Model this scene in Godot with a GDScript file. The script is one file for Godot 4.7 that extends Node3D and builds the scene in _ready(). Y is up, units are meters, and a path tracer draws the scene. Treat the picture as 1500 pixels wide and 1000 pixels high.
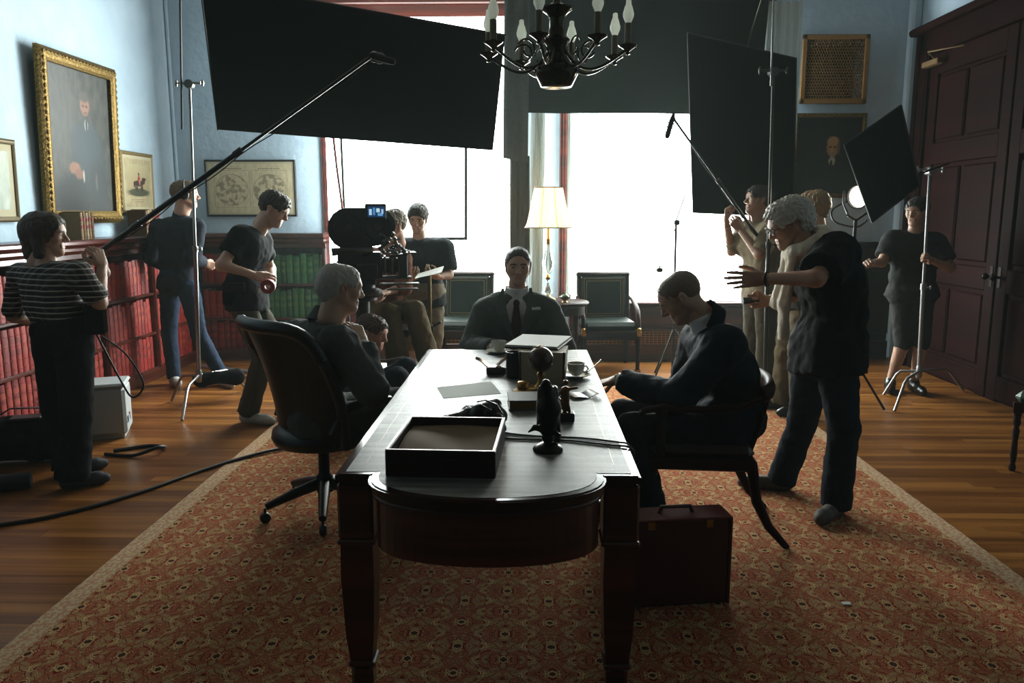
extends Node3D
# A wood-panelled study used as a film set: a bow-fronted library table with three seated men,
# a film crew round them, blown-out windows behind.

# ---------------------------------------------------------------- geometry collector
class Geo:
	var v := PackedVector3Array()
	var n := PackedVector3Array()
	var uv := PackedVector2Array()
	var ix := PackedInt32Array()
	var t := Transform3D.IDENTITY
	var plain := true
	func at(x) -> Geo:
		t = x
		plain = false
		return self
	func vert(p: Vector3, nn: Vector3, u := Vector2.ZERO) -> int:
		if plain:
			v.append(p); n.append(nn)
		else:
			v.append(t * p); n.append((t.basis * nn).normalized())
		uv.append(u)
		return v.size() - 1
	func tri(a: int, b: int, c: int) -> void:
		ix.append(a); ix.append(b); ix.append(c)
	func quad(a: Vector3, b: Vector3, c: Vector3, d: Vector3) -> void:
		# a b c d counter-clockwise seen from the front
		var nn := (b - a).cross(d - a).normalized()
		var i := vert(a, nn, Vector2(0, 1))
		vert(b, nn, Vector2(1, 1)); vert(c, nn, Vector2(1, 0)); vert(d, nn, Vector2(0, 0))
		tri(i, i + 2, i + 1); tri(i, i + 3, i + 2)
	func box(c: Vector3, s: Vector3, ch := 0.0) -> Geo:
		if ch > 0.0:
			return rbox(c, s, ch)
		var h := s * 0.5
		var p := []
		for k in 8:
			p.append(c + Vector3(h.x if k & 1 else -h.x, h.y if k & 2 else -h.y, h.z if k & 4 else -h.z))
		quad(p[4], p[5], p[7], p[6]); quad(p[1], p[0], p[2], p[3])
		quad(p[5], p[1], p[3], p[7]); quad(p[0], p[4], p[6], p[2])
		quad(p[6], p[7], p[3], p[2]); quad(p[0], p[1], p[5], p[4])
		return self
	func rbox(c: Vector3, s: Vector3, ch: float) -> Geo:
		# box with chamfered edges
		var h := s * 0.5
		ch = minf(ch, minf(h.x, minf(h.y, h.z)) * 0.9)
		var i := h - Vector3.ONE * ch
		for ax in 3:
			for sg: float in [-1.0, 1.0]:
				var u := (ax + 1) % 3
				var w := (ax + 2) % 3
				var q := []
				for e in [[-1, -1], [1, -1], [1, 1], [-1, 1]]:
					var p := Vector3.ZERO
					p[ax] = sg * h[ax]; p[u] = e[0] * i[u] * sg; p[w] = e[1] * i[w]
					q.append(c + p)
				quad(q[0], q[1], q[2], q[3])
		for ax in 3:
			var u := (ax + 1) % 3
			var w := (ax + 2) % 3
			for su: float in [-1.0, 1.0]:
				for sw: float in [-1.0, 1.0]:
					var p0 := Vector3.ZERO
					p0[u] = su * h[u]; p0[w] = sw * i[w]
					var p1 := Vector3.ZERO
					p1[u] = su * i[u]; p1[w] = sw * h[w]
					var d := Vector3.ZERO
					d[ax] = i[ax]
					if su * sw < 0:
						d = -d
					quad(c + p0 + d, c + p0 - d, c + p1 - d, c + p1 + d)
		for sx: float in [-1.0, 1.0]:
			for sy: float in [-1.0, 1.0]:
				for sz: float in [-1.0, 1.0]:
					var a := c + Vector3(sx * h.x, sy * i.y, sz * i.z)
					var b := c + Vector3(sx * i.x, sy * h.y, sz * i.z)
					var e := c + Vector3(sx * i.x, sy * i.y, sz * h.z)
					var nn := Vector3(sx, sy, sz).normalized()
					var k := vert(a, nn)
					vert(b, nn); vert(e, nn)
					if sx * sy * sz > 0:
						tri(k, k + 2, k + 1)
					else:
						tri(k, k + 1, k + 2)
		return self
	func ring_join(a: int, b: int, sides: int) -> void:
		for k in sides:
			tri(a + k, b + k, a + k + 1); tri(a + k + 1, b + k, b + k + 1)
	func tube(pts: Array, r, sides := 8, caps := true, flat := 1.0, upv := Vector3.ZERO) -> Geo:
		# swept tube; r a number or an array
		var np := pts.size()
		var tang: Vector3 = (pts[1] - pts[0]).normalized()
		var up := upv if upv != Vector3.ZERO else (Vector3.UP if absf(tang.y) < 0.9 else Vector3.RIGHT)
		var starts := []
		var side := tang.cross(up).normalized()
		for k in np:
			var d: Vector3
			if k == 0: d = pts[1] - pts[0]
			elif k == np - 1: d = pts[k] - pts[k - 1]
			else: d = (pts[k + 1] - pts[k]).normalized() + (pts[k] - pts[k - 1]).normalized()
			d = d.normalized()
			side = (side - d * side.dot(d)).normalized()
			var bi := d.cross(side)
			var rr: float = r[k] if r is Array else r
			var st := v.size()
			for j in sides + 1:
				var a := TAU * j / sides
				var o := side * cos(a) + bi * sin(a) * flat
				vert(pts[k] + o * rr, (side * cos(a) + bi * sin(a) / maxf(flat, 0.05)).normalized(), Vector2(float(j) / sides, float(k) / (np - 1)))
			starts.append(st)
		for k in np - 1:
			for j in sides:
				var a: int = starts[k] + j
				var b: int = starts[k + 1] + j
				tri(a, b, a + 1); tri(a + 1, b, b + 1)
		if caps:
			for e in [0, np - 1]:
				var d: Vector3 = (pts[0] - pts[1]).normalized() if e == 0 else (pts[np - 1] - pts[np - 2]).normalized()
				var c := vert(pts[e], d)
				var st := v.size()
				for j in sides + 1:
					v.append(v[starts[e] + j]); n.append(d if plain else (t.basis * d).normalized()); uv.append(Vector2.ZERO)
				for j in sides:
					if e == 0: tri(c, st + j, st + j + 1)
					else: tri(c, st + j + 1, st + j)
		return self
	func lathe(prof: Array, c := Vector3.ZERO, sides := 20, ax := Vector3.UP, sx := 1.0, sz := 1.0) -> Geo:
		# prof: [radius, height] pairs from the bottom up, turned about ax through c
		var b := Basis.IDENTITY
		if ax != Vector3.UP:
			var s := ax.cross(Vector3(0.31, 0.2, 0.93)).normalized()
			b = Basis(s, ax, s.cross(ax))
		for k in prof.size() - 1:
			var p0 := Vector2(prof[k][0], prof[k][1])
			var p1 := Vector2(prof[k + 1][0], prof[k + 1][1])
			if p0.distance_to(p1) < 1e-6: continue
			var d := (p1 - p0).normalized()
			var nn := Vector2(d.y, -d.x)
			var n0 := nn
			var n1 := nn
			if k > 0:
				var e := (p0 - Vector2(prof[k - 1][0], prof[k - 1][1])).normalized()
				if e.dot(d) > 0.55: n0 = (nn + Vector2(e.y, -e.x)).normalized()
			if k + 2 < prof.size():
				var e := (Vector2(prof[k + 2][0], prof[k + 2][1]) - p1).normalized()
				if e.dot(d) > 0.55: n1 = (nn + Vector2(e.y, -e.x)).normalized()
			var st := v.size()
			for j in sides + 1:
				var a := TAU * j / sides
				var o := Vector3(cos(a) * sx, 0, sin(a) * sz)
				vert(c + b * (o * p0.x + Vector3(0, p0.y, 0)), b * (o * n0.x + Vector3(0, n0.y, 0)), Vector2(float(j) / sides, 0))
				vert(c + b * (o * p1.x + Vector3(0, p1.y, 0)), b * (o * n1.x + Vector3(0, n1.y, 0)), Vector2(float(j) / sides, 1))
			for j in sides:
				var q := st + j * 2
				tri(q, q + 2, q + 1); tri(q + 1, q + 2, q + 3)
		return self
	func ball(c: Vector3, r: float, sides := 12, sc := Vector3.ONE) -> Geo:
		var rows := maxi(4, sides / 2)
		var st := v.size()
		for i in rows + 1:
			var th := PI * i / rows
			for j in sides + 1:
				var a := TAU * j / sides
				var o := Vector3(sin(th) * cos(a), cos(th), sin(th) * sin(a))
				vert(c + o * sc * r, (o / sc).normalized(), Vector2(float(j) / sides, float(i) / rows))
		for i in rows:
			for j in sides:
				var a := st + i * (sides + 1) + j
				var b := a + sides + 1
				tri(a, b, a + 1); tri(a + 1, b, b + 1)
		return self
	func prism(poly: Array, z0: float, z1: float, x := Transform3D.IDENTITY) -> Geo:
		# polygon in xy, extruded along z
		var pts := PackedVector2Array(poly)
		if Geometry2D.is_polygon_clockwise(pts): pts.reverse()
		var tr := Geometry2D.triangulate_polygon(pts)
		var keep := t
		var was := plain
		t = t * x
		plain = false
		var s := pts.size()
		var i0 := v.size()
		for p in pts: vert(Vector3(p.x, p.y, z1), Vector3(0, 0, 1), p)
		for p in pts: vert(Vector3(p.x, p.y, z0), Vector3(0, 0, -1), p)
		for k in range(0, tr.size(), 3):
			var a := i0 + tr[k]
			var b := i0 + tr[k + 1]
			var c := i0 + tr[k + 2]
			if (pts[tr[k + 1]] - pts[tr[k]]).cross(pts[tr[k + 2]] - pts[tr[k]]) > 0:
				tri(a, c, b); tri(a + s, b + s, c + s)
			else:
				tri(a, b, c); tri(a + s, c + s, b + s)
		for k in s:
			var a := pts[k]
			var b := pts[(k + 1) % s]
			quad(Vector3(a.x, a.y, z0), Vector3(b.x, b.y, z0), Vector3(b.x, b.y, z1), Vector3(a.x, a.y, z1))
		t = keep
		plain = was
		return self
	func sheet(f: Callable, nu: int, nv: int, thick := 0.0) -> Geo:
		# f(u, v) -> Vector3; a cloth with a back side
		for side in (2 if thick > 0.0 else 1):
			var st := v.size()
			for i in nu + 1:
				for j in nv + 1:
					var a := float(i) / nu
					var b := float(j) / nv
					var p: Vector3 = f.call(a, b)
					var du: Vector3 = f.call(minf(a + 0.01, 1.0), b) - f.call(maxf(a - 0.01, 0.0), b)
					var dv: Vector3 = f.call(a, minf(b + 0.01, 1.0)) - f.call(a, maxf(b - 0.01, 0.0))
					var nn := du.cross(dv).normalized()
					if side: vert(p - nn * thick, -nn, Vector2(a, b))
					else: vert(p, nn, Vector2(a, b))
			for i in nu:
				for j in nv:
					var a := st + i * (nv + 1) + j
					var b := a + nv + 1
					if side:
						tri(a, b, a + 1); tri(b, b + 1, a + 1)
					else:
						tri(a, a + 1, b); tri(b, a + 1, b + 1)
		return self
	func mesh() -> ArrayMesh:
		var arr := []
		arr.resize(Mesh.ARRAY_MAX)
		arr[Mesh.ARRAY_VERTEX] = v
		arr[Mesh.ARRAY_NORMAL] = n
		arr[Mesh.ARRAY_TEX_UV] = uv
		arr[Mesh.ARRAY_INDEX] = ix
		var m := ArrayMesh.new()
		m.add_surface_from_arrays(Mesh.PRIMITIVE_TRIANGLES, arr)
		return m

func geo() -> Geo:
	return Geo.new()

# ---------------------------------------------------------------- naming helpers
var used := {}
func numbered(called: String) -> String:
	var k: int = used.get(called, 0)
	used[called] = k + 1
	return called if k == 0 else "%s_%03d" % [called, k]

func tag(o: Node, label := "", category := "", group := "", kind := "") -> Node:
	if label: o.set_meta("label", label)
	if category: o.set_meta("category", category)
	if group: o.set_meta("group", group)
	if kind: o.set_meta("kind", kind)
	return o

func thing(called: String, label: String, category: String, where := Vector3.ZERO, turn := 0.0, group := "") -> Node3D:
	var o := Node3D.new()
	o.name = numbered(called)
	add_child(o)
	o.position = where
	o.rotation.y = turn
	tag(o, label, category, group)
	return o

func obj(called: String, g, m: Material, parent: Node = null, label := "") -> MeshInstance3D:
	var o := MeshInstance3D.new()
	o.mesh = g.mesh() if g is Geo else g
	o.material_override = m
	if parent == null:
		o.name = numbered(called)
		add_child(o)
	else:
		o.name = called
		parent.add_child(o, true)
	if label: o.set_meta("label", label)
	return o

func single(called: String, g, m: Material, label: String, category: String, group := "") -> MeshInstance3D:
	var o := obj(called, g, m)
	tag(o, label, category, group)
	return o

func struct(called: String, g, m: Material, label := "", parent: Node = null) -> MeshInstance3D:
	var o := obj(called, g, m, parent)
	if parent == null: o.set_meta("kind", "structure")
	if label: o.set_meta("label", label)
	return o

# ---------------------------------------------------------------- materials
var mats := {}
func lin(c: Color) -> Color:
	return c.srgb_to_linear()
func mat(called: String, c := Color.GRAY, rough := 0.7, metal := 0.0) -> StandardMaterial3D:
	if mats.has(called): return mats[called]
	var m := StandardMaterial3D.new()
	m.resource_name = called
	m.albedo_color = c
	m.roughness = rough
	m.metallic = metal
	mats[called] = m
	return m

func noise_tex(seed_: int, freq: float, ramp: Array, size := 256, octaves := 4, normal := false, kind := FastNoiseLite.TYPE_SIMPLEX_SMOOTH) -> NoiseTexture2D:
	var f := FastNoiseLite.new()
	f.seed = seed_
	f.noise_type = kind
	f.frequency = freq
	f.fractal_octaves = octaves
	var t := NoiseTexture2D.new()
	t.width = size
	t.height = size
	t.seamless = true
	t.noise = f
	if normal:
		t.as_normal_map = true
		t.bump_strength = 4.0
	elif ramp.size():
		var g := Gradient.new()
		var offs := PackedFloat32Array()
		var cols := PackedColorArray()
		for k in ramp.size():
			offs.append(float(k) / (ramp.size() - 1)); cols.append(ramp[k])
		g.offsets = offs
		g.colors = cols
		t.color_ramp = g
	return t

func tri_mat(called: String, tex: Texture2D, scale: Vector3, rough := 0.7, metal := 0.0, world := true, tint := Color.WHITE) -> StandardMaterial3D:
	if mats.has(called): return mats[called]
	var m := mat(called, tint, rough, metal)
	m.albedo_texture = tex
	m.uv1_triplanar = true
	m.uv1_world_triplanar = world
	m.uv1_scale = scale
	return m

func image_mat(called: String, im: Image, rough := 0.8) -> StandardMaterial3D:
	var m := mat(called, Color.WHITE, rough)
	m.albedo_texture = ImageTexture.create_from_image(im)
	return m

func grain_image(w: int, h: int, a: Color, b: Color, seed_: int, stretch := 12.0) -> Image:
	# wood: streaks along x
	var f := FastNoiseLite.new()
	f.seed = seed_
	f.noise_type = FastNoiseLite.TYPE_SIMPLEX_SMOOTH
	f.frequency = 0.02
	f.fractal_octaves = 4
	var im := Image.create(w, h, false, Image.FORMAT_RGB8)
	for y in h:
		for x in w:
			var ang := TAU * x / w
			var k := f.get_noise_3d(cos(ang) * w / TAU / stretch, sin(ang) * w / TAU / stretch, y * 1.6)
			var q := f.get_noise_3d(cos(ang) * 30.0 / TAU, sin(ang) * 30.0 / TAU, y * 6.0 + 900.0)
			im.set_pixel(x, y, a.lerp(b, clampf(0.5 + k * 0.9 + q * 0.35, 0.0, 1.0)))
	return im

const POSES := {
	"boom_woman": {"at": Vector3(-2.74, 0, -4.45), "head": Vector3(-0.037, 1.456, -0.05), "neck": Vector3(-0.041, 1.305, -0.02), "ls": Vector3(-0.265, 1.217, -0.13), "rs": Vector3(0.215, 1.243, 0.09), "le": Vector3(-0.384, 0.971, -0.21), "lw": Vector3(-0.314, 0.894, -0.37), "re": Vector3(0.306, 1.083, 0.07), "rw": Vector3(0.263, 1.286, -0.07), "chest": Vector3(-0.015, 1.101, -0.01), "waist": Vector3(0.007, 0.998, -0.01), "pelvis": Vector3(0.028, 0.878, -0.01), "lh": Vector3(-0.079, 0.815, -0.07), "rh": Vector3(0.131, 0.836, 0.05), "lk": Vector3(-0.098, 0.413, -0.1), "rk": Vector3(0.127, 0.446, 0.09), "la": Vector3(-0.06, 0.085, -0.1), "ra": Vector3(0.08, 0.085, 0.11), "lt": Vector3(0.04, 0.03, -0.21), "rt": Vector3(0.19, 0.03, 0.05)},
	"sweater_man": {"at": Vector3(-3.05, 0, -7.08), "head": Vector3(-0.031, 1.743, -0.02), "neck": Vector3(-0.093, 1.562, -0.02), "ls": Vector3(-0.347, 1.45, -0.12), "rs": Vector3(0.106, 1.46, 0.1), "le": Vector3(-0.495, 1.169, -0.24), "lw": Vector3(-0.31, 1.034, -0.34), "re": Vector3(0.086, 1.193, 0.18), "rw": Vector3(0.095, 1.138, -0.04), "chest": Vector3(-0.14, 1.342, -0.02), "waist": Vector3(-0.159, 1.157, -0.02), "pelvis": Vector3(-0.16, 0.958, -0.02), "lh": Vector3(-0.26, 0.902, -0.08), "rh": Vector3(-0.027, 0.916, 0.06), "lk": Vector3(-0.307, 0.466, -0.1), "rk": Vector3(0.014, 0.495, 0), "la": Vector3(-0.27, 0.085, -0.06), "ra": Vector3(0.2, 0.085, -0.04), "lt": Vector3(-0.19, 0.03, 0.06), "rt": Vector3(0.31, 0.03, 0.08)},
	"tee_man": {"at": Vector3(-2.1, 0, -5.9), "head": Vector3(0.194, 1.61, -0.02), "neck": Vector3(0.054, 1.464, 0), "ls": Vector3(0.016, 1.388, -0.16), "rs": Vector3(-0.009, 1.408, 0.16), "le": Vector3(0.032, 1.143, -0.35), "lw": Vector3(0.131, 1.066, -0.1), "re": Vector3(-0.114, 1.216, 0.28), "rw": Vector3(0.118, 1.133, 0.22), "chest": Vector3(-0.002, 1.291, 0), "waist": Vector3(-0.055, 1.075, 0), "pelvis": Vector3(-0.041, 0.939, 0), "lh": Vector3(-0.021, 0.857, -0.08), "rh": Vector3(-0.034, 0.872, 0.09), "lk": Vector3(0.142, 0.524, -0.15), "rk": Vector3(0.103, 0.529, 0.12), "la": Vector3(0.22, 0.085, -0.15), "ra": Vector3(-0.05, 0.095, 0.1), "lt": Vector3(0.38, 0.03, -0.1), "rt": Vector3(0.12, 0.03, 0.16)},
	"left_man": {"at": Vector3(-1.1, 0, -3.95), "head": Vector3(0.155, 1.203, 0.02), "neck": Vector3(0.084, 1.066, -0.02), "ls": Vector3(-0.133, 0.932, -0.19), "rs": Vector3(0.181, 0.955, 0.21), "le": Vector3(-0.154, 0.556, -0.3), "lw": Vector3(0.12, 0.486, -0.35), "re": Vector3(0.346, 0.735, 0.25), "rw": Vector3(0.27, 0.953, 0.11), "chest": Vector3(0.02, 0.797, -0.01), "waist": Vector3(-0.009, 0.594, -0.01), "pelvis": Vector3(0.01, 0.55, 0), "lh": Vector3(0.02, 0.52, -0.11), "rh": Vector3(0.05, 0.52, 0.09), "lk": Vector3(0.44, 0.55, -0.35), "rk": Vector3(0.46, 0.55, -0.1), "la": Vector3(0.48, 0.085, -0.33), "ra": Vector3(0.52, 0.085, -0.1), "lt": Vector3(0.65, 0.035, -0.39), "rt": Vector3(0.69, 0.035, -0.15)},
	"facing_man": {"at": Vector3(-0.15, 0, -5.05), "head": Vector3(0.081, 1.243, 0.01), "neck": Vector3(0.072, 1.079, -0.01), "ls": Vector3(0.276, 0.951, -0.01), "rs": Vector3(-0.132, 0.95, -0.01), "le": Vector3(0.377, 0.727, 0.07), "lw": Vector3(0.153, 0.772, 0.39), "re": Vector3(-0.221, 0.733, 0.07), "rw": Vector3(-0.041, 0.776, 0.39), "chest": Vector3(0.073, 0.902, 0), "waist": Vector3(0.073, 0.689, -0.01), "pelvis": Vector3(0.08, 0.56, -0.03), "lh": Vector3(0.17, 0.53, 0), "rh": Vector3(-0.01, 0.53, 0), "lk": Vector3(0.2, 0.55, 0.43), "rk": Vector3(-0.05, 0.55, 0.43), "la": Vector3(0.2, 0.085, 0.47), "ra": Vector3(-0.05, 0.085, 0.47), "lt": Vector3(0.22, 0.035, 0.63), "rt": Vector3(-0.07, 0.035, 0.63)},
	"right_man": {"at": Vector3(0.9, 0, -3.85), "head": Vector3(-0.149, 1.165, -0.05), "neck": Vector3(-0.023, 1.061, -0.04), "ls": Vector3(0.034, 0.965, 0.17), "rs": Vector3(-0.012, 0.937, -0.21), "le": Vector3(-0.192, 0.711, 0.19), "lw": Vector3(-0.449, 0.747, -0.07), "re": Vector3(-0.051, 0.644, -0.4), "rw": Vector3(-0.217, 0.544, -0.23), "chest": Vector3(0.082, 0.788, -0.02), "waist": Vector3(0.143, 0.581, -0.01), "pelvis": Vector3(0.03, 0.55, -0.01), "lh": Vector3(0, 0.52, 0.1), "rh": Vector3(-0.02, 0.52, -0.1), "lk": Vector3(-0.4, 0.55, 0.15), "rk": Vector3(-0.41, 0.55, -0.13), "la": Vector3(-0.28, 0.085, 0.23), "ra": Vector3(-0.4, 0.085, -0.13), "lt": Vector3(-0.43, 0.035, 0.27), "rt": Vector3(-0.56, 0.035, -0.13)},
	"director": {"at": Vector3(1.5, 0, -4.1), "head": Vector3(-0.14, 1.52, -0.08), "neck": Vector3(-0.029, 1.395, -0.03), "ls": Vector3(0.029, 1.383, 0.15), "rs": Vector3(0.033, 1.357, -0.22), "le": Vector3(-0.134, 1.276, 0.34), "lw": Vector3(-0.338, 1.262, 0.18), "re": Vector3(-0.022, 1.127, -0.35), "rw": Vector3(-0.174, 1.098, -0.3), "chest": Vector3(0.073, 1.226, -0.02), "waist": Vector3(0.101, 1.054, -0.02), "pelvis": Vector3(0.072, 0.895, -0.01), "lh": Vector3(0.083, 0.861, 0.08), "rh": Vector3(0.048, 0.824, -0.12), "lk": Vector3(0.126, 0.493, 0.14), "rk": Vector3(0.036, 0.437, -0.2), "la": Vector3(0.13, 0.085, 0.1), "ra": Vector3(-0.04, 0.085, -0.28), "lt": Vector3(0.02, 0.035, 0.22), "rt": Vector3(-0.21, 0.035, -0.3)},
	"boom_man": {"at": Vector3(1.88, 0, -6.75), "head": Vector3(0.043, 1.688, 0), "neck": Vector3(0.074, 1.517, 0), "ls": Vector3(0.119, 1.436, 0.17), "rs": Vector3(-0.002, 1.434, -0.15), "le": Vector3(-0.002, 1.256, 0.27), "lw": Vector3(-0.134, 1.452, 0.15), "re": Vector3(-0.104, 1.256, -0.2), "rw": Vector3(-0.196, 1.528, -0.07), "chest": Vector3(0.074, 1.3, 0), "waist": Vector3(0.089, 1.115, 0), "pelvis": Vector3(0.109, 0.94, 0), "lh": Vector3(0.125, 0.896, 0.09), "rh": Vector3(0.085, 0.877, -0.09), "lk": Vector3(0.146, 0.487, 0.09), "rk": Vector3(0.094, 0.453, -0.11), "la": Vector3(0.14, 0.085, 0.09), "ra": Vector3(0, 0.085, -0.11), "lt": Vector3(-0.02, 0.035, 0.13), "rt": Vector3(-0.16, 0.035, -0.11)},
	"hidden_woman": {"at": Vector3(2.2, 0, -6.2), "head": Vector3(-0.012, 1.627, 0), "neck": Vector3(0.007, 1.481, 0), "ls": Vector3(0.025, 1.411, 0.15), "rs": Vector3(-0.022, 1.414, -0.15), "le": Vector3(0.028, 1.199, 0.22), "lw": Vector3(-0.048, 1.058, 0.2), "re": Vector3(-0.038, 1.171, -0.22), "rw": Vector3(-0.137, 1.027, -0.16), "chest": Vector3(-0.001, 1.27, 0), "waist": Vector3(-0.034, 1.11, 0), "pelvis": Vector3(-0.066, 0.939, 0), "lh": Vector3(-0.059, 0.899, 0.08), "rh": Vector3(-0.079, 0.881, -0.08), "lk": Vector3(-0.076, 0.52, 0.1), "rk": Vector3(-0.115, 0.485, -0.1), "la": Vector3(-0.03, 0.085, 0.1), "ra": Vector3(-0.13, 0.085, -0.1), "lt": Vector3(-0.18, 0.035, 0.14), "rt": Vector3(-0.28, 0.035, -0.12)},
	"grip_man": {"at": Vector3(3.12, 0, -6.95), "head": Vector3(0.231, 1.592, 0), "neck": Vector3(0.237, 1.422, -0.02), "ls": Vector3(0.407, 1.329, 0.03), "rs": Vector3(0.074, 1.348, -0.09), "le": Vector3(0.479, 1.125, 0.15), "lw": Vector3(0.25, 1.2, 0.25), "re": Vector3(-0.035, 1.162, 0), "rw": Vector3(-0.234, 1.162, 0.19), "chest": Vector3(0.245, 1.232, -0.03), "waist": Vector3(0.249, 1.035, -0.03), "pelvis": Vector3(0.262, 0.872, -0.03), "lh": Vector3(0.34, 0.82, -0.01), "rh": Vector3(0.193, 0.815, -0.05), "lk": Vector3(0.357, 0.447, 0.02), "rk": Vector3(0.213, 0.438, -0.03), "la": Vector3(0.35, 0.085, -0.05), "ra": Vector3(0.16, 0.085, -0.09), "lt": Vector3(0.34, 0.035, 0.12), "rt": Vector3(0.09, 0.035, 0.07)},
	"operator": {"at": Vector3(-1.1, 0, -6.55), "head": Vector3(-0.03, 1.48, 0), "neck": Vector3(-0.095, 1.303, -0.05), "ls": Vector3(0.053, 1.205, 0.03), "rs": Vector3(-0.24, 1.207, -0.13), "le": Vector3(0.076, 0.987, 0.13), "lw": Vector3(-0.041, 0.959, 0.3), "re": Vector3(-0.282, 0.999, -0.05), "rw": Vector3(-0.247, 1.025, 0.25), "chest": Vector3(-0.116, 1.073, -0.07), "waist": Vector3(-0.148, 0.879, -0.09), "pelvis": Vector3(-0.152, 0.745, -0.09), "lh": Vector3(-0.083, 0.741, -0.03), "rh": Vector3(-0.219, 0.716, -0.13), "lk": Vector3(0.177, 0.807, 0.27), "rk": Vector3(-0.023, 0.783, 0.3), "la": Vector3(0.3, 0.385, 0.27), "ra": Vector3(0.05, 0.385, 0.3), "lt": Vector3(0.42, 0.335, 0.39), "rt": Vector3(0.15, 0.335, 0.43)},
	"assistant": {"at": Vector3(-0.93, 0, -7), "head": Vector3(-0.05, 1.533, 0.02), "neck": Vector3(-0.044, 1.347, 0), "ls": Vector3(0.173, 1.269, 0), "rs": Vector3(-0.265, 1.268, 0), "le": Vector3(0.218, 1.048, 0.05), "lw": Vector3(0.132, 1.042, 0.2), "re": Vector3(-0.299, 1.029, 0.05), "rw": Vector3(-0.1, 1.027, 0.24), "chest": Vector3(-0.048, 1.166, 0), "waist": Vector3(-0.039, 0.995, 0), "pelvis": Vector3(-0.029, 0.861, 0), "lh": Vector3(0.056, 0.805, 0), "rh": Vector3(-0.116, 0.805, 0), "lk": Vector3(0.065, 0.442, 0.02), "rk": Vector3(-0.133, 0.442, 0.02), "la": Vector3(0.09, 0.085, -0.03), "ra": Vector3(-0.13, 0.085, -0.03), "lt": Vector3(0.13, 0.035, 0.14), "rt": Vector3(-0.19, 0.035, 0.14)},
	"crouching_man": {"at": Vector3(-1.05, 0, -5.4), "head": Vector3(-0.04, 0.756, -0.005), "neck": Vector3(-0.088, 0.605, -0.033), "ls": Vector3(-0.127, 0.497, -0.157), "rs": Vector3(-0.091, 0.556, 0.147), "le": Vector3(-0.029, 0.338, -0.195), "lw": Vector3(0.15, 0.374, -0.147), "re": Vector3(0.059, 0.383, 0.223), "rw": Vector3(0.207, 0.436, 0.09), "chest": Vector3(-0.154, 0.449, -0.024), "waist": Vector3(-0.213, 0.35, -0.03), "pelvis": Vector3(-0.249, 0.25, -0.03), "lh": Vector3(-0.213, 0.24, -0.11), "rh": Vector3(-0.213, 0.24, 0.06), "lk": Vector3(0.153, 0.47, -0.2), "rk": Vector3(0.153, 0.47, 0.16), "la": Vector3(0.062, 0.085, -0.16), "ra": Vector3(0.062, 0.085, 0.12), "lt": Vector3(0.208, 0.035, -0.16), "rt": Vector3(0.208, 0.035, 0.14)},
}

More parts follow.
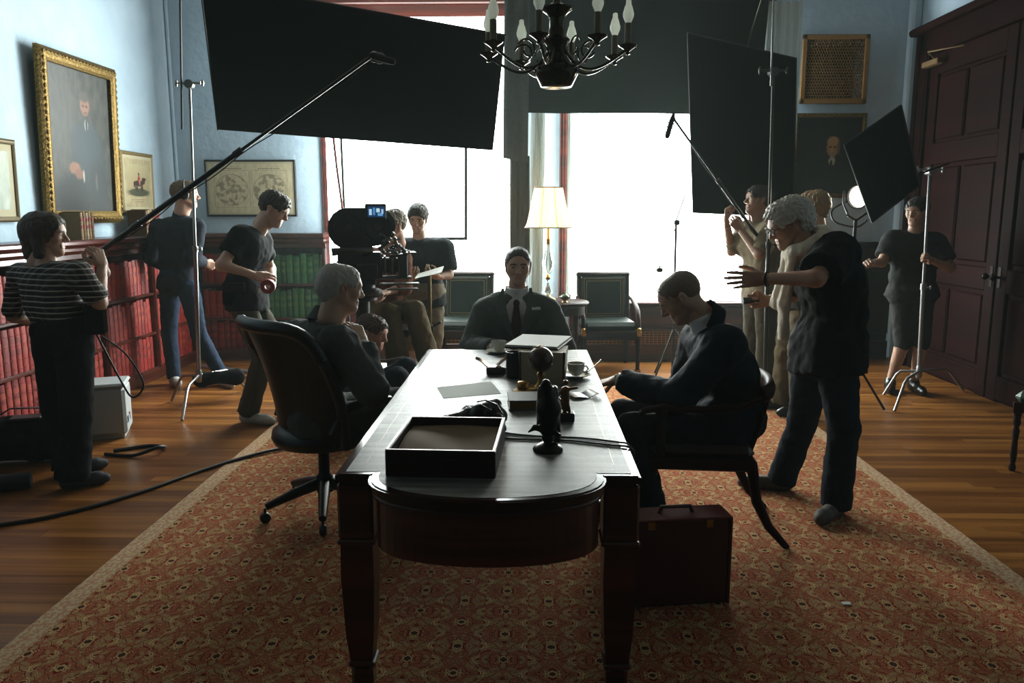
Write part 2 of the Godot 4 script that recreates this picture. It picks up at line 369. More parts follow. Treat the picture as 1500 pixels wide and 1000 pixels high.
# ---------------------------------------------------------------- figures: smooth fields of tapered capsules, meshed as surface nets
class Field:
	var A := PackedVector3Array()
	var BA := PackedVector3Array()
	var INV := PackedFloat32Array()
	var R1 := PackedFloat32Array()
	var DR := PackedFloat32Array()
	var K := PackedFloat32Array()
	var OP := PackedInt32Array()     # 0 joins, 1 cuts away, 2 keeps only the inside
	var CUT := PackedFloat32Array()  # length when the far end is cut flat, else 0
	var FN := PackedVector3Array()
	var FS := PackedFloat32Array()
	var amp := 0.0
	var freq := 20.0
	var squash := Vector3.ONE
	var noise: FastNoiseLite
	var slack := 1.0
	func cap(a: Vector3, b: Vector3, r1: float, r2: float, k := 0.03, op := 0, cut := false, fn := Vector3.ZERO, fs := 0.0) -> Field:
		var ba := b - a
		A.append(a)
		if fs != 0.0:
			fn = fn.normalized()
			ba += fn * ba.dot(fn) * fs
			slack = maxf(slack, 1.0 + fs)
		BA.append(ba)
		var l2 := ba.length_squared()
		INV.append(1.0 / l2 if l2 > 1e-10 else 0.0)
		R1.append(r1); DR.append(r2 - r1); K.append(k); OP.append(op)
		CUT.append(sqrt(l2) if cut else 0.0)
		FN.append(fn); FS.append(fs)
		return self
	func ball(a: Vector3, r: float, k := 0.02, op := 0, fn := Vector3.ZERO, fs := 0.0) -> Field:
		return cap(a, a, r, r, k, op, false, fn, fs)
	func one(i: int, p: Vector3) -> float:
		var pa := p - A[i]
		if FS[i] != 0.0: pa += FN[i] * (pa.dot(FN[i]) * FS[i])
		var h := pa.dot(BA[i]) * INV[i]
		var c := clampf(h, 0.0, 1.0)
		var d := (pa - BA[i] * c).length() - R1[i] - DR[i] * c
		if CUT[i] > 0.0: d = maxf(d, (h - 1.0) * CUT[i])
		return d
	func value(p: Vector3, list: PackedInt32Array) -> float:
		var dist := 10.0
		for i in list:
			var pa := p - A[i]
			var fs := FS[i]
			if fs != 0.0: pa += FN[i] * (pa.dot(FN[i]) * fs)
			var ba := BA[i]
			var h := pa.dot(ba) * INV[i]
			var c := clampf(h, 0.0, 1.0)
			var d := (pa - ba * c).length() - R1[i] - DR[i] * c
			if CUT[i] > 0.0: d = maxf(d, (h - 1.0) * CUT[i])
			var k := K[i]
			var op := OP[i]
			if op == 0:
				var e := k - absf(d - dist)
				dist = minf(d, dist) - (e * e * 0.25 / k if e > 0.0 else 0.0)
			else:
				if op == 1: d = -d
				var e := k - absf(d - dist)
				dist = maxf(d, dist) + (e * e * 0.25 / k if e > 0.0 else 0.0)
		if amp > 0.0: dist += noise.get_noise_3dv(p * squash * freq) * amp
		return dist
	func build(cell: float) -> Array:
		var lo := Vector3.ONE * 1e9
		var hi := -lo
		for i in A.size():
			if OP[i] != 0: continue
			var b := A[i] + BA[i]
			if FS[i] != 0.0:
				b -= FN[i] * BA[i].dot(FN[i]) * FS[i] / (1.0 + FS[i])
			var r := maxf(R1[i], R1[i] + DR[i]) + amp + cell * 2.0
			if FS[i] < 0.0: r /= (1.0 + FS[i])
			lo = lo.min(A[i] - Vector3.ONE * r).min(b - Vector3.ONE * r)
			hi = hi.max(A[i] + Vector3.ONE * r).max(b + Vector3.ONE * r)
		const B := 6
		const C := B + 1
		var bs := B * cell
		var nx := ceili((hi.x - lo.x) / bs)
		var ny := ceili((hi.y - lo.y) / bs)
		var nz := ceili((hi.z - lo.z) / bs)
		var half := bs * 0.5 * 1.7321
		var GX := nx * B + 2
		var GY := ny * B + 2
		var verts := PackedVector3Array()
		var cells := {}
		var signs := PackedByteArray()
		var keys := PackedInt64Array()
		var vals := PackedFloat32Array()
		vals.resize(C * C * C)
		var reach := half * slack + amp + cell
		for bz in nz:
			for by in ny:
				for bx in nx:
					var o := lo + Vector3(bx, by, bz) * bs
					var mid := o + Vector3.ONE * (bs * 0.5)
					var list := PackedInt32Array()
					var near := 1e9
					var ds := PackedFloat32Array()
					for i in A.size():
						var d := one(i, mid)
						ds.append(d)
						if OP[i] == 0: near = minf(near, d)
					if near > reach + 0.03: continue
					for i in A.size():
						if OP[i] == 2:
							list.append(i)
						elif OP[i] == 1:
							if ds[i] < reach + K[i]: list.append(i)
						elif ds[i] < near + 2.0 * reach + K[i]: list.append(i)
					var dm := value(mid, list)
					if absf(dm) > reach + 0.01: continue
					var q := 0
					for k in C:
						for j in C:
							for i in C:
								vals[q] = value(o + Vector3(i, j, k) * cell, list)
								q += 1
					for k in B:
						for j in B:
							for i in B:
								var c0 := i + C * (j + C * k)
								var v0 := vals[c0]
								var v1 := vals[c0 + 1]
								var v2 := vals[c0 + C]
								var v3 := vals[c0 + C + 1]
								var c4 := c0 + C * C
								var v4 := vals[c4]
								var v5 := vals[c4 + 1]
								var v6 := vals[c4 + C]
								var v7 := vals[c4 + C + 1]
								var m := int(v0 < 0) + int(v1 < 0) + int(v2 < 0) + int(v3 < 0) + int(v4 < 0) + int(v5 < 0) + int(v6 < 0) + int(v7 < 0)
								if m == 0 or m == 8: continue
								var s := Vector3.ZERO
								var cnt := 0
								if (v0 < 0) != (v1 < 0): s += Vector3(v0 / (v0 - v1), 0, 0); cnt += 1
								if (v2 < 0) != (v3 < 0): s += Vector3(v2 / (v2 - v3), 1, 0); cnt += 1
								if (v4 < 0) != (v5 < 0): s += Vector3(v4 / (v4 - v5), 0, 1); cnt += 1
								if (v6 < 0) != (v7 < 0): s += Vector3(v6 / (v6 - v7), 1, 1); cnt += 1
								if (v0 < 0) != (v2 < 0): s += Vector3(0, v0 / (v0 - v2), 0); cnt += 1
								if (v1 < 0) != (v3 < 0): s += Vector3(1, v1 / (v1 - v3), 0); cnt += 1
								if (v4 < 0) != (v6 < 0): s += Vector3(0, v4 / (v4 - v6), 1); cnt += 1
								if (v5 < 0) != (v7 < 0): s += Vector3(1, v5 / (v5 - v7), 1); cnt += 1
								if (v0 < 0) != (v4 < 0): s += Vector3(0, 0, v0 / (v0 - v4)); cnt += 1
								if (v1 < 0) != (v5 < 0): s += Vector3(1, 0, v1 / (v1 - v5)); cnt += 1
								if (v2 < 0) != (v6 < 0): s += Vector3(0, 1, v2 / (v2 - v6)); cnt += 1
								if (v3 < 0) != (v7 < 0): s += Vector3(1, 1, v3 / (v3 - v7)); cnt += 1
								var key := (bx * B + i + 1) + GX * ((by * B + j + 1) + GY * (bz * B + k + 1))
								cells[key] = verts.size()
								keys.append(key)
								signs.append(int(v0 < 0) | (int(v1 < 0) << 1) | (int(v2 < 0) << 2) | (int(v4 < 0) << 3))
								verts.append(o + (Vector3(i, j, k) + s / cnt) * cell)
		var ix := PackedInt32Array()
		var sy := GX
		var sz := GX * GY
		for q in keys.size():
			var sg := signs[q]
			var inside := (sg & 1) == 1
			var key := keys[q]
			for ax in 3:
				if ((sg >> (ax + 1)) & 1) == (sg & 1): continue
				var u := sy if ax == 0 else (sz if ax == 1 else 1)
				var w := sz if ax == 0 else (1 if ax == 1 else sy)
				var a: int = cells.get(key - u - w, -1)
				var b: int = cells.get(key - w, -1)
				var d: int = cells.get(key - u, -1)
				if a < 0 or b < 0 or d < 0: continue
				# a (-,-)  b (0,-)  q (0,0)  d (-,0), counter-clockwise seen from +axis
				if inside:
					ix.append_array([a, q, b, a, d, q])
				else:
					ix.append_array([a, b, q, a, q, d])
		var nn := PackedVector3Array()
		nn.resize(verts.size())
		for q in range(0, ix.size(), 3):
			var a := verts[ix[q]]
			var f := (verts[ix[q + 2]] - a).cross(verts[ix[q + 1]] - a)
			nn[ix[q]] += f; nn[ix[q + 1]] += f; nn[ix[q + 2]] += f
		for q in nn.size(): nn[q] = nn[q].normalized()
		return [verts, nn, ix]

var jobs := []       # {field, cell, out}
var wanted := []     # what to make of the results, once meshed
func job(f: Field, cell: float) -> int:
	jobs.append({"field": f, "cell": cell, "out": []})
	return jobs.size() - 1
func run_job(i: int) -> void:
	jobs[i].out = jobs[i].field.build(jobs[i].cell)
func run_jobs() -> void:
	var id := WorkerThreadPool.add_group_task(run_job, jobs.size())
	WorkerThreadPool.wait_for_group_task_completion(id)
	for w in wanted: finish(w)

func field(amp := 0.0, freq := 12.0, seed_ := 1) -> Field:
	var f := Field.new()
	f.amp = amp
	f.freq = freq
	if amp > 0.0:
		f.noise = FastNoiseLite.new()
		f.noise.seed = seed_
		f.noise.frequency = 1.0
		f.noise.noise_type = FastNoiseLite.TYPE_SIMPLEX_SMOOTH
		f.noise.fractal_octaves = 2
	return f

# one mesh under parent out of several meshed fields; each piece is [job, transform, colouring]
func from_jobs(called: String, pieces: Array, m: Material, parent: Node, label := "") -> void:
	wanted.append([called, pieces, m, parent, label])
func finish(w: Array) -> void:
	var v := PackedVector3Array()
	var n := PackedVector3Array()
	var ix := PackedInt32Array()
	var col := PackedColorArray()
	var any := false
	for p in w[1]:
		if p.size() > 2 and p[2] != null: any = true
	for p in w[1]:
		var o: Array = jobs[p[0]].out
		var x: Transform3D = p[1]
		var base := v.size()
		var flip := x.basis.determinant() < 0.0
		v.append_array(x * (o[0] as PackedVector3Array))
		var nb := x.basis.inverse().transposed()
		var nl: PackedVector3Array = Transform3D(nb, Vector3.ZERO) * (o[1] as PackedVector3Array)
		for q in nl.size(): nl[q] = nl[q].normalized()
		n.append_array(nl)
		var ii: PackedInt32Array = o[2]
		for q in range(0, ii.size(), 3):
			ix.append(ii[q] + base)
			if flip:
				ix.append(ii[q + 2] + base); ix.append(ii[q + 1] + base)
			else:
				ix.append(ii[q + 1] + base); ix.append(ii[q + 2] + base)
		if any:
			var call_: Callable = p[2]
			for q in o[0]: col.append(call_.call(q))
	if v.is_empty(): return
	var arr := []
	arr.resize(Mesh.ARRAY_MAX)
	arr[Mesh.ARRAY_VERTEX] = v
	arr[Mesh.ARRAY_NORMAL] = n
	arr[Mesh.ARRAY_INDEX] = ix
	if any: arr[Mesh.ARRAY_COLOR] = col
	var me := ArrayMesh.new()
	me.add_surface_from_arrays(Mesh.PRIMITIVE_TRIANGLES, arr)
	obj(w[0], me, w[2], w[3], w[4])

# ---- shared head and hand shapes
const L := Vector3(-1, 1, 1)
var head_job := -1
var hands := {}
func head_field() -> Field:
	var f := field()
	f.cap(Vector3(0, .034, -.036), Vector3(0, .036, .012), .084, .080, .02, 0, false, Vector3.RIGHT, .1)
	f.cap(Vector3(0, .02, .03), Vector3(0, -.07, .05), .062, .036, .03)
	for s: float in [-1.0, 1.0]:
		f.cap(Vector3(s * .05, -.03, -.005), Vector3(s * .018, -.088, .062), .027, .019, .03)
		f.ball(Vector3(s * .04, -.012, .058), .026, .025)
	f.ball(Vector3(0, -.092, .066), .02, .02)
	f.cap(Vector3(-.036, .028, .076), Vector3(.036, .028, .076), .014, .014, .02)
	for s: float in [-1.0, 1.0]:
		f.ball(Vector3(s * .031, .008, .104), .015, .014, 1)
		f.ball(Vector3(s * .031, .010, .077), .0125, .004)
	f.cap(Vector3(0, .022, .087), Vector3(0, -.02, .110), .0085, .0125, .012)
	for s: float in [-1.0, 1.0]:
		f.ball(Vector3(s * .012, -.026, .098), .009, .008)
	f.cap(Vector3(-.02, -.0505, .083), Vector3(.02, -.0505, .083), .0075, .0075, .008)
	f.cap(Vector3(-.017, -.062, .083), Vector3(.017, -.062, .083), .0082, .0082, .008)
	f.cap(Vector3(-.024, -.0565, .094), Vector3(.024, -.0565, .094), .0032, .0032, .006, 1)
	for s: float in [-1.0, 1.0]:
		f.cap(Vector3(s * .079, .018, -.012), Vector3(s * .075, -.022, -.004), .021, .013, .008, 0, false, Vector3(1, 0, -.35 * s), 1.6)
		f.cap(Vector3(s * .088, .014, -.006), Vector3(s * .086, -.004, -.002), .008, .006, .006, 1)
	f.cap(Vector3(0, -.04, -.028), Vector3(0, -.15, -.045), .056, .060, .03)
	f.cap(Vector3(0, -.10, .02), Vector3(0, -.15, -.01), .03, .04, .03)
	return f

func hand_field(curl: Array, spread := 0.12, thumb := 0.5) -> Field:
	# right hand: x to the thumb, y along the fingers, z out of the palm
	var f := field()
	var bx := [.031, .010, -.011, -.030]
	var by := [.086, .091, .087, .077]
	var ln := [[.041, .025, .022], [.045, .029, .023], [.041, .027, .022], [.032, .020, .019]]
	for k in 4:
		f.cap(Vector3(bx[k] * .55, .005, 0), Vector3(bx[k], by[k], 0), .0165, .0115, .012, 0, false, Vector3(0, 0, 1), .12)
	f.cap(Vector3(.02, .03, .006), Vector3(-.022, .03, .006), .014, .013, .014)
	f.cap(Vector3(0, -.05, 0), Vector3(0, .01, 0), .029, .026, .02, 0, false, Vector3(0, 0, 1), .35)
	for k in 4:
		var p := Vector3(bx[k], by[k], 0)
		var a := 0.0
		var sp: float = (1.5 - k) * spread
		for j in 3:
			a += deg_to_rad(curl[j]) * (1.0 + 0.09 * (k - 1))
			var d := Vector3(sin(sp) * cos(a), cos(sp) * cos(a), sin(a))
			var q: Vector3 = p + d * ln[k][j]
			f.cap(p, q, .0096 - j * .0009 - (.0012 if k == 3 else 0.0), .0090 - j * .0009 - (.0012 if k == 3 else 0.0), .004)
			p = q
	var t0 := Vector3(.020, .018, .006)
	var d1 := Vector3(.62, .62, .15 + thumb * .55).normalized()
	var t1 := t0 + d1 * .044
	var d2 := Vector3(.42 - thumb * .3, .8, .12 + thumb * .7).normalized()
	var t2 := t1 + d2 * .034
	var d3 := Vector3(.25 - thumb * .75, .85, .1 + thumb * .5).normalized()
	f.cap(t0, t1, .017, .0125, .014)
	f.cap(t1, t2, .0118, .0102, .005)
	f.cap(t2, t2 + d3 * .027, .0102, .0085, .004)
	return f

func skin_mat(called: String, c: Color) -> StandardMaterial3D:
	if mats.has(called): return mats[called]
	var m := mat(called, Color.WHITE, 0.5)
	m.vertex_color_use_as_albedo = true
	m.set_meta("skin", c)
	return m

func face_colour(p: Vector3, skin: Color, brow: Color) -> Color:
	for s: float in [-1.0, 1.0]:
		var e := Vector3(s * .031, .010, .077)
		if p.distance_to(e) < .0140 and p.z > .079:
			if Vector2(p.x - e.x, p.y - e.y).length() < .0055: return Color(.03, .02, .015)
			return Color(.32, .28, .25)
		if absf(p.x - s * .032) < .019 and absf(p.y - (.030 - absf(p.x - s * .03) * .2)) < .0045 and p.z > .05: return brow
	if absf(p.y + .0565) < .0125 and absf(p.x) < .023 and p.z > .076: return skin.lerp(Color(.36, .1, .09), .22)
	return skin

func torso(f: Field, j: Dictionary, grow: float, build_: float, low := 0.0) -> void:
	# stacked cross-bars make a broad, shallow trunk; axes follow shoulders and hips
	var sx: Vector3 = (j.ls - j.rs).normalized()
	var hx: Vector3 = (j.lh - j.rh).normalized()
	var mx := (sx + hx).normalized()
	var b := build_
	f.cap(j.chest - sx * .085 * b, j.chest + sx * .085 * b, .108 * b + grow, .108 * b + grow, .07)
	var up: Vector3 = (j.neck - j.chest)
	f.cap(j.rs + sx * .03, j.ls - sx * .03, .06 + grow, .06 + grow, .06)
	f.cap(j.chest + up * .45 - sx * .09, j.chest + up * .45 + sx * .09, .085 * b + grow, .085 * b + grow, .07)
	f.cap(j.waist - mx * .07 * b, j.waist + mx * .07 * b, .098 * b + grow, .098 * b + grow, .08)
	f.cap(j.pelvis - hx * .075 * b, j.pelvis + hx * .075 * b, .105 * b + grow + low, .105 * b + grow + low, .07)

func figure(called: String, spec: Dictionary) -> Node3D:
	var j: Dictionary = POSES[called].duplicate()
	var who := thing("person", spec.label, "person", j.at)
	var b: float = spec.get("build", 1.0)
	var cell: float = spec.get("cell", .014)
	var sd: int = spec.get("seed", 3)
	var sk: Color = spec.get("skin", Color(.50, .29, .20))
	# --- body: neck, trunk and limbs, plus head and hands, one mesh
	var f := field()
	torso(f, j, -.016, b * .96)
	f.cap(j.neck + Vector3(0, -.04, 0), j.neck.lerp(j.head, .5), .062, .054, .04)
	for s in ["l", "r"]:
		f.cap(j[s + "s"], j[s + "e"], .052 * b, .041, .04)
		f.cap(j[s + "e"], j[s + "w"], .043, .027, .02)
		f.cap(j[s + "h"], j[s + "k"], .082 * b, .055, .05)
		f.cap(j[s + "k"], j[s + "a"], .056, .036, .03)
		f.cap(j[s + "k"].lerp(j[s + "a"], .12), j[s + "k"].lerp(j[s + "a"], .5) , .05, .042, .03)
		f.cap(j[s + "a"] + Vector3(0, -.03, 0), j[s + "t"], .038, .028, .03)
	var look: Vector3 = spec.look.normalized()
	var crown: Vector3 = spec.get("crown", Vector3.UP)
	var hside := crown.cross(look).normalized()
	var hb := Basis(hside, look.cross(hside), look)
	var hs: Vector3 = spec.get("head_scale", Vector3.ONE)
	var hx := Transform3D(hb * Basis.from_scale(hs), j.head)
	var brow: Color = spec.get("brow", Color(.06, .04, .03))
	var flat_col := func(_p): return sk
	var pieces := [[job(f, spec.get("body_cell", .018)), Transform3D.IDENTITY, flat_col], [head_job, hx, func(p): return face_colour(p, sk, brow)]]
	for s in ["l", "r"]:
		var hd: Array = spec.get(s + "_hand", ["relaxed"])
		var fd: Vector3 = (j[s + "w"] - j[s + "e"]).normalized()
		if hd.size() > 1: fd = hd[1].normalized()
		var pn: Vector3 = Vector3(1 if s == "r" else -1, 0, 0)
		if hd.size() > 2: pn = hd[2]
		pn = (pn - fd * pn.dot(fd)).normalized()
		var tx := fd.cross(pn)
		var x := Transform3D(Basis(tx, fd, pn), j[s + "w"])
		if s == "l": x = x * Transform3D(Basis.from_scale(L), Vector3.ZERO)
		pieces.append([hands[hd[0]], x, flat_col])
	from_jobs("body", pieces, skin_mat("skin", sk), who)
	# --- hair, meshed in the head's own frame
	var hr: Dictionary = spec.get("hair", {})
	if hr.size():
		var h := field(hr.get("amp", .006), hr.get("freq", 55.0), sd)
		h.squash = hr.get("squash", Vector3(1, .45, 1))
		var g: float = hr.get("grow", .012)
		var top: float = hr.get("top", .0)
		h.cap(Vector3(0, .036 + top, -.038), Vector3(0, .038 + top, .012), .084 + g, .078 + g, .02, 0, false, Vector3.RIGHT, .08)
		if hr.has("bob"):
			for s: float in [-1.0, 1.0]:
				h.cap(Vector3(s * .062, .03, -.02), Vector3(s * .068, -hr.bob, -.015), .042, .03, .03)
			h.cap(Vector3(0, .02, -.08), Vector3(0, -hr.bob, -.075), .06, .05, .04)
		if hr.has("nape"):
			h.cap(Vector3(0, .0, -.075), Vector3(0, -hr.nape, -.068), .055, .045, .03)
		if hr.has("quiff"):
			h.cap(Vector3(-.03, .1, .045), Vector3(.035, .098, .05), .024, .024, .02)
		# the face stays clear
		var line: float = hr.get("line", .075)
		h.cap(Vector3(0, line - .09, .125), Vector3(0, -.16, .11), .085, .1, .012, 1)
		if not hr.has("bob"):
			for s: float in [-1.0, 1.0]:
				h.cap(Vector3(s * .09, -.02, .03), Vector3(s * .09, -.09, .0), .045, .06, .01, 1)
				h.ball(Vector3(s * .088, .0, -.006), .03, .01, 1)
			h.cap(Vector3(-.2, -.155, -.06), Vector3(.2, -.155, -.06), .085, .085, .01, 1)
		if hr.has("bald"):
			h.cap(Vector3(0, .13, .06), Vector3(0, .14, -.04), hr.bald, hr.bald * .9, .012, 1)
		from_jobs("hair", [[job(h, hr.get("cell", .0055)), hx]], hr.mat, who)
	# --- clothes
	for c in spec.get("clothes", []):
		var amp: float = c.get("amp", .007)
		var cf := field(amp, c.get("freq", 13.0), sd + 5)
		cf.squash = c.get("squash", Vector3(1, 1, 1))
		var g: float = c.get("grow", .012)
		match c.kind:
			"top":
				torso(cf, j, g, b, c.get("low", 0.0))
				var hem: float = c.get("hem", 0.0)
				if hem > 0.0:
					var hxx: Vector3 = (j.lh - j.rh).normalized()
					var dn: Vector3 = c.get("hem_dir", Vector3.DOWN)
					for q in [-1.0, 0.0, 1.0]:
						cf.cap(j.pelvis + hxx * q * .085 * b, j.pelvis + hxx * q * .092 * b + dn * hem, .105 * b + g, .112 * b + g, .05, 0, true)
				var sl: float = c.get("sleeve", 1.0)   # 0.5 half the upper arm, 1 elbow, 2 wrist
				for s in ["l", "r"]:
					var sh: Vector3 = j[s + "s"]
					var el: Vector3 = j[s + "e"]
					var wr: Vector3 = j[s + "w"]
					var ar: float = c.get("arm", 0.0)
					if sl <= 1.0:
						cf.cap(sh, sh.lerp(el, sl), .062 * b + g + ar, .058 * b + g + ar, .05, 0, true)
					else:
						cf.cap(sh, el, .060 * b + g + ar, .050 + g + ar, .05)
						cf.cap(el, el.lerp(wr, sl - 1.0), .050 + g + ar, .036 + g + ar, .02, 0, true)
				if c.get("collar", false):
					cf.cap(j.neck + Vector3(0, -.03, 0), j.neck.lerp(j.head, .20), .075, .069, .02, 0, true)
				if c.has("opening"):
					# v-shaped front; opening = [top, bottom, radius at the top, radius at the bottom]
					var o: Array = c.opening
					cf.cap(o[0], o[1], o[2], o[3], .01, 1)
			"legs":
				var hv: Vector3 = (j.lh - j.rh).normalized()
				cf.cap(j.pelvis - hv * .07, j.pelvis + hv * .07, .108 * b + g, .108 * b + g, .06)
				cf.cap(j.pelvis.lerp(j.waist, .35) - hv * .06, j.pelvis.lerp(j.waist, .35) + hv * .06, .1 * b + g, .1 * b + g, .06)
				var lg: float = c.get("length", 2.0)
				for s in ["l", "r"]:
					cf.cap(j[s + "h"], j[s + "k"], .086 * b + g, .061 + g, .025)
					if lg > 1.0:
						cf.cap(j[s + "k"], j[s + "k"].lerp(j[s + "a"] + Vector3(0, -.03, 0), lg - 1.0), .060 + g, c.get("cuff", .056) + g, .02, 0, true)
			"shoes":
				for s in ["l", "r"]:
					var sf := field(amp, 13.0, sd + 5)
					var a: Vector3 = j[s + "a"]
					var t: Vector3 = j[s + "t"]
					var hl := a + (a - t).slide(Vector3.UP).normalized() * .03
					hl.y = t.y + .012
					sf.cap(hl, Vector3(t.x, t.y + .008, t.z), .044, .038, .02)
					sf.cap(Vector3(t.x, t.y + .008, t.z), t + (t - a).slide(Vector3.UP).normalized() * .045 + Vector3(0, .004, 0), .040, .030, .02)
					sf.cap(hl.lerp(t, .25), a + Vector3(0, .01, 0), .045, .045, .03)
					from_jobs("shoe", [[job(sf, c.get("cell", cell)), Transform3D.IDENTITY]], c.mat, who)
				continue
		from_jobs(c.called, [[job(cf, c.get("cell", cell)), Transform3D.IDENTITY]], c.mat, who, c.get("label", ""))
	return who

# ---------------------------------------------------------------- the scene
const WALL_L := -3.87
const WALL_R := 4.04
const WALL_B := -8.70
const WALL_F := 2.60
const CEIL := 4.30
const W1 := [-2.14, -0.16]
const W2 := [0.44, 2.36]
const SILK := [-8.36, -8.52]   # both silks hang a little way before the windows
const VENT := [2.90, 3.52, 2.78, 3.38]   # opening of the air duct behind the bronze grille
const SILL := 0.64
const HEAD := 3.56

func _ready() -> void:
	setting()
	room()
	bookcases()
	pictures()
	furniture()
	desk_things()
	film_gear()
	people()
	run_jobs()

func setting() -> void:
	var cam := Camera3D.new()
	cam.name = "camera"
	cam.position = Vector3(0, 1.58, 0)
	cam.rotation = Vector3(deg_to_rad(-9.236), deg_to_rad(1.229), 0)
	cam.fov = 47.0
	cam.near = 0.05
	cam.far = 100.0
	add_child(cam)
	cam.current = true
	var env := Environment.new()
	env.background_mode = Environment.BG_SKY
	var sky := Sky.new()
	var sm := ProceduralSkyMaterial.new()
	sm.sky_top_color = Color(0.75, 0.84, 0.92)
	sm.sky_horizon_color = Color(0.92, 0.95, 0.97)
	sm.ground_bottom_color = Color(0.4, 0.42, 0.42)
	sm.ground_horizon_color = Color(0.8, 0.82, 0.83)
	sky.sky_material = sm
	env.sky = sky
	env.tonemap_mode = Environment.TONE_MAPPER_LINEAR
	env.tonemap_exposure = 1.0
	env.sdfgi_enabled = true
	env.ssao_enabled = true
	env.ssil_enabled = true
	env.volumetric_fog_enabled = true
	env.volumetric_fog_density = HAZE   # thin film smoke in the whole room
	env.volumetric_fog_albedo = Color(0.88, 0.97, 0.94)
	var we := WorldEnvironment.new()
	we.name = "world"
	we.environment = env
	add_child(we)
	# daylight and the film lamps outside, spread by the white silks that cover both windows
	for w in [W1, W2]:
		var a := AreaLight3D.new()
		a.name = "window_daylight"
		a.area_size = Vector2(w[1] - w[0] - 0.1, HEAD - SILL - 0.1)
		a.area_normalize_energy = false
		a.light_energy = WINDOW_ENERGY
		a.light_color = Color(0.97, 1.0, 0.985)
		a.area_range = 30.0
		a.area_attenuation = 2.0
		a.shadow_enabled = true
		a.position = Vector3((w[0] + w[1]) / 2, (SILL + HEAD) / 2, SILK[0 if w == W1 else 1])
		a.rotation.y = PI
		add_child(a, true)

const WINDOW_ENERGY := 5.4
const HAZE := 0.0036

func plaster() -> StandardMaterial3D:
	if mats.has("blue_plaster"): return mats["blue_plaster"]
	var t := noise_tex(5, 0.02, [Color(.675, .765, .83), Color(.725, .81, .87)], 256, 5)
	var m := tri_mat("blue_plaster", t, Vector3.ONE * .45, .85)
	m.normal_enabled = true
	m.normal_texture = noise_tex(9, 0.08, [], 256, 3, true)
	m.normal_scale = .12
	return m

func mahogany() -> StandardMaterial3D:
	if mats.has("mahogany"): return mats["mahogany"]
	var im := grain_image(256, 256, Color(.20, .065, .045), Color(.36, .135, .085), 4)
	var m := tri_mat("mahogany", ImageTexture.create_from_image(im), Vector3(1.1, 1.1, 1.1), .28)
	m.clearcoat_enabled = true
	m.clearcoat = .3
	m.clearcoat_roughness = .2
	return m

func dark_mahogany() -> StandardMaterial3D:
	if mats.has("dark_mahogany"): return mats["dark_mahogany"]
	var im := grain_image(256, 256, Color(.105, .040, .036), Color(.185, .072, .060), 14)
	var m := tri_mat("dark_mahogany", ImageTexture.create_from_image(im), Vector3(1, 1, 1), .5)
	m.metallic_specular = .22
	return m

func door_wood() -> StandardMaterial3D:
	if mats.has("door_wood"): return mats["door_wood"]
	var im := grain_image(128, 128, Color(.085, .030, .030), Color(.14, .050, .046), 24)
	var m := tri_mat("door_wood", ImageTexture.create_from_image(im), Vector3(1, 1, 1), .6)
	m.metallic_specular = .15
	return m

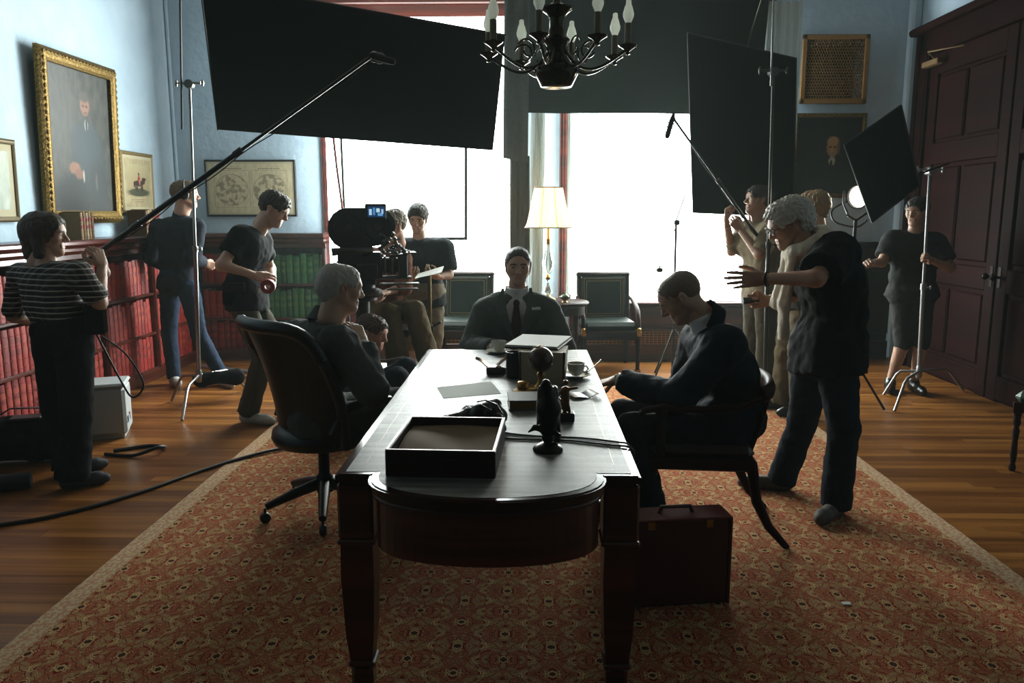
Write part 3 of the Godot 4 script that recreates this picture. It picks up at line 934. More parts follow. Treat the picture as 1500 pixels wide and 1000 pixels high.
func room() -> void:
	var pl := plaster()
	var th := .25
	# walls with thickness; openings for the two windows
	var g := geo()
	g.box(Vector3(WALL_L - th / 2, CEIL / 2, (WALL_B + WALL_F) / 2), Vector3(th, CEIL, WALL_F - WALL_B + 2 * th))
	struct("wall_left", g, pl, "pale blue plaster wall above the red law books")
	g = geo()
	g.box(Vector3(WALL_R + th / 2, CEIL / 2, (WALL_B + WALL_F) / 2), Vector3(th, CEIL, WALL_F - WALL_B + 2 * th))
	struct("wall_right", g, pl, "pale blue plaster wall beside the tall dark door")
	g = geo()
	g.box(Vector3((WALL_L + WALL_R) / 2, CEIL / 2, WALL_F + th / 2), Vector3(WALL_R - WALL_L, CEIL, th))
	struct("wall_front", g, dark_mahogany(), "dark panelled wall facing the windows")
	g = geo()
	var zc := WALL_B - th / 2
	for s in [[WALL_L, W1[0]], [W1[1], W2[0]], [W2[1], VENT[0]], [VENT[1], WALL_R]]:
		g.box(Vector3((s[0] + s[1]) / 2, CEIL / 2, zc), Vector3(s[1] - s[0], CEIL, th))
	for s in [[0.0, VENT[2]], [VENT[3], CEIL]]:
		g.box(Vector3((VENT[0] + VENT[1]) / 2, (s[0] + s[1]) / 2, zc), Vector3(VENT[1] - VENT[0], s[1] - s[0], th))
	for w in [W1, W2]:
		g.box(Vector3((w[0] + w[1]) / 2, SILL / 2, zc), Vector3(w[1] - w[0], SILL, th))
		g.box(Vector3((w[0] + w[1]) / 2, (HEAD + CEIL) / 2, zc), Vector3(w[1] - w[0], CEIL - HEAD, th))
	struct("wall_back", g, pl, "pale blue plaster wall with two tall windows")
	g = geo()
	g.box(Vector3((WALL_L + WALL_R) / 2, CEIL + .1, (WALL_B + WALL_F) / 2), Vector3(WALL_R - WALL_L + 2 * th, .2, WALL_F - WALL_B + 2 * th))
	struct("ceiling", g, mat("ceiling_buff", Color(.52, .50, .46), .9))
	floor_boards()
	rug()
	# corner pilaster strip on the far right and a picture rail
	g = geo()
	g.box(Vector3(WALL_R - .05, CEIL / 2, WALL_B + .06), Vector3(.1, CEIL, .12), .02)
	struct("trim_1", g, pl, "pale blue corner pilaster beside the dark door")
	g = geo()
	g.tube([Vector3(WALL_L + .02, .5, WALL_B + .02), Vector3(WALL_L + .02, CEIL, WALL_B + .02)], .02, 8)
	struct("trim_2", g, pl, "pale blue bead in the corner by the world map")
	# dado panelling under the portrait, right of the windows
	g = geo()
	g.box(Vector3((2.5 + WALL_R) / 2, .60, WALL_B + .03), Vector3(WALL_R - 2.5, 1.2, .06))
	g.box(Vector3((2.5 + WALL_R) / 2, 1.24, WALL_B + .05), Vector3(WALL_R - 2.5, .08, .10), .01)
	g.box(Vector3((2.5 + WALL_R) / 2, .10, WALL_B + .05), Vector3(WALL_R - 2.5, .2, .1), .01)
	var dado := struct("trim_3", g, dark_mahogany(), "dark wooden dado panelling under the right-hand portrait")
	for k in 2:
		var q := geo()
		q.box(Vector3(2.9 + k * .75, .68, WALL_B + .07), Vector3(.62, .8, .03), .012)
		obj("panel", q, dark_mahogany(), dado)
	g = geo()
	g.box(Vector3(WALL_R - .02, .1, -1.2), Vector3(.04, .2, 7.4), .008)
	struct("baseboard_right", g, dark_mahogany())
	g = geo()
	g.box(Vector3(WALL_L + .02, .1, -1.1), Vector3(.04, .2, 7.2), .008)
	struct("baseboard_left", g, dark_mahogany())
	windows()
	door()

func floor_boards() -> void:
	var g := geo()
	g.box(Vector3((WALL_L + WALL_R) / 2, -.13, (WALL_B + WALL_F) / 2), Vector3(WALL_R - WALL_L + .4, .2, WALL_F - WALL_B + .4))
	var fl := struct("floor", g, dark_mahogany(), "oak strip floor with a worn varnish")
	var tones := [[Color(.37, .215, .08), Color(.56, .365, .165)], [Color(.33, .185, .065), Color(.51, .325, .14)], [Color(.41, .245, .095), Color(.60, .40, .185)]]
	var ms := []
	for k in 3:
		var im := grain_image(512, 128, tones[k][0], tones[k][1], 30 + k, 26.0)
		var m := tri_mat("oak_board_%d" % k, ImageTexture.create_from_image(im), Vector3(.75, .75, 2.1), .30)
		m.uv1_offset = Vector3(.13 * k, 0, .37 * k)
		ms.append(m)
	# strips run across the room; the rug hides the middle, so boards are laid where the floor shows
	var rng := RandomNumberGenerator.new()
	rng.seed = 77
	var W := .083
	var shapes := {}
	var rows := int((WALL_F - WALL_B) / W)
	var list := []
	for r in rows + 1:
		var z := WALL_B + W * (r + .5)
		var spans := [[WALL_L, -1.80], [2.02, WALL_R]]
		if z < -7.0 or z > -.9: spans = [[WALL_L, WALL_R]]
		for s in spans:
			var x: float = s[0]
			while x < s[1] - .01:
				var l: float = [.9, 1.2, 1.5, 1.9][rng.randi() % 4]
				if x == s[0]: l *= rng.randf_range(.35, 1.0)
				if s[1] - x - l < .3: l = s[1] - x
				l = snappedf(l, .05) if s[1] - x - l > .05 else l
				list.append([x, l, z, rng.randi() % 3])
				x += l
	# the nearest in view first
	list.sort_custom(func(a, b):
		return board_rank(a) > board_rank(b))
	var rest := [geo(), geo(), geo()]
	for i in list.size():
		var b: Array = list[i]
		var gg: Geo = geo() if i < 300 else rest[b[3]]
		if i < 300:
			gg.box(Vector3.ZERO, Vector3(b[1] - .0008, .03, W - .0012))
			var o := obj("board", gg, ms[b[3]], fl)
			o.position = Vector3(b[0] + b[1] / 2, -.015, b[2])
		else:
			gg.box(Vector3(b[0] + b[1] / 2, -.015, b[2]), Vector3(b[1] - .0008, .03, W - .0012))
	for k in 3:
		var o := obj("distant_boards", rest[k], ms[k], fl)
		o.set_meta("kind", "stuff")

func board_rank(b: Array) -> float:
	var z: float = b[2]
	if z > -2.2: return -10.0 - z
	var x: float = b[0] + b[1] / 2
	if absf(x) > -z * .70 + .3: return -5.0
	return b[1] / (z * z)

func rug_image() -> Image:
	# woven all-over pattern, mirrored both ways: rosettes, lozenges and scrolls in straw on brick red
	var n := 1024
	var f := FastNoiseLite.new()
	f.seed = 21
	f.frequency = 1.0
	f.noise_type = FastNoiseLite.TYPE_SIMPLEX_SMOOTH
	f.fractal_octaves = 2
	var f2 := FastNoiseLite.new()
	f2.seed = 8
	f2.frequency = .15
	var f3 := FastNoiseLite.new()
	f3.seed = 40
	f3.frequency = 1.0
	f3.fractal_octaves = 2
	var red := Color(.49, .155, .115)
	var rose := Color(.62, .33, .23)
	var straw := Color(.73, .61, .43)
	var sage := Color(.60, .52, .36)
	var ink := Color(.34, .14, .095)
	var dark := Color(.26, .20, .16)
	var im := Image.create(n, n, false, Image.FORMAT_RGB8)
	for py in n:
		for px in n:
			var col := px / 256
			var row := ((py + 128 * (col % 2)) / 256) % 4
			var u := absf((px % 256) / 128.0 - 1.0)
			var w := absf(((py + 128 * (col % 2)) % 256) / 128.0 - 1.0)
			var lay := 4.0 * (col % 2) + 9.0 * (row % 2)
			var s := f.get_noise_3d(u * 2.4, w * 2.4, lay)
			var e := f3.get_noise_3d(u * 1.7 + 9.0, w * 1.7, lay + 2.0)
			var r := sqrt(u * u + w * w)
			var pet := r * (1.0 + .12 * cos(6.0 * atan2(w, u))) + s * .08
			var r2 := sqrt((1.0 - u) * (1.0 - u) + (1.0 - w) * (1.0 - w)) + s * .10
			var d := u + w
			var c := straw.lerp(sage, clampf(e * 1.6 + .4, 0, 1))
			if e > .09: c = red
			elif e > .04: c = rose
			var q := fposmod(s * 3.6 + d * 1.7, .36)
			if q < .13: c = ink if e < .09 else straw
			if pet < .36:
				q = fposmod(pet, .12)
				c = ink if q < .035 else (straw if pet > .12 else dark)
				if pet > .24 and e > 0.0 and q >= .035: c = red
			elif r2 < .30:
				q = fposmod(r2, .10)
				c = ink if q < .032 else (straw if r2 > .10 else red)
			elif absf(d - .72 - s * .2) < .03 or absf(d - 1.34 + s * .2) < .03: c = ink.lerp(red, .4)
			c = c * (1.0 + f2.get_noise_2d(px, py) * .22)
			im.set_pixel(px, py, c)
	return im

func rug() -> void:
	var x0 := -1.93
	var x1 := 2.17
	var z0 := -7.15
	var z1 := -.75
	var im := rug_image()
	var m := tri_mat("rug_pile", ImageTexture.create_from_image(im), Vector3(1.45, 1.45, 1.45), 1.0)
	m.metallic_specular = .1
	var g := geo()
	g.box(Vector3((x0 + x1) / 2, .004, (z0 + z1) / 2), Vector3(x1 - x0 - .2, .008, z1 - z0 - .2))
	var o := single("rug", g, m, "large brick red and straw patterned carpet under the table", "rug")
	var bt := noise_tex(31, .06, [Color(.50, .42, .30), Color(.70, .62, .46), Color(.58, .38, .27), Color(.72, .65, .50)], 256, 3)
	var bm := tri_mat("rug_border", bt, Vector3.ONE * 2.2, 1.0)
	for e in [[Vector3(x0 + .06, .0035, (z0 + z1) / 2), Vector3(.12, .007, z1 - z0)], [Vector3(x1 - .06, .0035, (z0 + z1) / 2), Vector3(.12, .007, z1 - z0)], [Vector3((x0 + x1) / 2, .0035, z0 + .06), Vector3(x1 - x0 - .24, .007, .12)], [Vector3((x0 + x1) / 2, .0035, z1 - .06), Vector3(x1 - x0 - .24, .007, .12)]]:
		g = geo()
		g.rbox(e[0], e[1], .003)
		obj("border", g, bm, o)

func windows() -> void:
	var wood := mahogany()
	var glow := mat("window_glow", Color(.95, .97, .96), .9)
	glow.emission_enabled = true
	glow.emission = Color(.97, 1.0, .985)
	glow.emission_energy_multiplier = 11.0
	var k := 0
	for w in [W1, W2]:
		k += 1
		var o := Node3D.new()
		o.name = "window_%d" % k
		add_child(o)
		o.set_meta("kind", "structure")
		o.set_meta("label", ["tall blown-out window behind the film camera", "tall blown-out window behind the green armchair"][k - 1])
		var cx: float = (w[0] + w[1]) / 2
		var ww: float = w[1] - w[0]
		var g := geo()
		g.box(Vector3(cx, (SILL + HEAD) / 2, SILK[k - 1] - .012), Vector3(ww - .04, HEAD - SILL - .02, .016))
		obj("lit_silk", g, glow, o, "white diffusion silk glowing with daylight")
		for s: int in [-1, 1]:
			g = geo()
			g.rbox(Vector3(cx + s * (ww / 2 + .05), (SILL + HEAD) / 2 + .05, WALL_B + .03), Vector3(.13, HEAD - SILL + .3, .06), .012)
			g.rbox(Vector3(cx + s * (ww / 2 + .06), (SILL + HEAD) / 2 + .05, WALL_B + .065), Vector3(.04, HEAD - SILL + .3, .02), .006)
			obj("casing", g, wood, o)
		g = geo()
		g.rbox(Vector3(cx, HEAD + .09, WALL_B + .04), Vector3(ww + .3, .18, .08), .012)
		g.rbox(Vector3(cx, HEAD + .2, WALL_B + .06), Vector3(ww + .36, .05, .12), .012)
		obj("header", g, wood, o)
		g = geo()
		g.rbox(Vector3(cx, SILL - .02, WALL_B + .14), Vector3(ww + .1, .04, .30), .01)
		obj("sill", g, wood, o)
		# panelled radiator cover with a brass grille below the sill
		g = geo()
		g.box(Vector3(cx, .31, WALL_B + .12), Vector3(ww, .62, .22))
		g.rbox(Vector3(cx, .34, WALL_B + .24), Vector3(ww, .035, .04), .008)
		g.rbox(Vector3(cx, .09, WALL_B + .24), Vector3(ww, .18, .05), .008)
		obj("radiator_cover", g, wood, o)
		for q in 3:
			g = geo()
			g.rbox(Vector3(cx + (q - 1) * ww / 3.0, .49, WALL_B + .235), Vector3(ww / 3.0 - .08, .20, .02), .008)
			obj("panel", g, wood, o)
		var brass := mat("old_brass", Color(.62, .47, .22), .32, 1.0)
		g = geo()
		var n := int(ww / .045)
		for q in n + 1:
			g.box(Vector3(w[0] + .03 + (ww - .06) * q / n, .25, WALL_B + .245), Vector3(.006, .15, .006))
		for q in 6:
			g.box(Vector3(cx, .185 + .026 * q, WALL_B + .245), Vector3(ww - .05, .006, .005))
		obj("grille", g, brass, o, "brass lattice grille")

func door() -> void:
	var o := Node3D.new()
	o.name = "door_1"
	add_child(o)
	o.set_meta("kind", "structure")
	o.set_meta("label", "tall dark mahogany panelled double door in the right wall")
	var m := door_wood()
	var z0 := -8.42
	var z1 := -5.10
	var x := WALL_R
	var zc := (z0 + z1) / 2
	var zw := z1 - z0
	for s: int in [-1, 1]:
		var g := geo()
		g.rbox(Vector3(x - .05, 1.68, zc + s * (zw / 2 - .11)), Vector3(.12, 3.36, .22), .02)
		g.rbox(Vector3(x - .11, 1.68, zc + s * (zw / 2 - .05)), Vector3(.06, 3.36, .06), .02)
		g.rbox(Vector3(x - .10, 1.68, zc + s * (zw / 2 - .19)), Vector3(.04, 3.36, .03), .01)
		obj("jamb", g, m, o)
	var g := geo()
	g.rbox(Vector3(x - .05, 3.25, zc), Vector3(.12, .24, zw), .02)
	g.rbox(Vector3(x - .09, 3.38, zc), Vector3(.20, .07, zw + .1), .02)
	obj("lintel", g, m, o)
	for s: int in [-1, 1]:
		var lw := (zw - .46) / 2
		var lz := zc + s * lw / 2
		g = geo()
		g.box(Vector3(x - .02, 1.56, lz), Vector3(.05, 3.12, lw - .008))
		for st: int in [-1, 1]:
			g.rbox(Vector3(x - .055, 1.56, lz + st * (lw / 2 - .085)), Vector3(.04, 3.12, .15), .008)
		for ry in [.12, 1.02, 2.16, 3.02]:
			g.rbox(Vector3(x - .055, ry, lz), Vector3(.04, .2, lw - .3), .008)
		var leaf := obj("door_leaf", g, m, o)
		for p in [[.57, .62], [1.59, .86], [2.59, .60]]:
			for half: int in [-1, 1]:
				g = geo()
				g.rbox(Vector3(x - .052, p[0], lz + half * (lw - .3) / 4), Vector3(.035, p[1], (lw - .3) / 2 - .07), .015)
				obj("panel", g, m, leaf)
		g = geo()
		g.lathe([[0.0, 0], [.012, 0], [.012, .03], [.028, .045], [.03, .06], [.018, .078], [0.0, .08]], Vector3(x - .075, 1.05, lz - s * (lw / 2 - .06)), 14, Vector3.LEFT)
		g.rbox(Vector3(x - .078, 1.05, lz - s * (lw / 2 - .06)), Vector3(.006, .18, .045), .003)
		obj("knob", g, mat("dark_bronze", Color(.10, .062, .038), .34, .7), leaf)
	g = geo()
	g.rbox(Vector3(x - .14, 3.02, -8.02), Vector3(.07, .055, .30), .008)
	g.tube([Vector3(x - .16, 3.05, -7.95), Vector3(x - .32, 3.07, -7.75), Vector3(x - .1, 3.09, -7.55)], .008, 6)
	obj("door_closer", g, mat("closer_tan", Color(.45, .36, .24), .5, .3), o, "tan metal closer arm")

# ---------------------------------------------------------------- bookcases and books
func case_run(called: String, label: String, where: Vector3, turn: float, length: float, bays: int) -> void:
	# local: runs along +x, front faces +z, back at z = 0
	var m := mahogany()
	var o := thing(called, label, "bookcase", where, turn)
	var d := .28
	var g := geo()
	g.box(Vector3(length / 2, .62, .01), Vector3(length, 1.24, .02))
	obj("back_panel", g, dark_mahogany(), o)
	g = geo()
	g.rbox(Vector3(length / 2, .05, d / 2), Vector3(length, .10, d), .008)
	obj("plinth", g, m, o)
	g = geo()
	g.rbox(Vector3(length / 2, 1.245, d / 2 + .005), Vector3(length, .05, d + .01), .008)
	g.rbox(Vector3(length / 2, 1.30, d / 2 + .02), Vector3(length, .06, d + .04), .02)
	g.rbox(Vector3(length / 2, 1.352, d / 2 + .035), Vector3(length, .045, d + .07), .012)
	obj("cornice", g, m, o)
	for y in [.115, .46, .835]:
		g = geo()
		g.rbox(Vector3(length / 2, y - .013, d / 2), Vector3(length, .026, d - .01), .005)
		obj("shelf", g, m, o)
	for k in bays + 1:
		g = geo()
		var x := clampf(length * k / bays, .025, length - .025)
		g.rbox(Vector3(x, .66, d / 2), Vector3(.05, 1.16, d), .006)
		g.rbox(Vector3(x, .66, d + .004), Vector3(.03, 1.1, .012), .005)
		obj("upright", g, m, o)

var book_shapes := {}
func book_shape(h: float, w: float, d: float) -> Array:
	var key := "%.3f %.3f" % [h, w]
	if book_shapes.has(key): return book_shapes[key]
	# rounded spine towards +z, boards and page block behind
	var g := geo()
	var pts := []
	for k in 7:
		var a := PI * k / 6.0
		pts.append(Vector2(cos(a) * w / 2, sin(a) * .012))
	pts.append(Vector2(-w / 2, -d)); pts.append(Vector2(-w / 2 + .004, -d)); pts.append(Vector2(-w / 2 + .004, -.006))
	pts.append(Vector2(w / 2 - .004, -.006)); pts.append(Vector2(w / 2 - .004, -d)); pts.append(Vector2(w / 2, -d))
	var x := Transform3D(Basis(Vector3.RIGHT, Vector3(0, 0, 1), Vector3(0, -1, 0)), Vector3(0, h, 0))
	g.prism(pts, 0.0, h, x)
	for yy in [.10, .30, .62, .84]:
		g.tube([Vector3(-w / 2, h * yy, .002), Vector3(-w * .3, h * yy, .011), Vector3(0, h * yy, .0145), Vector3(w * .3, h * yy, .011), Vector3(w / 2, h * yy, .002)], .0028, 5)
	var pg := geo()
	pg.box(Vector3(0, h / 2, -d / 2 - .006), Vector3(w - .009, h - .012, d - .016))
	var lbs := []
	for yy in [.47, .73]:
		var lb := geo()
		lbs.append(lb)
		lb.sheet(func(u: float, v: float): return Vector3(lerpf(-w * .42, w * .42, u), h * yy + (v - .5) * h * .13, .0128 * sqrt(1.0 - pow((u - .5) * 1.68, 2.0) * .9) + .0006), 6, 1)
	book_shapes[key] = [g.mesh(), pg.mesh(), lbs[0].mesh(), lbs[1].mesh()]
	return book_shapes[key]

func book(called: String, label: String, group: String, h: float, w: float, d: float, cover: Material, lab: Material, where: Vector3, turn: float, tilt := 0.0) -> void:
	var s := book_shape(h, w, d)
	var o := obj(called, s[0], cover)
	tag(o, label, "book", group)
	o.position = where
	o.rotation = Vector3(0, turn, tilt)
	obj("pages", s[1], mat("page_block", Color(.62, .56, .44), .9), o)
	obj("spine_label", s[2], lab, o)
	obj("spine_label", s[3], lab, o)

func bookcases() -> void:
	var front := WALL_L + .28
	case_run("bookcase", "long low mahogany bookcase of red volumes along the left wall", Vector3(WALL_L, 0, -3.83), PI / 2, 4.52, 5)
	case_run("bookcase", "low mahogany bookcase under the framed world map", Vector3(WALL_L, 0, WALL_B), 0.0, 1.70, 2)
	var reds := []
	for k in 3:
		reds.append(mat("red_leather_%d" % k, [Color(.54, .105, .08), Color(.47, .085, .07), Color(.59, .135, .09)][k], .5))
	var greens := []
	for k in 3:
		greens.append(mat("green_cloth_%d" % k, [Color(.17, .42, .24), Color(.14, .36, .20), Color(.21, .46, .26)][k], .55))
	var gilt := mat("gilt_label", Color(.60, .20, .13), .6)
	var dark := mat("dark_label", Color(.46, .10, .08), .6)
	var greengilt := mat("green_gilt_label", Color(.27, .48, .26), .6)
	var rng := RandomNumberGenerator.new()
	rng.seed = 5
	var levels := [[.115, "bottom"], [.46, "middle"], [.835, "top"]]
	for lv in levels:
		# left wall: z from -8.35 to -4.9; rotate so that spines face +x
		var z := -8.32
		while z < -4.95:
			var w: float = [.062, .070, .078][rng.randi() % 3]
			var bay := fposmod(z + 8.35, .904)
			if bay < .03: z += .035
			if bay > .904 - w - .03:
				z += .904 - bay + .035
				continue
			var h: float = [.30, .315, .325][rng.randi() % 3]
			book("book", "red leather-bound volume on the %s shelf along the left wall" % lv[1], "red volumes on the left wall, %s shelf" % lv[1], h, w - .003, .19, reds[rng.randi() % 3], gilt if rng.randf() < .7 else dark, Vector3(front - .045, lv[0], z + w / 2), PI / 2, (.05 if rng.randf() < .06 else 0.0))
			z += w
		var x := front + .04
		while x < -2.24:
			var w: float = [.060, .068, .076][rng.randi() % 3]
			if absf(x + w / 2 + 2.88) < .07:
				x = -2.84
				continue
			var red := x < -2.88
			var h: float = [.29, .305, .32][rng.randi() % 3]
			book("book", "%s volume on the %s shelf under the world map" % ["red leather-bound" if red else "green cloth-bound", lv[1]], "%s volumes under the map, %s shelf" % ["red" if red else "green", lv[1]], h, w - .003, .19, (reds if red else greens)[rng.randi() % 3], (gilt if red else greengilt), Vector3(x + w / 2, lv[0], WALL_B + .28 - .045), 0.0)
			x += w
	# pale volumes standing on top of the bookcase
	var creams := [mat("cream_binding", Color(.52, .43, .30), .7), mat("tan_binding", Color(.42, .31, .20), .7), mat("buff_binding", Color(.58, .50, .37), .7)]
	for k in 5:
		book("book", "pale tan volume standing on the bookcase below the large portrait", "tan volumes below the portrait", .215 + .008 * (k % 2), .036, .16, creams[k % 3], dark, Vector3(front - .02, 1.375, -6.32 - .04 * k), PI / 2)
	for k in 7:
		book("book", "pale tan volume standing on the bookcase below the horseman print", "tan volumes below the horseman print", .235 + .006 * (k % 3), .036, .17, creams[(k + 1) % 3], dark, Vector3(front - .02, 1.375, -7.42 - .04 * k), PI / 2)

# ---------------------------------------------------------------- pictures on the walls
func blob(im: Image, cx: float, cy: float, rx: float, ry: float, c: Color, soft := .25, nz: FastNoiseLite = null, rough := 0.0) -> void:
	var w := im.get_width()
	var h := im.get_height()
	for y in range(maxi(0, int(cy - ry * 1.5)), mini(h, int(cy + ry * 1.5))):
		for x in range(maxi(0, int(cx - rx * 1.5)), mini(w, int(cx + rx * 1.5))):
			var d := sqrt(pow((x - cx) / rx, 2) + pow((y - cy) / ry, 2))
			if nz: d += nz.get_noise_2d(x * 2.0, y * 2.0) * rough
			var k := 1.0 - smoothstep(1.0 - soft, 1.0 + soft, d)
			if k > 0.0: im.set_pixel(x, y, im.get_pixel(x, y).lerp(c, k * c.a))

func brushed(w: int, h: int, a: Color, b: Color, seed_: int) -> Image:
	var f := FastNoiseLite.new()
	f.seed = seed_
	f.frequency = .03
	f.fractal_octaves = 4
	var im := Image.create(w, h, false, Image.FORMAT_RGB8)
	for y in h:
		for x in w:
			im.set_pixel(x, y, a.lerp(b, clampf(.5 + f.get_noise_2d(x * 1.6, y * .7) * .9, 0, 1)))
	return im

func nz(seed_: int, fr := .05) -> FastNoiseLite:
	var f := FastNoiseLite.new()
	f.seed = seed_
	f.frequency = fr
	f.fractal_octaves = 3
	return f

func seated_portrait() -> Image:
	var im := brushed(220, 300, Color(.13, .135, .125), Color(.25, .25, .22), 3)
	var n := nz(4)
	blob(im, 50, 120, 60, 150, Color(.30, .30, .29, .5), .6, n, .3)
	blob(im, 135, 210, 62, 75, Color(.16, .21, .23), .25, n, .25)      # suit
	blob(im, 130, 150, 50, 45, Color(.17, .22, .25), .25, n, .2)
	blob(im, 165, 250, 35, 60, Color(.13, .16, .17), .3, n, .3)
	blob(im, 75, 265, 60, 45, Color(.12, .15, .16), .3, n, .3)         # knees
	blob(im, 128, 70, 17, 23, Color(.50, .36, .29), .2, n, .1)         # head
	blob(im, 126, 52, 18, 11, Color(.26, .24, .22), .3, n, .2)
	blob(im, 122, 72, 4, 3, Color(.28, .2, .17), .4)
	blob(im, 134, 72, 4, 3, Color(.28, .2, .17), .4)
	blob(im, 129, 86, 6, 2, Color(.38, .22, .19), .4)
	blob(im, 130, 112, 7, 13, Color(.52, .52, .49), .2, n, .2)         # shirt
	blob(im, 131, 112, 3, 15, Color(.12, .12, .14), .3)
	blob(im, 82, 208, 20, 13, Color(.52, .36, .28), .25, n, .25)       # hands
	blob(im, 97, 220, 15, 12, Color(.46, .31, .25), .25, n, .25)
	blob(im, 112, 224, 3, 14, Color(.62, .62, .58), .3)
	blob(im, 158, 235, 4, 20, Color(.35, .34, .31, .7), .4)
	return im

func dark_portrait() -> Image:
	var im := brushed(200, 230, Color(.055, .05, .035), Color(.11, .10, .06), 13)
	var n := nz(6)
	blob(im, 118, 190, 60, 80, Color(.045, .045, .04), .3, n, .2)
	blob(im, 112, 88, 20, 31, Color(.58, .42, .26), .2, n, .1)
	blob(im, 112, 70, 19, 14, Color(.64, .49, .31), .4, n, .1)
	blob(im, 131, 90, 5, 20, Color(.36, .29, .22), .4)
	blob(im, 104, 88, 4, 2.4, Color(.16, .1, .07), .4)
	blob(im, 119, 88, 4, 2.4, Color(.16, .1, .07), .4)
	blob(im, 110, 97, 4, 7, Color(.66, .5, .33), .4)
	blob(im, 111, 109, 11, 4, Color(.48, .42, .34), .4)
	blob(im, 112, 130, 11, 14, Color(.60, .57, .48), .25, n, .2)
	blob(im, 110, 140, 4, 12, Color(.06, .06, .06), .3)
	return im

func rider_print() -> Image:
	var im := brushed(150, 220, Color(.60, .55, .42), Color(.68, .63, .49), 23)
	var n := nz(9, .09)
	for y in range(24, 168):
		for x in range(12, 138):
			var k := float(y - 24) / 144.0
			im.set_pixel(x, y, Color(.66, .62, .48).lerp(Color(.58, .52, .38), k) * (1.0 + n.get_noise_2d(x * 3, y * 3) * .07))
	blob(im, 75, 152, 60, 18, Color(.24, .25, .17), .15, n, .3)
	blob(im, 76, 110, 27, 13, Color(.22, .10, .06), .2)            # horse
	blob(im, 104, 98, 10, 15, Color(.21, .09, .055), .2)
	blob(im, 111, 90, 9, 6, Color(.21, .09, .055), .2)
	blob(im, 50, 116, 4, 14, Color(.15, .08, .05), .3)
	for lx in [58, 66, 90, 97]: blob(im, lx, 132, 3.2, 15, Color(.18, .09, .06), .2)
	blob(im, 78, 92, 7, 15, Color(.55, .16, .10), .2)                # rider
	blob(im, 78, 73, 4, 5, Color(.45, .3, .2), .2)
	blob(im, 78, 66, 4.5, 4, Color(.1, .08, .07), .2)
	blob(im, 82, 105, 3.5, 14, Color(.6, .55, .45), .2)
	for k in 2: im.fill_rect(Rect2i(35 + k * 12, 185 + k * 10, 80 - k * 24, 2), Color(.40, .36, .27))
	return im

func map_print() -> Image:
	var w := 360
	var h := 222
	var im := brushed(w, h, Color(.72, .68, .55), Color(.80, .76, .62), 33)
	var n := nz(17, .028)
	var ink := Color(.48, .45, .36)
	for s in 2:
		var x0 := 22 + s * 164
		for q in 2:
			im.fill_rect(Rect2i(x0, 30 + q * 168, 152, 1), ink)
			im.fill_rect(Rect2i(x0 + q * 152, 30, 1, 168), ink)
		var c := Vector2(x0 + 76, 118)
		for y in range(30, 200):
			for x in range(x0, x0 + 152):
				var p := Vector2(x, y) - c
				var r := p.length()
				if r < 70.0:
					var k := n.get_noise_2d(p.x * 1.1 + s * 500.0, p.y * 1.1 + 60.0)
					if k > .06: im.set_pixel(x, y, Color(.64, .60, .48).lerp(Color(.54, .50, .40), clampf(k * 2.0, 0, 1)))
					elif absf(k - .05) < .012: im.set_pixel(x, y, ink)
					if int(absf(p.y)) % 18 == 0 or absf(fposmod(p.x / sqrt(maxf(1.0 - p.y * p.y / 4900.0, .01)), 18.0)) < .7: im.set_pixel(x, y, im.get_pixel(x, y).darkened(.12))
				if absf(r - 70.0) < .9: im.set_pixel(x, y, ink)
		# title line over each hemisphere: engraved capitals too small to read
		for k in 12: im.fill_rect(Rect2i(x0 + 30 + k * 8, 20, 5 - k % 2, 5), Color(.42, .38, .29))
	im.fill_rect(Rect2i(178, 34, 1, 160), ink)
	return im

func framed(called: String, label: String, where: Vector3, turn: float, w: float, h: float, fr: float, depth: float, frame_m: Material, im: Image, lean := 0.0, mount := 0.0, steps := 3) -> Node3D:
	# local: picture centre at the origin, faces +z
	var o := thing(called, label, "picture", where, turn)
	o.rotation.x = lean
	o.rotation_order = EULER_ORDER_YXZ
	for s in 4:
		var g := geo()
		var a := s * PI / 2
		var half := (w if s % 2 == 0 else h) / 2
		var off := (h if s % 2 == 0 else w) / 2
		# mitred moulding: profile swept along one side
		var prof := []
		for k in steps + 1:
			var q := float(k) / steps
			prof.append(Vector2(fr * q, depth * (.55 + .45 * sin(q * PI * .9))))
		prof.append(Vector2(fr, 0))
		g.at(Transform3D(Basis(Vector3(0, 0, 1), a), Vector3.ZERO))
		var last := []
		for p in prof:
			last.append([Vector3(-half + p.x - (0.0), -off + p.x, p.y), Vector3(half - p.x, -off + p.x, p.y)])
		g.quad(Vector3(-half, -off, 0), Vector3(half, -off, 0), last[0][1], last[0][0])
		for k in last.size() - 1:
			g.quad(last[k][0], last[k][1], last[k + 1][1], last[k + 1][0])
		obj("frame_side", g, frame_m, o)
	if mount > 0.0:
		var g := geo()
		g.box(Vector3(0, 0, .008), Vector3(w - 2 * fr + .01, h - 2 * fr + .01, .006))
		obj("mount", g, mat("mount_card", Color(.70, .67, .56), .9), o)
	var pw := w - 2 * fr - 2 * mount
	var ph := h - 2 * fr - 2 * mount
	var g := geo()
	g.quad(Vector3(-pw / 2, -ph / 2, .013), Vector3(pw / 2, -ph / 2, .013), Vector3(pw / 2, ph / 2, .013), Vector3(-pw / 2, ph / 2, .013))
	obj("print", g, image_mat(called + label.left(18), im, .55), o)
	g = geo()
	g.box(Vector3(0, 0, 0.002), Vector3(w - .02, h - .02, .01))
	obj("backing", g, mat("backing_board", Color(.2, .15, .1), .9), o)
	return o

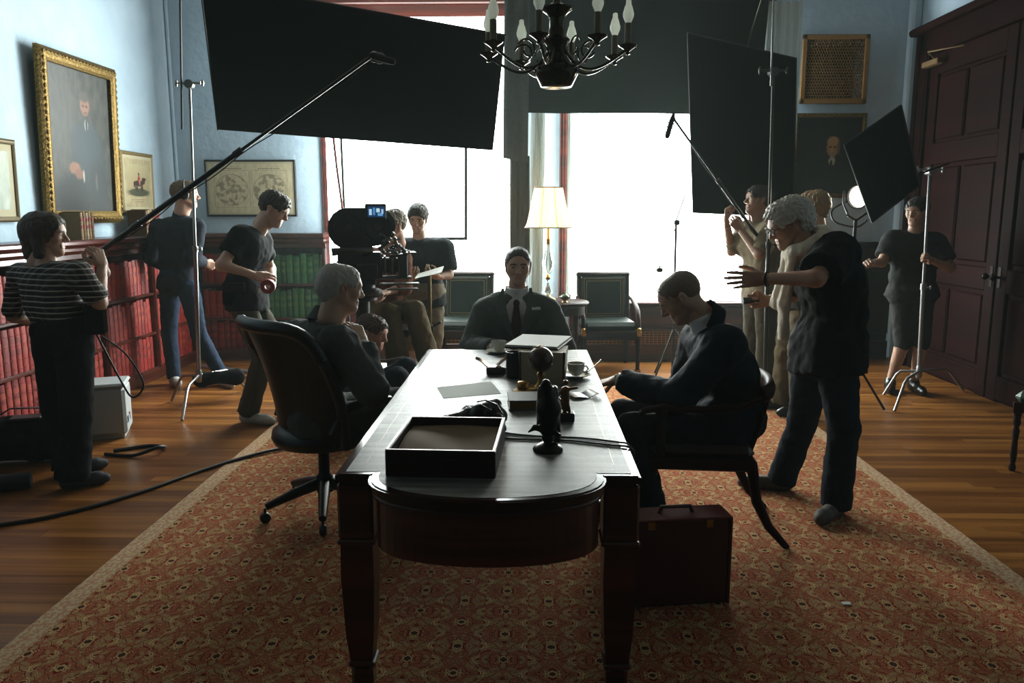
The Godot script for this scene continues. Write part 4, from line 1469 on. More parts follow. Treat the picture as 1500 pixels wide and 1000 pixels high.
func gilt_mat() -> StandardMaterial3D:
	if mats.has("gilt_frame"): return mats["gilt_frame"]
	var t := noise_tex(44, .05, [Color(.24, .18, .08), Color(.46, .37, .18), Color(.60, .50, .28)], 256, 4)
	var m := tri_mat("gilt_frame", t, Vector3.ONE * 3.0, .42, .75)
	m.normal_enabled = true
	m.normal_texture = noise_tex(45, .09, [], 256, 3, true)
	m.normal_scale = .6
	return m

func pictures() -> void:
	var gilt := gilt_mat()
	var o := framed("portrait_painting", "large gilt-framed oil portrait of a seated man on the left wall", Vector3(WALL_L + .05, 2.185, -6.78), PI / 2, 1.15, 1.37, .105, .06, gilt, seated_portrait(), .03, 0.0, 5)
	# carved beads along the gilt frame
	var g := geo()
	for k in 22:
		for s: int in [-1, 1]:
			g.ball(Vector3(-.53 + .0505 * k, s * .645, .055), .016, 6, Vector3(1.2, .8, .6))
	for k in 26:
		for s: int in [-1, 1]:
			g.ball(Vector3(s * .535, -.64 + .0512 * k, .055), .016, 6, Vector3(.8, 1.2, .6))
	obj("carving", g, gilt, o).set_meta("kind", "stuff")
	var slim := mat("slim_gilt", Color(.47, .40, .25), .5, .4)
	framed("horseman_print", "small framed print of a horse and rider on the left wall", Vector3(WALL_L + .03, 1.875, -7.76), PI / 2, .64, .59, .035, .02, slim, rider_print(), .02, .03)
	framed("landscape_print", "framed pale print cut by the left edge of the picture", Vector3(WALL_L + .03, 1.82, -5.52), PI / 2, .78, .60, .04, .025, mat("dark_gilt", Color(.34, .29, .17), .5, .4), brushed(80, 64, Color(.50, .55, .50), Color(.70, .73, .66), 61), .02, .05)
	framed("world_map", "black-framed double-hemisphere world map on the back wall", Vector3(-3.04, 1.855, WALL_B + .02), 0.0, 1.0, .61, .022, .02, mat("black_frame", Color(.045, .045, .045), .45), map_print(), 0.0, .02)
	framed("portrait_painting", "dark oil portrait of a bald man in a thin gilt frame", Vector3(3.19, 2.19, WALL_B + .03), 0.0, .76, .88, .045, .035, gilt, dark_portrait(), .02)
	# bronze honeycomb ventilation grille
	var bronze := mat("bronze_grille", Color(.62, .46, .24), .5, .2)
	var v := thing("ventilation_grille", "square bronze lattice ventilation grille high on the back wall", "grille", Vector3(3.21, 3.08, WALL_B))
	for s in 4:
		g = geo()
		g.at(Transform3D(Basis(Vector3(0, 0, 1), s * PI / 2), Vector3.ZERO))
		g.rbox(Vector3(0, .325, .014), Vector3(.70, .05, .028), .006)
		obj("frame_side", g, bronze, v)
	g = geo()
	# sheet-metal duct running back through the wall
	g.at(Transform3D(Basis.IDENTITY, v.position))
	g.box(Vector3(0, .32, -.45), Vector3(.68, .02, .90)); g.box(Vector3(0, -.32, -.45), Vector3(.68, .02, .90))
	g.box(Vector3(.33, 0, -.45), Vector3(.02, .62, .90)); g.box(Vector3(-.33, 0, -.45), Vector3(.02, .62, .90))
	g.box(Vector3(0, 0, -.91), Vector3(.68, .66, .02))
	obj("air_duct", g, mat("duct_tin", Color(.33, .29, .24), .8), get_node("wall_back"))
	g = geo()
	for r in 21:
		for c in 23:
			var p := Vector3(-.30 + .0273 * c + (.0137 if r % 2 else 0.0), -.298 + .0298 * r, .012)
			if absf(p.x) > .31: continue
			for k in 3:
				var a := TAU * k / 3 + PI / 6
				var e := p + Vector3(cos(a), sin(a), 0) * .0165
				g.tube([p + Vector3(0, 0, 0), e], .0042, 4, false)
	obj("lattice", g, bronze, v).set_meta("kind", "stuff")

# ---------------------------------------------------------------- furniture
func leather(called: String, c: Color, rough := .35) -> StandardMaterial3D:
	if mats.has(called): return mats[called]
	var m := mat(called, c, rough)
	m.normal_enabled = true
	m.normal_texture = noise_tex(70, .16, [], 256, 2, true)
	m.normal_scale = .25
	m.uv1_triplanar = true
	m.uv1_scale = Vector3.ONE * 3.0
	return m

func table_outline(grow: float) -> Array:
	# rectangle with a shallow step and a bowed end towards the camera; x across, y = -z
	var p := []
	var x0 := -.61 - grow
	var x1 := .354 + grow
	p.append(Vector2(x1, 4.70 + grow)); p.append(Vector2(x0, 4.70 + grow))
	p.append(Vector2(x0, 2.365 - grow)); p.append(Vector2(-.505 - grow, 2.365 - grow))
	var c := -.128
	for k in 25:
		var a := PI + PI * k / 24.0
		p.append(Vector2(c + cos(a) * (.372 + grow), 2.375 - grow - pow(maxf(0.0, -sin(a)), .75) * .235))
	p.append(Vector2(.249 + grow, 2.365 - grow)); p.append(Vector2(x1, 2.365 - grow))
	return p

func furniture() -> void:
	var wood := mahogany()
	var dk := dark_mahogany()
	# --- the long library table
	var t := thing("library_table", "long mahogany library table with a bowed end and leather top", "table", Vector3(0, .008, 0))
	var flat := Transform3D(Basis(Vector3.RIGHT, Vector3(0, 0, -1), Vector3.UP), Vector3.ZERO)   # polygon xy -> floor plan
	var tw := mat("table_polish", Color.WHITE, .16)
	tw.albedo_texture = ImageTexture.create_from_image(grain_image(256, 256, Color(.13, .05, .035), Color(.24, .10, .065), 6))
	tw.uv1_triplanar = true
	tw.uv1_world_triplanar = true
	tw.uv1_scale = Vector3(1.2, 1.2, 1.2)
	var g := geo()
	g.prism(table_outline(.0), .735, .757, flat)
	g.prism(table_outline(-.008), .757, .760, flat)
	g.prism(table_outline(-.012), .722, .735, flat)
	obj("table_top", g, tw, t)
	var lt := mat("table_leather", Color.WHITE, .21)
	lt.albedo_texture = ImageTexture.create_from_image(grain_image(512, 512, Color(.16, .18, .18), Color(.50, .51, .49), 66, 9.0))
	lt.roughness_texture = noise_tex(52, .12, [Color(.60, .60, .60), Color(.72, .72, .72), Color(.88, .88, .88)], 512, 5)
	lt.roughness = .68
	lt.uv1_triplanar = true
	lt.uv1_world_triplanar = true
	lt.uv1_scale = Vector3.ONE * 1.1
	lt.metallic_specular = .7
	g = geo()
	var inner := table_outline(-.028)
	g.prism(inner, .7602, .7612, flat)
	var lea := obj("leather_inset", g, lt, t, "worn dark leather writing surface")
	g = geo()
	for s in [[-.535, -.535, 2.47, 4.6], [.28, .28, 2.47, 4.6]]:
		g.box(Vector3(s[0], .7614, -(s[2] + s[3]) / 2), Vector3(.004, .0008, s[3] - s[2]))
	obj("tooled_line", g, mat("tooled_gilt", Color(.30, .24, .12), .4, .5), lea)
	# apron: straight sides, bowed front
	g = geo()
	g.box(Vector3(-.575, .635, -3.53), Vector3(.03, .175, 2.2))
	g.box(Vector3(.319, .635, -3.53), Vector3(.03, .175, 2.2))
	g.box(Vector3(-.128, .635, -4.645), Vector3(.88, .175, .03))
	obj("side_apron", g, wood, t)
	g = geo()
	var ring := []
	for k in 25:
		var a := PI + PI * k / 24.0
		ring.append(Vector2(-.128 + cos(a) * .352, 2.395 - pow(maxf(0.0, -sin(a)), .75) * .225))
	for k in 25:
		var a := TAU - PI * k / 24.0
		ring.append(Vector2(-.128 + cos(a) * .325, 2.425 - pow(maxf(0.0, -sin(a)), .75) * .225))
	g.prism(ring, .545, .724, flat)
	obj("bow_apron", g, wood, t)
	g = geo()
	var bead := []
	for k in 25:
		var a := PI + PI * k / 24.0
		bead.append(Vector3(-.128 + cos(a) * .356, .715, -(2.39 - pow(maxf(0.0, -sin(a)), .75) * .23)))
	g.tube(bead, .009, 6)
	obj("bead_moulding", g, wood, t)
	for lx: float in [-.553, .297]:
		for lz: float in [-2.435, -4.60]:
			g = geo()
			# square block, then a tapered square leg with a panel and a flared foot
			g.rbox(Vector3(lx, .63, lz), Vector3(.115, .19, .115), .008)
			g.rbox(Vector3(lx, .528, lz), Vector3(.125, .018, .125), .006)
			var prof := [[.052, .52], [.054, .40], [.046, .20], [.036, .10]]
			for k in 3:
				var a: Array = prof[k]
				var b: Array = prof[k + 1]
				for q in 4:
					var r := Basis(Vector3.UP, q * PI / 2)
					g.quad(Vector3(lx, 0, lz) + r * Vector3(-b[0], b[1], b[0]), Vector3(lx, 0, lz) + r * Vector3(b[0], b[1], b[0]), Vector3(lx, 0, lz) + r * Vector3(a[0], a[1], a[0]), Vector3(lx, 0, lz) + r * Vector3(-a[0], a[1], a[0]))
			g.rbox(Vector3(lx, .092, lz), Vector3(.09, .02, .09), .006)
			g.rbox(Vector3(lx, .043, lz), Vector3(.072, .085, .072), .012)
			obj("leg", g, wood, t)
	# --- swivel chair on the left
	swivel_chair(Vector3(-1.10, .008, -3.95), deg_to_rad(136))
	# --- wooden armchair on the right
	arm_chair(Vector3(.86, .008, -3.86), deg_to_rad(-95))
	# --- green leather armchairs by the windows
	green_chair(Vector3(.80, 0, -8.0), deg_to_rad(4), "green leather armchair with gilt mounts under the right window")
	green_chair(Vector3(-.66, 0, -8.02), deg_to_rad(-3), "green leather armchair half hidden behind the facing seated man")
	desk_end_chair()
	side_table(Vector3(.30, 0, -7.6))
	table_lamp(Vector3(.185, .745, -7.62))
	# brass dish with a jade knob on the side table
	var d := thing("trinket_dish", "small brass footed dish with green lid on side table", "dish", Vector3(.345, .745, -7.48))
	g = geo()
	g.lathe([[0, 0], [.03, 0], [.028, .006], [.012, .014], [.02, .022], [.055, .045], [.06, .055], [.054, .053], [0, .03]], Vector3.ZERO, 20)
	obj("bowl", g, mat("old_brass"), d)
	g = geo()
	g.lathe([[.045, .048], [.04, .065], [.015, .078], [.008, .084], [.012, .094], [0, .1]], Vector3.ZERO, 16)
	obj("lid", g, mat("jade", Color(.12, .30, .20), .3), d)
	corner_chair()

func swivel_chair(where: Vector3, turn: float) -> void:
	# local: sitter faces +z
	var o := thing("swivel_chair", "black leather swivel chair with high shell back at table", "chair", where, turn)
	var lm := leather("black_leather", Color(.026, .026, .028), .38)
	var fm := mat("dark_wood_base", Color(.06, .045, .035), .4)
	var g := geo()
	# shell: wraps round the sides, rises to a soft arch at the back
	var shell := func(u: float, v: float) -> Vector3:
		var a := lerpf(-1.25, 1.25, u)
		var h := lerpf(.42, 1.05 - .16 * pow(absf(a) / 1.25, 5.0), v)
		var r := .29 + .05 * v
		return Vector3(sin(a) * r * 1.02, h, -cos(a) * (r * .78) + .06 - .13 * v * v)
	g.sheet(shell, 24, 14, -.055)
	var edge := []
	for k in 25:
		edge.append(shell.call(k / 24.0, 1.0) + Vector3(0, -.005, .0))
	g.tube(edge, .034, 8)
	for e in [0.0, 1.0]:
		var sd := []
		for k in 9: sd.append(shell.call(e, k / 8.0))
		g.tube(sd, .03, 8)
	obj("backrest", g, lm, o)
	g = geo()
	g.lathe([[0, .385], [.20, .385], [.255, .40], [.27, .43], [.265, .465], [.23, .49], [.1, .50], [0, .50]], Vector3(0, 0, .04), 28)
	obj("seat", g, lm, o)
	for s: int in [-1, 1]:
		g = geo()
		g.tube([Vector3(s * .27, .50, -.08), Vector3(s * .30, .62, -.02), Vector3(s * .30, .645, .10), Vector3(s * .29, .63, .24), Vector3(s * .28, .50, .22)], [.02, .026, .03, .028, .02], 8)
		obj("armrest", g, lm, o)
	g = geo()
	g.lathe([[.0, .12], [.045, .12], [.045, .2], [.03, .22], [.03, .36], [.05, .38], [.12, .392], [0, .395]], Vector3(0, 0, .03), 16)
	obj("column", g, mat("steel_dark", Color(.10, .10, .10), .35, .8), o)
	for k in 5:
		g = geo()
		var a := TAU * k / 5 + .35
		var d := Vector3(sin(a), 0, cos(a))
		g.tube([Vector3(0, .165, .03) + d * .03, Vector3(0, .13, .03) + d * .17, Vector3(0, .085, .03) + d * .31], [.034, .028, .02], 8, true, 1.0)
		var leg := obj("leg", g, fm, o)
		g = geo()
		var c := Vector3(0, .028, .03) + d * .315
		g.lathe([[0, -.018], [.022, -.018], [.028, -.01], [.028, .01], [.022, .018], [0, .018]], c, 14, d.cross(Vector3.UP))
		g.tube([c, c + Vector3(0, .05, 0)], .008, 6)
		obj("caster", g, mat("caster_black", Color(.03, .03, .03), .4), leg)

func arm_chair(where: Vector3, turn: float) -> void:
	var o := thing("arm_chair", "dark wooden armchair with curved rail and carved arms at table", "chair", where, turn)
	var m := dark_mahogany()
	var g := geo()
	g.rbox(Vector3(0, .455, .02), Vector3(.54, .07, .50), .03)
	obj("seat", g, leather("oxblood_leather", Color(.09, .022, .02), .35), o)
	g = geo()
	g.rbox(Vector3(0, .40, .02), Vector3(.56, .06, .52), .012)
	obj("seat_rail", g, m, o)
	for s: int in [-1, 1]:
		g = geo()
		g.lathe([[.016, .0], [.022, .03], [.018, .06], [.024, .24], [.03, .30], [.022, .32], [.032, .34], [.032, .40]], Vector3(s * .25, 0, .25), 14)
		obj("leg", g, m, o)
		g = geo()
		g.tube([Vector3(s * .25, .40, -.22), Vector3(s * .25, .22, -.25), Vector3(s * .255, .10, -.31), Vector3(s * .26, 0, -.40)], [.027, .025, .021, .016], 8)
		obj("leg", g, m, o)
		# arm: scroll front post, flat hand rest sweeping back to the crest rail
		g = geo()
		g.lathe([[.02, .43], [.026, .47], [.018, .52], [.026, .58], [.02, .62], [.03, .645], [.03, .66]], Vector3(s * .265, 0, .21), 12)
		obj("arm_post", g, m, o)
		g = geo()
		g.tube([Vector3(s * .265, .655, .29), Vector3(s * .27, .675, .20), Vector3(s * .285, .67, .02), Vector3(s * .28, .685, -.14), Vector3(s * .24, .73, -.27)], [.022, .03, .026, .024, .024], 8, true, .7)
		var rl := obj("armrest", g, m, o)
		g = geo()
		for k in 3: g.ball(Vector3(s * .265 + (k - 1) * .017, .645, .30), .016, 8)
		obj("carved_knuckle", g, m, rl)
	g = geo()
	var crest := []
	for k in 13:
		var a := PI * k / 12.0
		crest.append(Vector3(-cos(a) * .25, .74 + sin(a) * .02, -.25 - sin(a) * .07))
	g.tube(crest, .026, 8, true, 1.6)
	obj("crest_rail", g, m, o)
	for k in 5:
		g = geo()
		var x := -.16 + .08 * k
		g.tube([Vector3(x, .42, -.22), Vector3(x, .58, -.27), Vector3(x, .73, -.30)], .011, 6)
		obj("spindle", g, m, o)

func green_chair(where: Vector3, turn: float, label: String) -> void:
	var o := thing("green_armchair", label, "chair", where, turn, "green leather armchairs")
	var m := dark_mahogany()
	var gl := leather("green_leather", Color(.05, .10, .085), .42)
	gl.metallic_specular = .3
	var brass := mat("old_brass")
	var g := geo()
	g.rbox(Vector3(0, .47, .03), Vector3(.54, .09, .50), .035)
	obj("seat", g, gl, o)
	g = geo()
	g.rbox(Vector3(0, .39, .03), Vector3(.58, .09, .54), .012)
	obj("seat_rail", g, m, o)
	# back: framed panel, leaning, with a double row of brass nails
	var bx := Transform3D(Basis(Vector3.RIGHT, -.13), Vector3(0, .50, -.22))
	g = geo()
	g.at(bx)
	g.rbox(Vector3(-.255, .21, 0), Vector3(.045, .50, .045), .01)
	g.rbox(Vector3(.255, .21, 0), Vector3(.045, .50, .045), .01)
	g.rbox(Vector3(0, .455, 0), Vector3(.57, .05, .055), .018)
	g.rbox(Vector3(0, -.01, 0), Vector3(.5, .05, .04), .01)
	obj("back_frame", g, m, o)
	g = geo()
	g.at(bx)
	g.rbox(Vector3(0, .215, .012), Vector3(.475, .44, .045), .018)
	var bp := obj("backrest", g, gl, o)
	g = geo()
	g.at(bx)
	for i in [.205, .180]:
		for s: int in [-1, 1]:
			g.box(Vector3(s * i, .215, .036), Vector3(.006, i * 1.9, .004))
			g.box(Vector3(0, .215 + s * i * .95, .036), Vector3(i * 2, .006, .004))
	obj("nail_trim", g, mat("nail_brass", Color(.58, .50, .32), .35, .8), bp)
	for s: int in [-1, 1]:
		g = geo()
		g.tube([Vector3(s * .275, .40, .26), Vector3(s * .275, .25, .26), Vector3(s * .275, 0, .265)], [.032, .026, .018], 4)
		obj("leg", g, m, o)
		g = geo()
		g.tube([Vector3(s * .26, .40, -.22), Vector3(s * .26, .2, -.25), Vector3(s * .265, 0, -.32)], [.028, .024, .018], 8)
		obj("leg", g, m, o)
		g = geo()
		g.tube([Vector3(s * .27, .72, -.27), Vector3(s * .285, .70, -.12), Vector3(s * .285, .655, .06), Vector3(s * .28, .62, .17), Vector3(s * .275, .55, .24), Vector3(s * .275, .42, .26)], [.018, .024, .026, .026, .024, .03], 8, true, .8)
		var ar := obj("armrest", g, m, o)
		g = geo()
		g.ball(Vector3(s * .278, .44, .285), .024, 10)
		g.ball(Vector3(s * .275, .405, .292), .03, 10, Vector3(1, 1.1, .5))
		obj("gilt_mount", g, brass, ar)
		g = geo()
		g.lathe([[.028, 0], [.034, .02], [.03, .04]], Vector3(s * .275, 0.0, .265), 10)
		obj("gilt_sabot", g, brass, ar)

func desk_end_chair() -> void:
	# chair of the man at the far end, almost all behind him
	var o := thing("desk_chair", "dark leather chair under the man facing the camera", "chair", Vector3(-.08, .008, -5.10), 0.0)
	var m := dark_mahogany()
	var g := geo()
	g.rbox(Vector3(0, .44, 0), Vector3(.50, .08, .48), .03)
	obj("seat", g, leather("black_leather", Color(.026, .026, .028), .38), o)
	g = geo()
	g.rbox(Vector3(0, .70, -.30), Vector3(.46, .36, .06), .025)
	obj("backrest", g, leather("black_leather", Color(.026, .026, .028), .38), o)
	for sx: int in [-1, 1]:
		g = geo()
		g.tube([Vector3(sx * .22, 0, .2), Vector3(sx * .22, .42, .2)], [.016, .026], 8)
		obj("leg", g, m, o)
		g = geo()
		g.tube([Vector3(sx * .21, 0, -.26), Vector3(sx * .21, .42, -.22), Vector3(sx * .21, .75, -.29)], [.016, .024, .02], 8)
		obj("leg", g, m, o)

func side_table(where: Vector3) -> void:
	var o := thing("side_table", "small round dark side table carrying the lamp", "table", where)
	var m := dark_mahogany()
	var g := geo()
	g.lathe([[0, .70], [.20, .70], [.275, .712], [.285, .722], [.285, .735], [.275, .745], [0, .745]], Vector3.ZERO, 32)
	obj("table_top", g, m, o)
	g = geo()
	g.lathe([[.235, .62], [.245, .625], [.245, .70], [.235, .705]], Vector3.ZERO, 32)
	obj("apron", g, m, o)
	for k in 4:
		var a := PI / 4 + k * PI / 2
		g = geo()
		var d := Vector3(cos(a), 0, sin(a))
		g.tube([d * .22 + Vector3(0, .64, 0), d * .21 + Vector3(0, .35, 0), d * .23 + Vector3(0, 0, 0)], [.024, .018, .013], 8)
		obj("leg", g, m, o)
	g = geo()
	g.lathe([[0, .17], [.2, .17], [.205, .18], [.2, .19], [0, .19]], Vector3.ZERO, 24)
	obj("lower_shelf", g, m, o)

func table_lamp(where: Vector3) -> void:
	var o := thing("table_lamp", "cut-glass table lamp with lit cream bell shade", "lamp", where)
	var glass := mat("cut_glass", Color(.9, .95, .93, .12), .04)
	glass.transparency = BaseMaterial3D.TRANSPARENCY_ALPHA
	glass.refraction_enabled = true
	glass.refraction_scale = .05
	var brass := mat("old_brass")
	var g := geo()
	g.lathe([[0, 0], [.075, 0], [.08, .012], [.07, .025], [.03, .04], [.022, .06], [.0, .06]], Vector3.ZERO, 20)
	g.lathe([[.012, .20], [.02, .21], [.03, .225], [.02, .24], [.012, .25]], Vector3.ZERO, 14)
	g.lathe([[.010, .54], [.022, .55], [.018, .57], [.024, .585], [.014, .60], [.012, .72], [.022, .725], [.022, .74], [0, .745]], Vector3.ZERO, 14)
	obj("stem", g, brass, o)
	g = geo()
	g.lathe([[.018, .06], [.05, .08], [.034, .12], [.016, .16], [.014, .20], [0, .20]], Vector3.ZERO, 10)
	obj("glass_foot", g, glass, o)
	g = geo()
	g.lathe([[.014, .25], [.03, .27], [.055, .33], [.06, .37], [.05, .42], [.034, .48], [.022, .54], [0, .54]], Vector3.ZERO, 10)
	obj("glass_body", g, glass, o)
	var sh := mat("lamp_shade_silk", Color(.88, .83, .70), .9)
	sh.backlight_enabled = true
	sh.backlight = Color(.80, .72, .55)
	sh.emission_enabled = true
	sh.emission = Color(1.0, .86, .60)
	sh.emission_energy_multiplier = .42
	g = geo()
	var bell := func(u: float, v: float) -> Vector3:
		var a := -u * TAU
		var r := lerpf(.228, .135, pow(v, .62))
		r += .006 * sin(v * PI) * absf(cos(a * 4.0))
		return Vector3(cos(a) * r, lerpf(.705, 1.08, v), sin(a) * r)
	g.sheet(bell, 64, 14)
	obj("lamp_shade", g, sh, o)
	g = geo()
	for e in [0.0, 1.0]:
		var rim := []
		for k in 49: rim.append(bell.call(k / 48.0, e))
		g.tube(rim, .005, 5, false)
	for k in 8:
		var rb := []
		for q in 9: rb.append(bell.call((k + .5) / 8.0, q / 8.0) * Vector3(1.004, 1, 1.004))
		g.tube(rb, .003, 4, false)
	obj("shade_piping", g, mat("piping_brown", Color(.36, .25, .12), .8), o)
	g = geo()
	g.ball(Vector3(0, .86, 0), .035, 12, Vector3(1, 1.3, 1))
	var bm := mat("lamp_bulb", Color(1, .95, .85), .5)
	bm.emission_enabled = true
	bm.emission = Color(1.0, .82, .52)
	bm.emission_energy_multiplier = 4.0
	obj("bulb", g, bm, o)
	var l := OmniLight3D.new()
	l.name = "lamp_glow"
	l.position = Vector3(0, .86, 0)
	l.light_color = Color(1.0, .80, .50)
	l.light_energy = .22
	l.light_size = .035
	l.omni_range = 15.0
	l.omni_attenuation = 2.0
	l.shadow_enabled = true
	o.add_child(l)

func corner_chair() -> void:
	# corner of a stool-like chair at the right edge of the picture
	var o := thing("side_chair", "turned-leg side chair with pale green seat, cut by the frame edge", "chair", Vector3(3.325, 0, -4.76), deg_to_rad(-45))
	var m := dark_mahogany()
	var g := geo()
	g.rbox(Vector3(0, .47, 0), Vector3(.50, .08, .48), .035)
	obj("seat", g, leather("sage_leather", Color(.25, .34, .29), .32), o)
	g = geo()
	g.rbox(Vector3(0, .405, 0), Vector3(.50, .055, .48), .01)
	obj("seat_rail", g, m, o)
	for sx: int in [-1, 1]:
		for sz: int in [-1, 1]:
			g = geo()
			g.rbox(Vector3(sx * .225, .405, sz * .215), Vector3(.05, .07, .05), .006)
			g.lathe([[.016, 0], [.022, .02], [.014, .05], [.020, .10], [.016, .20], [.022, .26], [.014, .28], [.024, .31], [.018, .34], [.024, .37]], Vector3(sx * .225, 0, sz * .215), 12)
			obj("leg", g, m, o)
	g = geo()
	g.rbox(Vector3(0, .90, -.25), Vector3(.48, .14, .03), .01)
	obj("crest_rail", g, m, o)
	for sx: int in [-1, 1]:
		g = geo()
		g.tube([Vector3(sx * .22, .43, -.215), Vector3(sx * .22, .70, -.23), Vector3(sx * .22, .92, -.26)], .018, 8)
		obj("back_post", g, m, o)

# ---------------------------------------------------------------- things on and under the table
const TT := .7690   # top of the leather

func cup(where: Vector3, turn: float, label: String, slabel: String) -> void:
	var china := mat("china", Color(.80, .80, .76), .18)
	var o := thing("coffee_cup", label, "cup", where + Vector3(0, .012, 0), turn)
	var g := geo()
	g.lathe([[0, 0], [.022, 0], [.024, .006], [.034, .012], [.042, .035], [.044, .062], [.042, .062], [.038, .03], [.02, .012], [0, .011]], Vector3.ZERO, 24)
	obj("bowl", g, china, o)
	g = geo()
	g.tube([Vector3(.041, .05, 0), Vector3(.058, .052, 0), Vector3(.066, .038, 0), Vector3(.056, .022, 0), Vector3(.039, .022, 0)], .0042, 6)
	obj("handle", g, china, o)
	g = geo()
	g.lathe([[0, .05], [.0405, .05]], Vector3.ZERO, 20)
	obj("coffee", g, mat("coffee", Color(.06, .03, .015), .1), o)
	g = geo()
	g.lathe([[0, 0], [.036, 0], [.04, .004], [.06, .010], [.075, .017], [.074, .019], [.055, .013], [.03, .008], [0, .008]], Vector3.ZERO, 28)
	var s := single("saucer", g, china, slabel, "saucer")
	s.position = where
	s.rotation.y = turn

func desk_things() -> void:
	var brass := mat("old_brass")
	var bronze := mat("dark_bronze", Color(.10, .062, .038), .34, .7)
	var dk := dark_mahogany()
	# letter tray
	var o := thing("letter_tray", "dark mahogany letter tray with brown papers nearest the camera", "tray", Vector3(-.265, TT, -2.545), deg_to_rad(-2.5))
	var g := geo()
	g.box(Vector3(0, .004, 0), Vector3(.335, .008, .41))
	obj("base", g, dk, o)
	for s in [[Vector3(0, .043, .20), Vector3(.345, .086, .012)], [Vector3(0, .043, -.20), Vector3(.345, .086, .012)], [Vector3(-.167, .043, 0), Vector3(.012, .086, .40)], [Vector3(.167, .043, 0), Vector3(.012, .086, .40)]]:
		g = geo()
		g.rbox(s[0], s[1], .003)
		obj("side_panel", g, dk, o)
	g = geo()
	g.box(Vector3(0, .0872, .2), Vector3(.345, .002, .008)); g.box(Vector3(0, .0872, -.2), Vector3(.345, .002, .008))
	g.box(Vector3(-.167, .0872, 0), Vector3(.008, .002, .4)); g.box(Vector3(.167, .0872, 0), Vector3(.008, .002, .4))
	obj("edge_trim", g, mat("tray_edge", Color(.46, .40, .34), .35, .3), o)
	g = geo()
	g.box(Vector3(0, .0565, .2065), Vector3(.33, .0015, .001))
	obj("inlay_line", g, mat("tray_inlay", Color(.30, .14, .11), .4), o)
	g = geo()
	g.sheet(func(u: float, v: float): return Vector3(lerpf(-.155, .155, u), .050 + .012 * sin(u * 5.0 + v * 2.0) * sin(v * 3.4) + .010 * v, lerpf(.185, -.185, v)), 14, 14, .035)
	single("paper_pile", g, mat("brown_paper", Color(.46, .38, .28), .9), "brown crumpled papers lying in the letter tray", "papers").transform = o.transform
	# folded black leather case
	var f := field(.004, 26.0, 9)
	f.cap(Vector3(-.10, .025, .02), Vector3(.02, .035, .0), .03, .042, .03)
	f.cap(Vector3(.0, .04, -.03), Vector3(.10, .045, .01), .045, .035, .03)
	f.cap(Vector3(.03, .07, .02), Vector3(.09, .085, -.02), .03, .022, .02)
	f.cap(Vector3(-.13, .018, .03), Vector3(-.06, .02, -.03), .022, .025, .02)
	f.cap(Vector3(.10, .05, .05), Vector3(.115, .02, .10), .014, .012, .01)
	f.cap(Vector3(-.5, -.2, 0), Vector3(.5, -.2, 0), .2, .2, .003, 1)
	o = thing("leather_case", "crumpled black leather camera case behind the letter tray", "case", Vector3(-.215, TT, -2.93), .1)
	from_jobs("body", [[job(f, .006), Transform3D.IDENTITY]], leather("soft_black_leather", Color(.022, .022, .024), .32), o)
	g = geo()
	g.tube([Vector3(.02, .105, .02), Vector3(.05, .115, .04), Vector3(.09, .10, .05), Vector3(.115, .06, .06), Vector3(.118, .02, .09)], .007, 6, true, .4)
	g.tube([Vector3(-.02, .085, .03), Vector3(.03, .1, .045), Vector3(.07, .08, .06)], .005, 6, true, .4)
	obj("strap", g, leather("strap_black", Color(.04, .04, .042), .3), o)
	g = geo()
	g.box(Vector3(-.095, .055, .035), Vector3(.010, .006, .010))
	obj("red_tab", g, mat("red_tab", Color(.5, .06, .05), .5), o)
	# loose paper
	g = geo()
	g.prism([Vector2(-.433, 3.62), Vector2(-.182, 3.76), Vector2(-.125, 3.50), Vector2(-.378, 3.40)], TT, TT + .0016, Transform3D(Basis(Vector3.RIGHT, Vector3(0, 0, -1), Vector3.UP), Vector3.ZERO))
	single("paper_sheet", g, mat("grey_paper", Color(.72, .74, .71), .8), "loose grey sheet lying left of the brass inkstand", "paper")
	cup(Vector3(-.178, TT, -4.56), .6, "white china cup before the man facing the camera", "white saucer under the far coffee cup")
	cup(Vector3(.238, TT, -3.87), -.5, "white china cup by the right man's hand", "white saucer under the right-hand coffee cup")
	# document box with a white folder on it
	o = thing("document_box", "cream paper-covered document box in the middle of the table", "box", Vector3(.075, TT, -3.80), deg_to_rad(-6))
	g = geo()
	for q in 4:
		var r := Basis(Vector3.UP, q * PI / 2)
		var a := .105 if q % 2 == 0 else .10
		var b := .10 if q % 2 == 0 else .105
		g.quad(r * Vector3(-a, 0, b), r * Vector3(a, 0, b), r * Vector3(a * 1.08, .158, b * 1.08), r * Vector3(-a * 1.08, .158, b * 1.08))
	g.quad(Vector3(-.113, .158, .108), Vector3(.113, .158, .108), Vector3(.113, .158, -.108), Vector3(-.113, .158, -.108))
	obj("body", g, mat("cream_card", Color(.62, .57, .47), .7), o)
	g = geo()
	for s: int in [-1, 1]:
		g = geo()
		g.rbox(Vector3(s * .105, .08, .105), Vector3(.010, .163, .010), .003)
		obj("corner_binding", g, mat("binding_brown", Color(.16, .085, .05), .5), o)
	o = thing("folder", "white folder with a black edge on the document box", "folder", Vector3(.055, TT + .158, -3.95), deg_to_rad(-14))
	g = geo()
	g.rbox(Vector3(0, .004, 0), Vector3(.27, .008, .36), .002)
	obj("cover", g, mat("black_card", Color(.03, .035, .035), .5), o)
	g = geo()
	g.box(Vector3(-.002, .013, -.002), Vector3(.262, .010, .352))
	obj("sheets", g, mat("white_paper", Color(.78, .79, .77), .7), o)
	# ribbed black tumbler
	g = geo()
	var prof := [[0, 0], [.034, 0]]
	for k in 9:
		prof.append([.038, .008 + k * .013]); prof.append([.036, .0135 + k * .013])
	prof.append([.039, .132]); prof.append([.035, .132]); prof.append([.033, .02]); prof.append([0, .02])
